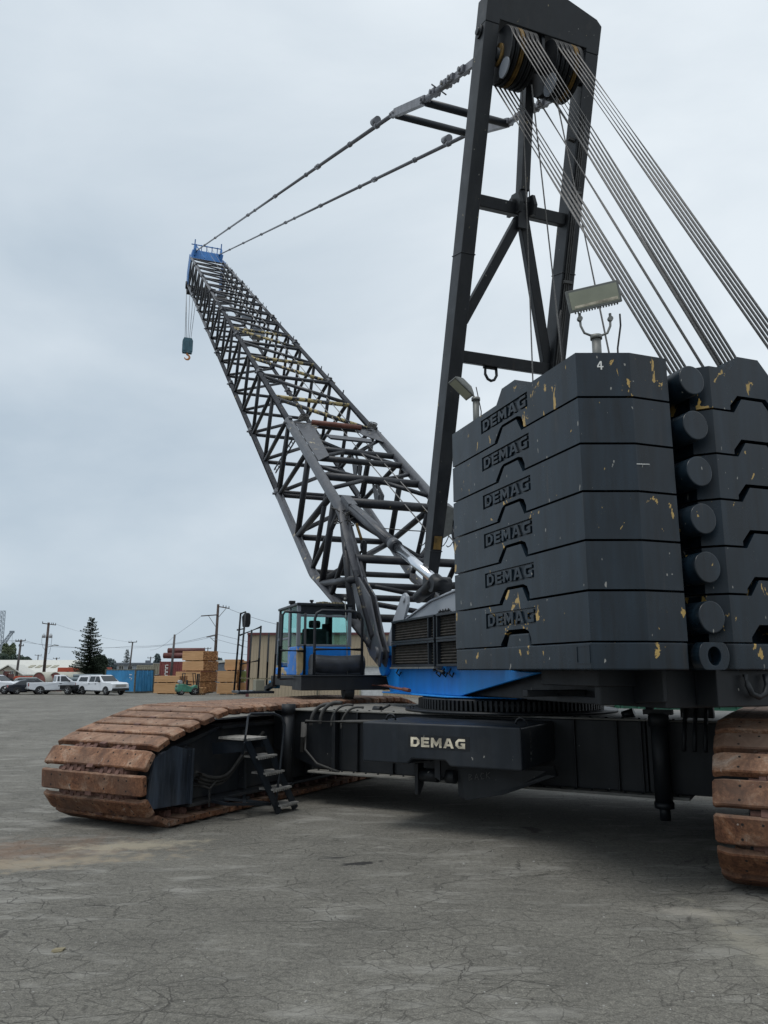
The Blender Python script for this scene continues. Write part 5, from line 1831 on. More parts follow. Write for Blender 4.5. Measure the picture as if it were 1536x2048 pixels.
TYRE, RIM = wheel_me()


def add_wheels(root, spots, k=1.0):
    for x, y in spots:
        t = child('tyre', TYRE, root, (x, y, 0.40 * k))
        t.name = 'wheel'
        t.scale = (k, k, k)
        child('rim', RIM, t)


def car_body(prof, w, tumble, belt, roof):
    """prof: side outline (x, z); upper points above the belt lean inwards"""
    mb = MB()
    def yy(z):
        return w / 2 - (tumble * max(0, z - belt) / max(0.01, roof - belt))
    n = len(prof)
    vs = [V((x, -yy(z), z)) for x, z in prof] + [V((x, yy(z), z)) for x, z in prof]
    fs = [tuple(range(n - 1, -1, -1)), tuple(range(n, 2 * n))]
    for i in range(n):
        j = (i + 1) % n
        fs.append((i, j, n + j, n + i))
    mb.add(vs, fs)
    return mb, yy


def side_glass(root, quads, yy, name='side_window'):
    for qd_ in quads:
        for e in (-1, 1):
            q = MB()
            q.prism([V((x, e * (yy(z) + 0.004), z)) for x, z in qd_], (0, e * 0.006, 0))
            q.build(name, M['carglass'], root)


def arches(mb_root, xs, w, r=0.47):
    q = MB()
    for x in xs:
        for e in (-1, 1):
            q.prism([V((x + r * math.cos(a), e * (w / 2 + 0.003), 0.40 + r * math.sin(a))) for a in [math.pi * i / 12 - 0.15 * (1 - i / 6) for i in range(13)]], (0, e * 0.004, 0))
    return q.build('wheel_arch', M['trim'], mb_root)


def pickup(label, loc, rz, canopy=False, crew=True, paint_m='carwhite', group=None):
    root = thing('pickup_truck', label, 'pickup truck', loc, rz, group)
    # x forward, cab ends depend on the type
    cf = 1.05
    cbk = -0.95 if crew else -0.35
    prof = [(-2.85, 0.55), (-2.88, 1.18), (cbk, 1.20), (cbk + 0.08, 1.90), (0.35, 1.93), (0.55, 1.88), (cf + 0.30, 1.27), (2.55, 1.20), (2.80, 1.10), (2.86, 0.62), (2.80, 0.45),
            (2.30, 0.42), (-2.4, 0.45)]
    mb, yy = car_body(prof, 1.98, 0.22, 1.20, 1.93)
    body = mb.build('body', M[paint_m], root, bevel=0.05, seg=2)
    if canopy:
        cprof = [(-2.86, 1.185), (-2.60, 1.86), (cbk - 0.02, 1.90), (cbk - 0.02, 1.185)]
        cmb, cy = car_body(cprof, 1.95, 0.20, 1.20, 1.93)
        cano = cmb.build('canopy', M[paint_m], root, bevel=0.03)
        side_glass(cano, [[(-2.50, 1.30), (-1.15, 1.30), (-1.15, 1.72), (-2.34, 1.72)]], cy)
        q = MB()
        q.prism([(-2.815, -0.7, 1.32), (-2.815, 0.7, 1.32), (-2.675, 0.6, 1.74), (-2.675, -0.6, 1.74)], (-0.01, 0, 0.0))
        q.build('rear_window', M['carglass'], cano)
    else:
        q = MB()
        q.span((-2.72, -0.80, 1.195), (cbk - 0.08, 0.80, 1.206))
        q.build('bed', M['trim'], root)
        q = MB()
        q.prism([(cbk - 0.004, -0.72, 1.30), (cbk - 0.004, 0.72, 1.30), (cbk + 0.062, 0.66, 1.80), (cbk + 0.062, -0.66, 1.80)], (-0.006, 0, 0))
        q.build('rear_window', M['carglass'], root)
    if crew:
        side_glass(root, [[(cbk + 0.14, 1.27), (0.02, 1.27), (0.02, 1.80), (cbk + 0.18, 1.80)], [(0.10, 1.27), (1.02, 1.27), (0.56, 1.80), (0.10, 1.80)]], yy)
    else:
        side_glass(root, [[(cbk + 0.12, 1.30), (0.0, 1.30), (0.0, 1.80), (cbk + 0.16, 1.80)], [(0.10, 1.27), (1.02, 1.27), (0.56, 1.80), (0.10, 1.80)]], yy)
    q = MB()
    q.prism([V((1.27, -0.84, 1.30)), V((1.27, 0.84, 1.30)), V((0.66, 0.72, 1.83)), V((0.66, -0.72, 1.83))], (0.03, 0, 0.03))
    q.build('windscreen', M['carglass'], root)
    arches(root, (-1.80, 1.85), 1.98)
    q = MB()
    q.span((2.82, -0.62, 0.78), (2.885, 0.62, 1.06))
    q.build('radiator_grille', M['rim'], root, bevel=0.02)
    q = MB()
    q.span((2.74, -0.98, 0.42), (2.93, 0.98, 0.68))
    q.span((-2.98, -0.95, 0.52), (-2.86, 0.95, 0.72))
    q.build('bumper', M['trim' if canopy else 'rim'], root, bevel=0.03)
    for e in (-1, 1):
        q = MB()
        q.prism([(2.84, e * 0.66, 0.80), (2.84, e * 0.97, 0.80), (2.66, e * 0.995, 1.08), (2.80, e * 0.66, 1.08)], (0.03, 0, 0))
        q.build('headlight', M['lampclear'], root)
        q = MB()
        q.span((-2.90, e * 0.80, 0.82), (-2.80, e * 0.985, 1.15))
        q.build('taillight', M['lampred'], root)
        q = MB()
        q.box((0.92, e * 1.10, 1.32), (0.10, 0.20, 0.17))
        q.build('wing_mirror', M['trim'], root, bevel=0.02)
        for xd in ((-0.75, 0.25) if crew else (0.1,)):
            q = MB()
            q.box((xd, e * 0.998, 1.08), (0.20, 0.03, 0.05))
            q.build('door_handle', M['trim'], root)
    q = MB()
    q.span((-1.25, -0.97, 0.34), (1.3, 0.97, 0.44))
    q.build('running_board', M['trim'], root)
    add_wheels(root, [(x, y) for x in (-1.80, 1.85) for y in (-0.86, 0.86)])
    return root


def sedan(label, loc, rz, paint_m, wagon=False):
    root = thing('parked_car', label, 'car', loc, rz)
    prof = [(-2.25, 0.40), (-2.32, 0.70), (-2.25, 0.95), (-1.75, 1.00), (-1.05, 1.38), (-0.4, 1.45), (0.2, 1.42), (1.05, 0.98), (1.95, 0.85), (2.28, 0.66), (2.25, 0.35), (1.9, 0.28), (-1.9, 0.28)]
    if wagon:
        prof = [(-2.25, 0.45), (-2.28, 1.0), (-2.0, 1.5), (-1.6, 1.62), (0.1, 1.62), (0.95, 1.1), (1.95, 0.95), (2.25, 0.75), (2.22, 0.40), (1.9, 0.32), (-1.9, 0.32)]
    top = 1.62 if wagon else 1.45
    mb, yy = car_body(prof, 1.80, 0.24, 0.98, top)
    mb.build('body', M[paint_m], root, bevel=0.06, seg=2)
    if wagon:
        side_glass(root, [[(-1.85, 1.06), (0.0, 1.06), (0.05, 1.5), (-1.75, 1.5)], [(0.08, 1.06), (0.85, 1.06), (0.2, 1.52), (0.08, 1.52)]], yy)
    else:
        side_glass(root, [[(-1.50, 1.03), (-0.30, 1.03), (-0.30, 1.38), (-1.0, 1.34)], [(-0.22, 1.03), (0.82, 1.03), (0.2, 1.36), (-0.22, 1.38)]], yy)
    q = MB()
    q.prism([(1.0, -0.72, 1.03), (1.0, 0.72, 1.03), (0.28, 0.60, 1.40), (0.28, -0.60, 1.40)], (0.02, 0, 0.03))
    q.build('windscreen', M['carglass'], root)
    q = MB()
    rz_ = 1.30 if not wagon else 1.45
    q.prism([(-1.70, -0.70, 1.04), (-1.70, 0.70, 1.04), (-1.20, 0.60, rz_), (-1.20, -0.60, rz_)] if not wagon else [(-2.25, -0.7, 1.06), (-2.25, 0.7, 1.06), (-2.05, 0.6, 1.45), (-2.05, -0.6, 1.45)], (-0.025, 0, 0.02))
    q.build('rear_window', M['lampclear'] if not wagon else M['carglass'], root)
    arches(root, (-1.40, 1.40), 1.80, 0.40)
    for e in (-1, 1):
        q = MB()
        q.prism([(-2.30, e * 0.55, 0.72), (-2.30, e * 0.88, 0.72), (-2.22, e * 0.90, 0.92), (-2.29, e * 0.55, 0.92)], (-0.02, 0, 0))
        q.build('taillight', M['lampred'], root)
        q = MB()
        q.prism([(2.22, e * 0.55, 0.62), (2.16, e * 0.87, 0.62), (1.98, e * 0.89, 0.80), (2.12, e * 0.55, 0.80)], (0.03, 0, 0))
        q.build('headlight', M['lampclear'], root)
    q = MB()
    q.span((-2.345, -0.24, 0.62), (-2.33, 0.24, 0.74))
    q.build('number_plate', M['white'], root)
    add_wheels(root, [(x, y) for x in (-1.40, 1.40) for y in (-0.78, 0.78)], 0.82)
    return root


def gp_at(px, py, Y):
    p = at(px, py, Y)
    return V((p.x, p.y, ground_z(p.y)))


VG = 'vehicles parked along the far side of the yard'
pickup('white crew cab pickup with a canopy over its bed, parked before the blue container', gp_at(203, 1387, 79), math.radians(-33), True, True, group=VG)
pickup('white pickup truck with an open bed, its tailgate turned towards us, beside the dark sedan', gp_at(114, 1387, 81), math.radians(32), False, False, group=VG)
pickup('white pickup truck cut off by the left edge of the photo', gp_at(-14, 1386, 81), math.radians(-8), False, True, group=VG)
sd = sedan('dark blue sedan parked next to the cut-off white pickup', gp_at(58, 1387, 81), math.radians(40), 'cardark')
sd['group'] = VG
sv = sedan('grey green estate car parked behind the dark sedan', gp_at(68, 1385, 88), math.radians(25), 'carsilver', True)
sv['group'] = VG
# black flatbed trailer wheel and fender between the two white pickups
tl = thing('utility_trailer', 'black low trailer with one pale wheel between the two white pickups', 'trailer', gp_at(146, 1388, 79.5), math.radians(-20))
q = MB()
q.span((-1.1, -0.7, 0.50), (0.55, 0.7, 0.95))
q.span((-1.1, -0.95, 0.82), (0.65, -0.7, 0.90))
q.bar((0.5, 0, 0.5), (1.6, 0, 0.45), 0.1, 0.1)
q.build('trailer_bed', M['trim'], tl, bevel=0.02)
add_wheels(tl, [(0.1, -0.84), (0.1, 0.84)], 1.05)
dt = pickup('dark pickup truck mostly hidden between the blue container and the lumber', gp_at(303, 1385, 92), math.radians(88), False, True, 'cardark', VG)

# ---------------------------------------------------------------- containers
def container(label, loc, rz, L, H=2.45, W=2.44, mat='contblue', cat='container', name='shipping_container'):
    root = thing(name, label, cat, loc, rz)
    b = MB()
    n = int(L / 0.28)
    for e, face in ((-1, -W / 2 + 0.05), (1, W / 2 - 0.05)):           # corrugated long sides
        pts = []
        for i in range(n):
            x0 = 0.08 + (L - 0.16) * i / n
            d = (L - 0.16) / n
            for t, dy in ((0.0, 0), (0.35, 0), (0.5, 0.045), (0.85, 0.045)):
                pts.append((x0 + d * t, face + e * dy))
        pts.append((L - 0.08, face))
        vs = [(x, y, 0.16) for x, y in pts] + [(x, y, H - 0.1) for x, y in pts]
        k = len(pts)
        b.add(vs, [(i, i + 1, k + i + 1, k + i) for i in range(k - 1)])
    b.span((0.05, -W / 2 + 0.06, H - 0.08), (L - 0.05, W / 2 - 0.06, H - 0.03))
    b.span((0.03, -W / 2 + 0.08, 0.12), (0.06, W / 2 - 0.08, H - 0.1))
    b.build('walls', M[mat], root)
    f = MB()
    for x in (0.05, L - 0.05):
        for y in (-W / 2 + 0.05, W / 2 - 0.05):
            f.span((x - 0.07, y - 0.07, 0.0), (x + 0.07, y + 0.07, H))
    for y in (-W / 2 + 0.04, W / 2 - 0.04):
        f.span((0.121, y - 0.04, H - 0.11), (L - 0.121, y + 0.04, H - 0.01))
        f.span((0.121, y - 0.04, 0.06), (L - 0.121, y + 0.04, 0.17))
    for x in (0.05, L - 0.05):
        f.span((x - 0.05, -W / 2 + 0.121, H - 0.12), (x + 0.05, W / 2 - 0.121, H - 0.01))
        f.span((x - 0.05, -W / 2 + 0.121, 0.05), (x + 0.05, W / 2 - 0.121, 0.16))
    f.build('corner_frame', M['contedge'] if mat == 'contblue' else M[mat], root, bevel=0.01)
    for e in (-1, 1):
        dmb = MB()
        y0, y1 = (-W / 2 + 0.13, -0.01) if e < 0 else (0.01, W / 2 - 0.13)
        dmb.span((L - 0.075, y0, 0.17), (L - 0.045, y1, H - 0.13))
        for k in range(3):
            yy_ = y0 + (y1 - y0) * (k + 0.5) / 3
            dmb.span((L - 0.045, yy_ - 0.12, 0.22), (L - 0.02, yy_ + 0.12, H - 0.2))
        d_ = dmb.build('door', M[mat], root, bevel=0.008)
        lk = MB()
        for k in (0.25, 0.75):
            yy_ = y0 + (y1 - y0) * k
            lk.tube((L + 0.01, yy_, 0.12), (L + 0.01, yy_, H - 0.1), 0.018, n=6)
        lk.box((L + 0.01, (y0 + y1) / 2, 1.9), (0.03, 0.16, 0.06))
        lk.build('lock_rod', M[mat], d_)
    return root


p = gp_at(268, 1387, 84)
cang = math.radians(-38)
L = 5.6
cpos = V((p.x, p.y, p.z)) - Matrix.Rotation(cang, 3, 'Z') @ V((L, -1.22, 0))
c1 = container('weathered blue shipping container with rusty corners behind the white canopy pickup', cpos, cang, L, 2.5)
mk = MB()
for i, (x, z, w_) in enumerate(((4.55, 1.88, 0.5), (4.6, 1.58, 0.28), (4.9, 1.35, 0.16), (4.9, 1.5, 0.22))):
    for k in range(int(w_ / 0.1)):
        mk.span((x + k * 0.1, -1.226, z), (x + k * 0.1 + 0.07, -1.221, z + 0.10))
mk.build('stencil_marks', M['white'], c1)
p = gp_at(324, 1372, 100)
c2 = container('dull red shipping container with white lettering behind the lumber stacks', V((p.x, p.y, 0.35)), math.radians(-4), 6.0, 2.7, 2.4, 'contred')
mk = MB()
for k, w_ in enumerate((0.34, 0.34, 0.34, 0.34)):
    z = 0.55 + k * 0.46
    for a, b in (((0.0, 0.0), (0.34, 0.0)), ((0.0, 0.32), (0.34, 0.32)), ((0.0, 0.0), (0.0, 0.32))):
        mk.bar((0.75 + a[0], -1.235, z + a[1]), (0.75 + b[0], -1.235, z + b[1]), 0.08, 0.08)
mk.build('stencil_letters', M['white'], c2)
for k in range(3):
    q = MB()
    y0 = -0.8 + k * 0.75
    q.tube((0.3 + 0.15 * k, y0, 3.44 + (0.0 if k != 1 else 0.0)), (5.8, y0, 3.44), 0.36, n=18)
    o = q.build('steel_pipe', M['pipered'], None)
    o.matrix_world = Matrix.Translation(c2.location) @ Matrix.Rotation(math.radians(-4), 4, 'Z')
    tag(o, ['front dark red pipe lying on the red container', 'middle dark red pipe lying on the red container', 'rear dark red pipe lying on the red container'][k], 'pipe', 'pipes on the red container')
q = MB()
q.tube((0.7, -0.42, 4.06), (5.4, -0.42, 4.06), 0.34, n=18)
o = q.build('steel_pipe', M['pipered'], None)
o.matrix_world = Matrix.Translation(c2.location) @ Matrix.Rotation(math.radians(-4), 4, 'Z')
tag(o, 'topmost dark red pipe resting on the other pipes over the red container', 'pipe', 'pipes on the red container')
p = at(291, 1345, 108)
c3 = container('plain tan shipping container beyond the blue container', V((p.x - 0.8, p.y, 0.0)), math.radians(-2), 2.9, 2.65, 2.4, 'walltan')
p = at(313, 1345, 104)
c4 = container('olive tan narrow container right of the plain tan one', V((p.x - 0.1, p.y, 0.1)), math.radians(-2), 2.0, 2.75, 2.4, 'walltan')

# ---------------------------------------------------------------- lumber
LG = 'bundles of sawn lumber stacked in the yard'
def bundle(label, loc, rz, L, W, H, nz_, nw, mat='board', end='boardend', z0=0.0, jit=0.03):
    root = thing('lumber_bundle', label, 'lumber', V(loc) + V((0, 0, z0)), rz, LG)
    b = MB()
    e = MB()
    bz, bw = H / nz_, W / nw
    for iz in range(nz_):
        for iw in range(nw):
            if 0 < iw < nw - 1 and 0 < iz < nz_ - 1 and False:
                continue
            j0, j1 = rnd.uniform(-jit, jit), rnd.uniform(-jit, jit)
            y = -W / 2 + bw * (iw + 0.5)
            z = 0.09 + bz * (iz + 0.5)
            b.box(((j0 + j1) / 2 + L / 2, y + rnd.uniform(-.006, .006), z), (L + j1 - j0, bw * 0.95, bz * 0.93))
            e.box((L + j1 + 0.004, y, z), (0.008, bw * 0.88, bz * 0.84), 0 if rnd.random() < 0.6 else 1)
            e.box((j0 - 0.004, y, z), (0.008, bw * 0.88, bz * 0.84), 0 if rnd.random() < 0.6 else 1)
    b.build('boards', M[mat], root)
    e.build('board_ends', [M[end], M['boarddull']], root)
    s = MB()
    for x in (0.15 * L, 0.5 * L, 0.85 * L):
        s.box((x, 0, 0.045), (0.09, W * 0.96, 0.09))
    s.build('bearer', M['board'], root)
    return root


ang = math.radians(-33)
def corner_stack(px, Y, ang_, L, W, zb, label, H, nz_=9, nw=14, **kw):
    """near right corner of a bundle on the ground point under px"""
    p = gp_at(px, 1386, Y)
    org = p - Matrix.Rotation(ang_, 3, 'Z') @ V((L, -W / 2, 0))
    return bundle(label, (org.x, org.y, p.z), ang_, L, W, H, nz_, nw, z0=zb, **kw)


corner_stack(399, 84.0, ang, 3.6, 2.5, 0.0, 'lowest bundle of the tall lumber stack, half hidden behind the green forklift', 1.03)
corner_stack(399, 84.0, ang, 3.8, 2.5, 1.13, 'second bundle from the bottom of the tall lumber stack behind the forklift roof', 1.03)
corner_stack(404, 84.0, ang, 3.2, 2.2, 2.28, 'third bundle up in the tall lumber stack, just below the top one', 0.98)
corner_stack(403, 84.0, ang, 3.2, 2.2, 3.36, 'top bundle of the tall lumber stack beside the utility pole', 0.98)
corner_stack(357, 80.5, math.radians(-16), 2.9, 1.6, 0.0, 'lower bundle of the low lumber stack left of the green forklift', 1.02, 8, 10)
corner_stack(357, 80.5, math.radians(-16), 2.9, 1.6, 1.12, 'upper bundle of the low lumber stack left of the green forklift', 0.62, 5, 10)
corner_stack(405, 78.6, math.radians(-10), 0.7, 0.9, 0.0, 'small short pile of boards in front of the forklift forks', 0.62, 5, 6, jit=0.1)
a2 = math.radians(-6)
corner_stack(473, 79.5, a2, 2.05, 1.8, 0.0, 'lowest bundle of the three-high lumber stack left of the cab walkway', 1.06, 8, 10)
corner_stack(472, 79.5, a2, 2.0, 1.8, 1.16, 'middle bundle of the three-high lumber stack left of the cab walkway', 1.08, 8, 10)
corner_stack(476, 80.0, a2, 1.5, 1.8, 2.34, 'top bundle of the three-high lumber stack left of the cab walkway', 1.05, 8, 10)
corner_stack(512, 80.5, math.radians(-4), 1.9, 1.8, 0.0, 'lower green-stained bundle seen through the walkway railing', 1.06, 8, 10)
corner_stack(508, 81, math.radians(-4), 1.8, 1.8, 1.16, 'middle green-stained bundle seen through the walkway railing', 1.06, 8, 10, mat='wrap')
corner_stack(506, 81, math.radians(-4), 1.7, 1.8, 2.34, 'top bundle seen through the walkway railing', 0.9, 7, 10)
corner_stack(546, 76.0, math.radians(5), 1.9, 1.2, 0.0, 'bundle of rough uneven planks under others next to the cab', 1.2, 9, 8, jit=0.3)
corner_stack(546, 76.0, math.radians(4), 1.9, 1.2, 1.30, 'rough uneven planks topmost next to the cab door', 1.3, 9, 8, jit=0.35)

# ---------------------------------------------------------------- forklift
fk = thing('forklift', 'worn green forklift with a grey gas bottle, parked by the lumber', 'forklift', gp_at(378, 1388, 78), math.radians(28))
q = MB()
q.prism([(-1.25, -0.52, 0.32), (-1.32, -0.52, 0.60), (-1.25, -0.52, 1.02), (-0.65, -0.52, 1.10), (-0.30, -0.52, 0.95), (0.15, -0.52, 0.78), (0.55, -0.52, 0.98), (0.70, -0.52, 0.95), (0.72, -0.52, 0.30)], (0, 1.04, 0))
fb = q.build('body', M['forkgreen'], fk, bevel=0.05)
q = MB()
q.span((-1.33, -0.40, 0.38), (-1.31, 0.40, 0.44))
q.span((-1.31, -0.35, 0.80), (-1.27, 0.35, 0.92))
q.build('counterweight_slot', M['trim'], fb)
q = MB()
for x, y in ((-0.70, -0.48), (-0.70, 0.48), (0.55, -0.48), (0.55, 0.48)):
    q.bar((x, y, 0.95), (x + (0.1 if x < 0 else -0.15), y, 2.08), 0.07, 0.06)
for x in (-0.60, 0.40):
    q.bar((x, -0.5, 2.10), (x, 0.5, 2.10), 0.07, 0.06)
for i in range(6):
    q.bar((-0.60, -0.45 + i * 0.18, 2.12), (0.40, -0.45 + i * 0.18, 2.12), 0.03, 0.03)
q.build('overhead_guard', M['trim'], fk)
q = MB()
q.tube((-0.95, -0.38, 1.28), (-0.95, 0.38, 1.28), 0.17, n=16)
q.build('gas_bottle', M['tankgrey'], fk)
q = MB()
q.span((-0.25, -0.25, 0.95), (0.15, 0.25, 1.08))
q.span((-0.32, -0.25, 1.0), (-0.20, 0.25, 1.45))
q.build('seat', M['trim'], fk, bevel=0.03)
q = MB()
for y in (-0.32, 0.32):
    q.span((0.78, y - 0.05, 0.15), (0.90, y + 0.05, 2.05))
for z in (0.35, 1.1, 2.0):
    q.span((0.80, -0.27, z - 0.04), (0.88, 0.27, z + 0.04))
mastf = q.build('mast', M['trim'], fk)
for y in (-0.25, 0.25):
    q = MB()
    q.prism([(0.92, y - 0.05, 0.12), (0.92, y + 0.05, 0.12), (1.9, y + 0.05, 0.10), (1.9, y - 0.05, 0.10)], (0, 0, 0.04))
    q.build('fork', M['trim'], mastf)
add_wheels(fk, [(-0.85, -0.42), (-0.85, 0.42)], 0.75)
add_wheels(fk, [(0.45, -0.45), (0.45, 0.45)], 0.9)

# ---------------------------------------------------------------- buildings
bl = thing('warehouse', 'tan ribbed metal warehouse with maroon trim and a white roller door behind the cab', 'warehouse', (0, 0, 0), 0)
wp = at(495, 1386, 72)
bl.location = (wp.x, wp.y, ground_z(72))
bl.rotation_euler = (0, 0, math.radians(-3))
q = MB()
DX0, DX1 = 10.35, 12.35                                         # roller door opening
q.span((0, 0, 0), (DX0, 0.3, 5.55))
q.span((DX1, 0, 0), (30, 0.3, 5.55))
q.span((DX0, 0, 2.65), (DX1, 0.3, 5.55))
q.span((0, 0.302, 0), (0.3, 18, 5.55))
q.span((29.7, 0.302, 0), (30, 18, 5.55))
bw_ = q.build('wall', M['corr'], bl)
q = MB()
q.prism([(-0.15, -0.25, 5.552), (-0.15, -0.25, 5.76), (-0.15, 9, 6.05), (-0.15, 18.3, 5.76), (-0.15, 18.3, 5.552)], (30.4, 0, 0))
rfw = q.build('roof', M['maroon'], bl)
q = MB()
q.span((-0.16, -0.03, 0.0), (0.12, -0.002, 5.55))
q.span((-0.03, -0.0, 0.0), (-0.002, 0.2, 5.55))
q.build('corner_trim', M['maroon'], bl)
q = MB()
for i in range(14):
    q.span((DX0 + 0.002, 0.10, 0.19 * i + 0.005), (DX1 - 0.002, 0.14, 0.19 * i + 0.18))
q.span((DX0 + 0.002, 0.145, 0), (DX1 - 0.002, 0.17, 2.645))
q.build('roller_door', M['doorwhite'], bl)
q = MB()
q.span((DX0 - 0.14, -0.03, 0), (DX0 - 0.002, -0.002, 2.78))
q.span((DX1 + 0.002, -0.03, 0), (DX1 + 0.14, -0.002, 2.78))
q.span((DX0, -0.03, 2.652), (DX1, -0.002, 2.78))
q.build('door_trim', M['walltan'], bl)
q = MB()
q.tube((6.4, -0.1, 0), (6.4, -0.1, 5.5), 0.06, n=8)
q.build('downpipe', M['walltan'], bl)

# cream shed with a pale roof at the far left
def win(par, x0, z0, w_, h_, y=-0.01, name='window'):
    f = MB()
    for a, b in (((x0, z0), (x0 + w_, z0)), ((x0, z0 + h_), (x0 + w_, z0 + h_)), ((x0, z0), (x0, z0 + h_)), ((x0 + w_, z0), (x0 + w_, z0 + h_)), ((x0 + w_ / 2, z0), (x0 + w_ / 2, z0 + h_))):
        f.bar((a[0], y, a[1]), (b[0], y, b[1]), 0.07, 0.08)
    fo = f.build(name, M['roofwhite'], par)
    g_ = MB()
    g_.span((x0, y + 0.002, z0), (x0 + w_, y + 0.02, z0 + h_))
    g_.build('pane', M['carglass'], fo)
    return fo


def YZ(px, py, Y):
    return at(px, py, Y)


Y_ = 118.0
a_, b_ = at(-60, 1368, Y_), at(116, 1368, Y_)
zt_, ze_ = at(14, 1331, Y_).z, at(14, 1346, Y_).z
sh1 = thing('shed', 'long cream shed with a pale metal roof and roof lights at the far left', 'shed', (a_.x, Y_, 0))
wdt = b_.x - a_.x
q = MB()
q.span((0, 0, -0.4), (wdt, 0.2, ze_))
q.build('wall', M['wallcream'], sh1)
q = MB()
q.prism([(-0.3, -0.4, ze_), (-0.3, -0.4, ze_ + 0.08), (-0.3, 7, zt_ + 0.9), (-0.3, 14, ze_ + 0.1), (-0.3, 14, ze_)], (wdt + 0.6, 0, 0))
rfs = q.build('roof', M['roofwhite'], sh1)
for k in range(4):
    q = MB()
    x0 = (at(40 + k * 16, 1340, Y_).x - a_.x)
    t0, t1 = 0.35, 0.55
    q.prism([(x0, -0.4 + 7.4 * t0, ze_ + 0.1 + (zt_ + 0.8 - ze_) * t0), (x0 + 0.75, -0.4 + 7.4 * t0, ze_ + 0.1 + (zt_ + 0.8 - ze_) * t0),
             (x0 + 0.75, -0.4 + 7.4 * t1, ze_ + 0.1 + (zt_ + 0.8 - ze_) * t1), (x0, -0.4 + 7.4 * t1, ze_ + 0.1 + (zt_ + 0.8 - ze_) * t1)], (0, -0.02, 0.05))
    q.build('roof_light', M['walltan'], rfs)
for px in (49, 59, 74):
    win(sh1, at(px, 1350, Y_).x - a_.x, ze_ - 1.2, 0.45, 0.75)
Y2 = 112.0
a2_, b2_ = at(-16, 1368, Y2), at(42, 1368, Y2)
gw = b2_.x - a2_.x
sh2 = thing('gabled_house', 'small cream gabled house in front of the long pale roofed shed', 'house', (a2_.x, Y2, 0))
zr, zv = at(14, 1331, Y2).z, at(14, 1349, Y2).z
q = MB()
q.prism([(0, 0, -0.4), (gw, 0, -0.4), (gw, 0, zv), (gw * 0.52, 0, zr - 0.15), (0, 0, zv)], (0, 4.5, 0))
q.build('wall', M['wallcream'], sh2)
q = MB()
for s_ in (0, 1):
    xa, xb = (-0.3, gw * 0.52) if s_ == 0 else (gw * 0.52, gw + 0.3)
    za, zb = (zv - 0.15, zr) if s_ == 0 else (zr, zv - 0.15)
    q.prism([(xa, -0.3, za), (xb, -0.3, zb), (xb, -0.3, zb + 0.14), (xa, -0.3, za + 0.14)], (0, 5.0, 0))
q.build('roof', M['roofwhite'], sh2)
for px in (6, 20):
    win(sh2, at(px, 1350, Y2).x - a2_.x, 1.0, 0.5, 0.9)
Y3 = 150.0
a3, b3 = at(-90, 1340, Y3), at(84, 1340, Y3)
fb3 = thing('flat_roofed_hall', 'cream flat roofed hall with a dark roof edge behind the pale roofed shed', 'hall', (a3.x, Y3, 0))
q = MB()
q.span((0, 0, -0.4), (b3.x - a3.x, 20, at(0, 1323, Y3).z))
q.build('wall', M['wallcream'], fb3)
q = MB()
q.span((-0.2, -0.2, at(0, 1323, Y3).z), (b3.x - a3.x + 0.2, 20.2, at(0, 1320.5, Y3).z))
q.build('roof', M['roofgrey'], fb3)
q = MB()
for px in (18, 51):
    x = at(px, 1323, Y3).x - a3.x
    q.box((x, -0.15, at(0, 1323.5, Y3).z), (0.25, 0.3, 0.3))
q.build('wall_lamp', M['trim'], fb3)
Y4 = 140.0
a4, b4 = at(234, 1330, Y4), at(303, 1330, Y4)
fb4 = thing('grey_office', 'low grey flat roofed office with wide windows beyond the blue container', 'building', (a4.x, Y4, 0))
z4 = at(0, 1329, Y4).z
q = MB()
q.span((0, 0, -0.4), (b4.x - a4.x, 12, z4))
q.build('wall', M['wallgrey'], fb4)
q = MB()
q.span((-0.4, -0.5, z4), (b4.x - a4.x + 0.3, 12.3, at(0, 1325.5, Y4).z))
q.span((4.4, 2, at(0, 1325.5, Y4).z), (5.1, 3, at(0, 1320.5, Y4).z))
q.build('roof', M['roofgrey'], fb4)
for k in range(4):
    win(fb4, 0.4 + k * 1.55, z4 - 1.1, 0.8, 0.85)
Y5 = 120.0
a5, b5 = at(422, 1340, Y5), at(456, 1340, Y5)
fb5 = thing('grey_shed', 'dark grey metal shed with a pale roof beyond the tall lumber stack', 'shed', (a5.x, Y5, 0))
q = MB()
q.span((0, 0, -0.4), (b5.x - a5.x + 1, 8, at(0, 1327, Y5).z))
q.build('wall', M['roofgrey'], fb5)
q = MB()
q.prism([(-0.2, -0.2, at(0, 1327, Y5).z), (b5.x - a5.x + 1.2, -0.2, at(0, 1323, Y5).z), (b5.x - a5.x + 1.2, -0.2, at(0, 1320, Y5).z), (0.8, -0.2, at(0, 1321, Y5).z)], (0, 8.4, 0))
q.build('roof', M['roofwhite'], fb5)

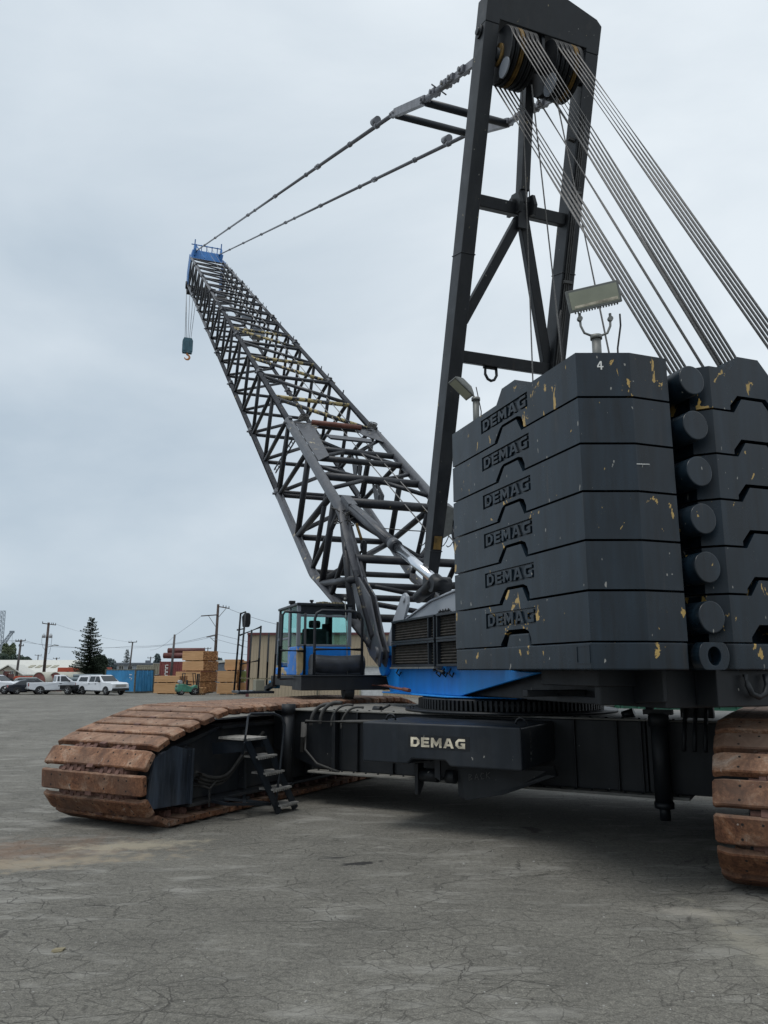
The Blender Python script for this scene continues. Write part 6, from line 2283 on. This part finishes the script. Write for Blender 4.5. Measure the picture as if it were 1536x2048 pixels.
# orange tanks and bins
Y6 = 100.0
a6, b6 = at(114, 1350, Y6), at(209, 1350, Y6)
ob = thing('orange_hopper_barge', 'long faded orange hopper behind the big conifer', 'hopper', (a6.x, Y6, 0))
q = MB()
w6 = b6.x - a6.x
zt6, zb6 = at(0, 1335, Y6).z, at(0, 1352, Y6).z
q.prism([(0, 0, zt6), (w6, 0, zt6), (w6, 0, zt6 - 0.5), (w6 - 1.2, 0, zb6), (1.3, 0, zb6), (0, 0, zt6 - 0.7)], (0, 2.6, 0))
q.build('hopper_body', M['orangebox'], ob, bevel=0.03)
q = MB()
for x in (0.6, w6 * 0.5, w6 - 0.7):
    q.span((x, 0.1, -0.4), (x + 0.15, 2.5, zb6 + 0.2))
q.build('leg', M['contedge'], ob)
for k, (px0, px1, pt, Yk, lb) in enumerate(((43, 63, 1352.5, 95, 'larger orange steel bin left of the red-fronted shelters'), (25, 38, 1352, 99, 'small orange bin at the far left behind the dark scrap'))):
    pa, pb = at(px0, 1380, Yk), at(px1, 1380, Yk)
    q = MB()
    zt_ = at(0, pt, Yk).z
    zb_ = ground_z(Yk) if k == 0 else at(0, 1359, Yk).z
    w_ = pb.x - pa.x
    q.prism([(0.0, 0, 0), (w_, 0, 0), (w_, 0, zt_ - zb_), (w_ * 0.2, 0, zt_ - zb_), (0.0, 0, (zt_ - zb_) * 0.6)], (0, 1.5, 0))
    q.span((-0.05, -0.06, (zt_ - zb_) * 0.45), (w_ + 0.05, -0.01, (zt_ - zb_) * 0.5))
    if k == 1:
        q.span((0.1, 0.3, -(zb_ - ground_z(Yk))), (0.3, 1.2, -0.001))
        q.span((w_ - 0.3, 0.3, -(zb_ - ground_z(Yk))), (w_ - 0.1, 1.2, -0.001))
    o = q.build('steel_bin', M['orangebox'], None, loc=(pa.x, Yk, zb_), bevel=0.02)
    tag(o, lb, 'bin', 'orange bins')

# arched shelters
for k, (pxc, rad, lb) in enumerate(((75, 1.33, 'left arched shelter with a reddish closed front and pale cover'), (108, 1.38, 'right arched shelter with a reddish closed front, partly behind the white pickup'))):
    Yk = 92.0
    pc = at(pxc, 1380, Yk)
    zc = at(pxc, 1344.0, Yk).z - rad
    sh_ = thing('arched_shelter', lb, 'shelter', (pc.x, Yk, ground_z(Yk)), math.radians(-28), 'arched shelters')
    zc -= ground_z(Yk)
    arcp = [(rad * math.cos(a), zc + rad * math.sin(a)) for a in [math.pi * i / 18 for i in range(19)]]
    q = MB()
    pts = [(rad, 0)] + arcp + [(-rad, 0)]
    inn = [(-rad + 0.06, 0)] + [((rad - 0.06) * math.cos(a), zc + (rad - 0.06) * math.sin(a)) for a in [math.pi * (18 - i) / 18 for i in range(19)]] + [(rad - 0.06, 0)]
    q.prism([(x, 0, z) for x, z in pts + inn], (0, 3.6, 0))
    q.build('cover', M['tarp'], sh_)
    q = MB()
    q.prism([(x * 0.95, 0.08, z) for x, z in pts], (0, 0.05, 0))
    q.build('front_panel', M['tarpend'], sh_)
    q = MB()
    q.bar((-rad * 0.9, 0.06, zc * 0.75), (rad * 0.9, 0.06, zc * 0.75), 0.04, 0.05)
    q.bar((0.1, 0.06, 0), (0.1, 0.06, zc * 0.75), 0.04, 0.05)
    q.build('door_frame', M['tarp'], sh_)
# grey pipes on the ground by the shelters
for k, (pz, dx) in enumerate(((1365.5, 0), (1358.5, 0.15), (1351.8, 0.5))):
    Yk = 92.0
    p0, p1 = at(134, pz, Yk), at(178, pz, Yk)
    q = MB()
    q.tube((p0.x + dx, Yk + 0.3 * k, p0.z), (p1.x + 1.2, Yk + 0.3 * k + 0.5, p0.z), 0.20 + (0.03 if k == 1 else 0), n=14)
    if k == 0:
        for xx in (0.5, 2.2):
            q.span((p0.x + xx, Yk - 0.2, ground_z(Yk)), (p0.x + xx + 0.15, Yk + 0.8, p0.z - 0.15))
    o = q.build('steel_pipe', M['pipe'])
    tag(o, ['lowest grey pipe of the pile behind the white open-bed pickup', 'middle grey pipe of the pile behind the white open-bed pickup', 'top grey pipe of the pile below the big conifer'][k], 'pipe', 'grey pipes by the shelters')
# dark scrap frames at the far left
for k, (px0, px1, pt, pb, Yk, lb) in enumerate(((-8, 24, 1356, 1385, 88, 'dark flatbed frame loaded with steel behind the cut-off white pickup'), (20, 43, 1361, 1385, 87, 'dark steel skid left of the orange bin'),
                                               (-8, 16, 1341, 1357, 104, 'heap of dark rusty beams on racks before the cream house'))):
    pa, pb_ = at(px0, 1380, Yk), at(px1, 1380, Yk)
    zt_, zb_ = at(0, pt, Yk).z, ground_z(Yk)
    q = MB()
    w_ = pb_.x - pa.x
    for i in range(14):
        z = zb_ + 0.3 + (zt_ - zb_ - 0.3) * rnd.random()
        x0 = rnd.uniform(0, w_ * 0.35)
        q.bar((pa.x + x0, Yk + rnd.uniform(0, 1.2), z), (pa.x + x0 + w_ * rnd.uniform(0.4, 0.65), Yk + rnd.uniform(0, 1.2), z + rnd.uniform(-.1, .1)), 0.14, rnd.uniform(0.1, 0.25))
    for i in range(4):
        x = pa.x + w_ * (0.1 + 0.27 * i)
        q.span((x, Yk, zb_), (x + 0.14, Yk + 1.3, zb_ + (zt_ - zb_) * 0.8))
    if k < 2:
        q.span((pa.x, Yk - 0.05, zb_ + 0.45), (pa.x + w_, Yk + 1.3, zb_ + 0.9))
    o = q.build('scrap_pile', M['scrap' if k < 2 else 'pipered'])
    tag(o, lb, 'scrap steel', 'scrap steel at the far left')

# ---------------------------------------------------------------- trees
def conifer(label, base, h, rad, mat, seed, dens=1.0, name='conifer_tree', lean=0.0, fade=0.0):
    r_ = random.Random(seed)
    root = thing(name, label, 'tree', base)
    t = MB()
    t.path([(0, 0, 0), (lean * 0.5, 0, h * 0.5), (lean, 0, h)], 0.1, 8, rr=[h * 0.018, h * 0.011, h * 0.002])
    t.build('trunk', M['trunk'], root)
    c = MB()
    nl = int(30 * dens)
    for i in range(nl):
        zf = 0.10 + 0.88 * (i / (nl - 1)) ** 0.95
        env = rad * (1 - zf) ** 0.75 * (1.0 if zf > 0.25 else 0.85 + zf * 0.6)
        nb = max(4, int((11 - 5 * zf) * dens))
        a0 = r_.random() * 6.28
        for j in range(nb):
            a = a0 + 2 * math.pi * j / nb + r_.uniform(-.35, .35)
            ln = env * r_.uniform(0.40, 1.2) + 0.10
            if r_.random() < 0.07:
                ln *= 1.4
            z = zf * h + r_.uniform(-.02, .02) * h
            d = V((math.cos(a), math.sin(a), 0))
            sd_ = V((-d.y, d.x, 0))
            k = max(3, int(ln / 0.16))
            p0 = V((lean * zf, 0, z))
            for s in range(k):
                u = (s + 0.6) / k
                droop = -0.18 * u * ln + 0.28 * ln * u * u
                pc = p0 + d * (u * ln) + V((0, 0, droop))
                wd = 0.36 * (1.05 - u * 0.75) * (0.5 + 0.5 * min(1, ln / 1.2))
                for e in (-1, 1):
                    for rep in range(2):
                        q0 = pc + sd_ * (e * 0.02)
                        tip = pc + sd_ * (e * wd * r_.uniform(0.6, 1.3)) + d * r_.uniform(0.05, 0.22) + V((0, 0, r_.uniform(-0.16, 0.07)))
                        b2_ = pc + d * r_.uniform(0.08, 0.18) + V((0, 0, r_.uniform(-.05, .05)))
                        c.add([q0, tip, b2_], [(0, 1, 2)])
                if s % 2 == 0:
                    c.add([pc, pc + d * 0.22 + V((0, 0, r_.uniform(0.02, 0.1))), pc + d * 0.12 + V((0, 0, -0.13))], [(0, 1, 2)])
    c.build('crown', M[mat], root)
    return root


def leafy(label, base, lumps, mat, seed, n=900, ls=0.22, name='broadleaf_tree', trunk_h=1.0, cat='tree'):
    r_ = random.Random(seed)
    root = thing(name, label, cat, base)
    t = MB()
    top = max(l[2] for l in lumps)
    t.path([(0, 0, 0), (0.05, 0, trunk_h), (0, 0, top)], 0.1, 8, rr=[0.05 * top + 0.03, 0.035 * top, 0.01])
    for l in lumps:
        t.path([(0.03, 0, trunk_h * 0.8), (l[0] * 0.5, l[1] * 0.5, (trunk_h + l[2]) / 2), (l[0], l[1], l[2])], 0.03, 6, rr=[0.02 * top, 0.012 * top, 0.005])
    t.build('trunk', M['trunk'], root)
    c = MB()
    vol = sum(l[3] * l[4] for l in lumps)
    for (x, y, z, rx, rz_) in lumps:
        for i in range(int(n * rx * rz_ / vol)):
            while True:
                q = V((r_.uniform(-1, 1), r_.uniform(-1, 1), r_.uniform(-1, 1)))
                if 0.15 < q.length < 1:
                    break
            if r_.random() < 0.55:
                q = q.normalized() * r_.uniform(0.75, 1.05)
            p = V((x + q.x * rx, y + q.y * rx, z + q.z * rz_))
            u = V((r_.gauss(0, 1), r_.gauss(0, 1), r_.gauss(0, 1))).normalized()
            w = u.orthogonal().normalized()
            s = ls * r_.uniform(0.5, 1.2)
            c.add([p - u * s, p + w * s * 0.6, p + u * s, p - w * s * 0.6], [(0, 1, 2, 3)])
    c.build('crown', M[mat], root)
    return root


YT = 96.0
pb_ = at(175, 1380, YT)
ht = at(172, 1234, YT).z - ground_z(YT)
conifer('big dark conifer standing behind the parked white pickups', (pb_.x, YT, ground_z(YT)), ht, 2.4, 'needle', 3, 1.35, lean=-0.15)
pb_ = at(190, 1380, YT + 2)
leafy('bushy dark evergreen leaning out at the right foot of the big conifer', (pb_.x, YT + 2, ground_z(YT)), [(0.0, 0, 2.6, 1.2, 1.3), (0.3, 0.2, 3.4, 0.9, 0.9), (-0.9, 0.1, 1.9, 1.2, 1.0)], 'needle', 21, 2600, 0.20, 'evergreen_shrub', 1.0, 'shrub')
Y7 = 190.0
pb_ = at(252, 1345, Y7)
conifer('small hazy conifer beside the thin utility pole over the grey office', (pb_.x, Y7, -0.42), at(0, 1299, Y7).z + 0.42, 1.7, 'needlehaze', 8, 1.0)
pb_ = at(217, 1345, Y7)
leafy('round hazy blue-green tree right of the big conifer', (pb_.x, Y7, -0.42), [(0, 0, 3.2, 1.8, 1.9), (1.4, 0, 2.6, 1.2, 1.4), (-1.0, 0, 2.5, 1.3, 1.4)], 'leafhaze', 9, 2600, 0.28)
Y8 = 170.0
pb_ = at(13, 1345, Y8)
leafy('tall pale poplar at the far left below the crane jib', (pb_.x, Y8, -0.42), [(-0.7, 0, 6.3, 0.75, 1.9), (0.2, 0.1, 6.0, 0.8, 1.7), (0.9, 0, 6.2, 0.7, 2.0), (0.1, 0, 4.3, 1.3, 1.4)], 'leaf', 10, 3200, 0.22, 'poplar_tree', 2.0)
for k, (px, hh, rr_) in enumerate(((0, 1306, 1.6), (26, 1308, 1.7), (40, 1313, 1.3))):
    pb_ = at(px, 1345, Y8 - 5)
    zt_ = at(0, hh, Y8 - 5).z + 0.42
    leafy(['dark leafy tree at the left edge under the poplar', 'dark leafy tree right under the poplar behind the cream hall', 'small dark leafy tree behind the leaning utility pole'][k],
          (pb_.x, Y8 - 5 + k, -0.42), [(0, 0, zt_ - rr_ * 0.8, rr_, rr_ * 0.8), (0.5, 0, zt_ - rr_ * 1.5, rr_ * 1.1, rr_)], 'leafdark', 30 + k, 1300, 0.24)
pb_ = at(313, 1345, Y7)
leafy('small pale tree over the tan containers', (pb_.x, Y7, -0.42), [(0, 0, 5.4, 0.65, 1.0), (0.2, 0, 4.6, 0.7, 0.9), (-0.3, 0, 4.1, 0.6, 0.7)], 'leafhaze', 14, 700, 0.25)
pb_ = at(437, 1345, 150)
leafy('small tree between the tall lumber stack and the cab walkway', (pb_.x, 150, -0.42), [(0, 0, 3.9, 0.8, 0.8), (0.5, 0, 3.3, 0.7, 0.7)], 'leafhaze', 15, 600, 0.22)
for k, (px, zt_p) in enumerate(((137, 1323), (142, 1321), (131, 1326))):
    pb_ = at(px, 1345, 220)
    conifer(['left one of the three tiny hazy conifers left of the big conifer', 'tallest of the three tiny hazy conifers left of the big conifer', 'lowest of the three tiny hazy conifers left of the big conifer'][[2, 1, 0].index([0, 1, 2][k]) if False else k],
            (pb_.x, 220, -0.42), at(0, zt_p, 220).z + 0.42, 1.1, 'leafhaze', 40 + k, 0.7)

# ---------------------------------------------------------------- utility poles and wires
POLES = {}
def pole(key, label, b_px, t_px, Y, r, arms, mat='bark', extra=None):
    pb, pt = at(*b_px, Y), at(*t_px, Y)
    d = pt - pb
    foot = pb + d * ((ground_z(Y) - pb.z) / d.z)
    root = thing('utility_pole', label, 'utility pole', foot, 0, 'utility poles')
    q = MB()
    q.tube((0, 0, -0.05), pt - foot, r * 1.15, r * 0.8, n=10)
    q.build('pole', M[mat], root)
    ends = []
    for (px0, py0, px1, py1, ins) in arms:
        p0, p1 = at(px0, py0, Y - 0.15) - foot, at(px1, py1, Y - 0.15) - foot
        q = MB()
        q.bar(p0, p1, 0.10, 0.12)
        ao = q.build('crossarm', M[mat], root)
        for t in ins:
            pi = p0 + (p1 - p0) * t
            q = MB()
            q.tube(pi + V((0, 0, 0.05)), pi + V((0, 0, 0.28)), 0.05, n=8)
            q.build('insulator', M['insul'], ao)
            ends.append(foot + pi + V((0, 0, 0.28)))
    POLES[key] = ends + [foot + (pt - foot) * 0.8, foot + (pt - foot) * 0.7]
    if extra:
        extra(root, foot, Y)
    return root


def p1_extra(root, foot, Y):
    for px in (87.5, 101.5):
        c0 = at(px, 1272.5, Y - 0.4) - foot
        q = MB()
        q.tube(c0 + V((0, 0, -0.22)), c0 + V((0, 0, 0.22)), 0.22, n=14)
        q.tube(c0 + V((0, 0, 0.22)), c0 + V((0, 0, 0.42)), 0.04, n=8)
        q.build('transformer', M['tankgrey'], root)
    q = MB()
    q.bar(at(86, 1274, Y - 0.2) - foot, at(104, 1274, Y - 0.2) - foot, 0.08, 0.1)
    q.build('transformer_bracket', M['bark'], root)
    q = MB()
    q.path([at(93, 1295, Y) - foot, at(103, 1292, Y) - foot, at(109, 1290, Y) - foot], 0.045, 6)
    q.bar(at(108, 1290, Y) - foot, at(116.5, 1291, Y) - foot, 0.25, 0.14)
    q.build('street_lamp', M['galv'], root)
    q = MB()
    for pts in ([(84, 1272), (83.6, 1285), (86, 1295), (90, 1300)], [(104, 1272), (103, 1285), (99, 1306), (96, 1308)]):
        q.path([at(x, y, Y - 0.2) - foot for x, y in pts], 0.025, 5)
    q.build('drop_wire', M['farwire'], root)


def p7_extra(root, foot, Y):
    for a, b in (((417, 1231.5), (431, 1253)), ((452, 1217), (437.5, 1234)), ((420, 1275), (429.5, 1283))):
        MB().bar(at(*a, Y - 0.1) - foot, at(*b, Y - 0.1) - foot, 0.05, 0.06).build('arm_strut', M['galv'], root)


pole('p1', 'tall dark utility pole with two transformers and a street lamp behind the shelters', (88, 1342), (97.5, 1245), 108, 0.20, [(84.5, 1246.5, 111.5, 1250, (0.02, 0.7, 0.82, 0.98))], 'bark', p1_extra)
pole('p2', 'leaning shorter utility pole with two crossarms at the far left', (33, 1351), (42.5, 1279), 112, 0.17, [(31, 1282.5, 51, 1281.5, (0.03, 0.3, 0.97)), (37, 1292, 47.5, 1291.5, (0.1, 0.9))], 'polegrey')
pole('p5', 'thin grey utility pole with one short crossarm over the grey office', (260.5, 1326), (265.5, 1283.5), 135, 0.15, [(257, 1285, 274, 1284, (0.05, 0.3, 0.95))], 'polegrey')
pole('p6', 'bare wooden pole without crossarms in front of the red container', (342, 1350), (349.5, 1269), 97, 0.16, [], 'polegrey')
pole('p7', 'tallest utility pole with side arms on braces, right of the tall lumber stack', (429.5, 1325), (436.5, 1208.5), 95, 0.19,
     [(437, 1213, 459, 1217, (0.42, 0.68, 0.95)), (402, 1232, 437.5, 1229.5, ()), (413, 1274, 433, 1270.5, ())], 'bark', p7_extra)
pole('p3', 'distant small utility pole with one crossarm above the cream hall roof', (75.5, 1322), (76.5, 1309.5), 210, 0.16, [(69.5, 1310.5, 83.5, 1310.5, (0.05, 0.95))], 'polegrey')
pole('p4', 'distant utility pole with a wide crossarm between two hazy small trees', (112, 1334), (113.3, 1315), 210, 0.2, [(106, 1317, 119.5, 1316.5, (0.05, 0.95)), (109, 1322, 115.5, 1322, ())], 'polegrey')
pole('p8', 'distant utility pole peeping over the top lumber bundle', (415.5, 1303), (416, 1294.5), 170, 0.12, [(408.5, 1297, 422.5, 1297, (0.05, 0.95))], 'polegrey')
pole('p9', 'distant utility pole with a wide crossarm over the tan containers', (300.5, 1328), (301.5, 1313.5), 180, 0.15, [(295, 1316, 308, 1315.5, (0.05, 0.95))], 'polegrey')


def wire(pts, label, r=0.022):
    """pts: (px, py, Y) supports, sagging between them"""
    P = [at(*t) for t in pts]
    path = []
    for a, b in zip(P, P[1:]):
        for i in range(12):
            t = i / 12
            path.append(a + (b - a) * t - V((0, 0, 4 * t * (1 - t) * (b - a).length * 0.012)))
    path.append(P[-1])
    o = MB().path(path, r, 5).build('power_line', M['farwire'])
    tag(o, label, 'power line', 'overhead power lines')


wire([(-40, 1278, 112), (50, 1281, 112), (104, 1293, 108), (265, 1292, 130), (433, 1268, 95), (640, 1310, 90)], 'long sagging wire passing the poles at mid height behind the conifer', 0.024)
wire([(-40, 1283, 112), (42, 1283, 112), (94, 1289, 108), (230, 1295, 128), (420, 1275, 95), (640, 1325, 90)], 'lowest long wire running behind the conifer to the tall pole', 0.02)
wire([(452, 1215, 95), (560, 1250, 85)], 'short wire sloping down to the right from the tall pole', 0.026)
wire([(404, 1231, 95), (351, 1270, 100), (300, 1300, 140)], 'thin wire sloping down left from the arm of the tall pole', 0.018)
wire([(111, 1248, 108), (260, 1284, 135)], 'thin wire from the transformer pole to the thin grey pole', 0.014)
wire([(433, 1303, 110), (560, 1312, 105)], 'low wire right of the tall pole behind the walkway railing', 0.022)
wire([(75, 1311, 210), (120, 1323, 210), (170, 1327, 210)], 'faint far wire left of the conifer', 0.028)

# far cranes
def lattice(label, a, b, Y, w, n, head=None):
    pa, pb = at(*a, Y), at(*b, Y)
    root = thing('lattice_jib', label, 'crane jib', pa)
    d = pb - pa
    sx, up_ = frame_of(d, (0, 1, 0))
    q = MB()
    for e in (-1, 1):
        for f_ in (-1, 1):
            q.tube(sx * (e * w / 2) + up_ * (f_ * w / 2), d + sx * (e * w * 0.36) + up_ * (f_ * w * 0.36), 0.10, n=6)
    q.build('chord', M['cranefar'], root)
    q = MB()
    for i in range(n):
        t0, t1 = i / n, (i + 1) / n
        for f_ in (-1, 1):
            wa, wb = w / 2 * (1 - .28 * t0), w / 2 * (1 - .28 * t1)
            e = 1 if i % 2 else -1
            q.tube(d * t0 + sx * (e * wa) + up_ * (f_ * wa), d * t1 - sx * (e * wb) + up_ * (f_ * wb), 0.06, n=5)
            q.tube(d * t0 + sx * (f_ * wa) + up_ * (e * wa), d * t1 + sx * (f_ * wb) - up_ * (e * wb), 0.06, n=5)
    tag(q.build('lattice', M['cranefar'], root), kind='stuff')
    if head:
        q = MB()
        q.box(d, (w * 1.3, w, w * 0.8))
        q.tube(d + V((0.3, 0, 0)), d + V((0.3, 0, -head)), 0.04, n=5)
        q.build('jib_head', M['cranefar'], root)


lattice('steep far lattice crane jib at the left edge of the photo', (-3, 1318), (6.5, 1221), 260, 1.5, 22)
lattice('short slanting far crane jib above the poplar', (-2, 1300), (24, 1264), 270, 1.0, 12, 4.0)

# ---------------------------------------------------------------- seen under the machine, right
YD = 40.0
pa, pb_ = at(1240, 1420, YD), at(1545, 1420, YD)
gb = thing('waste_container', 'dark green ribbed waste container seen under the counterweight', 'waste container', (pa.x, YD, ground_z(YD)))
q = MB()
wD = pb_.x - pa.x
q.span((0, 0, 0.12), (wD, 2.2, 1.7))
q.build('container_body', M['greenbin'], gb, bevel=0.02)
q = MB()
q.span((-0.05, -0.10, 0.42), (wD + 0.05, -0.002, 0.52))
q.span((-0.05, -0.08, 0.10), (wD + 0.05, -0.002, 0.20))
for i in range(10):
    x = 0.05 + i * (wD - 0.2) / 9
    q.span((x, -0.085, 0.202), (x + 0.10, -0.002, 0.418))
q.build('rib', M['greenbin'], gb)
q = MB()
for x in (0.3, wD * 0.5, wD - 0.4):
    q.span((x, 0.1, 0), (x + 0.12, 2.1, 0.119))
q.build('skid', M['trim'], gb)
wvp = at(1221, 1420, 43)
wv = sedan('white car seen in the gap under the counterweight', (wvp.x, 43, ground_z(43)), math.radians(82), 'carwhite')
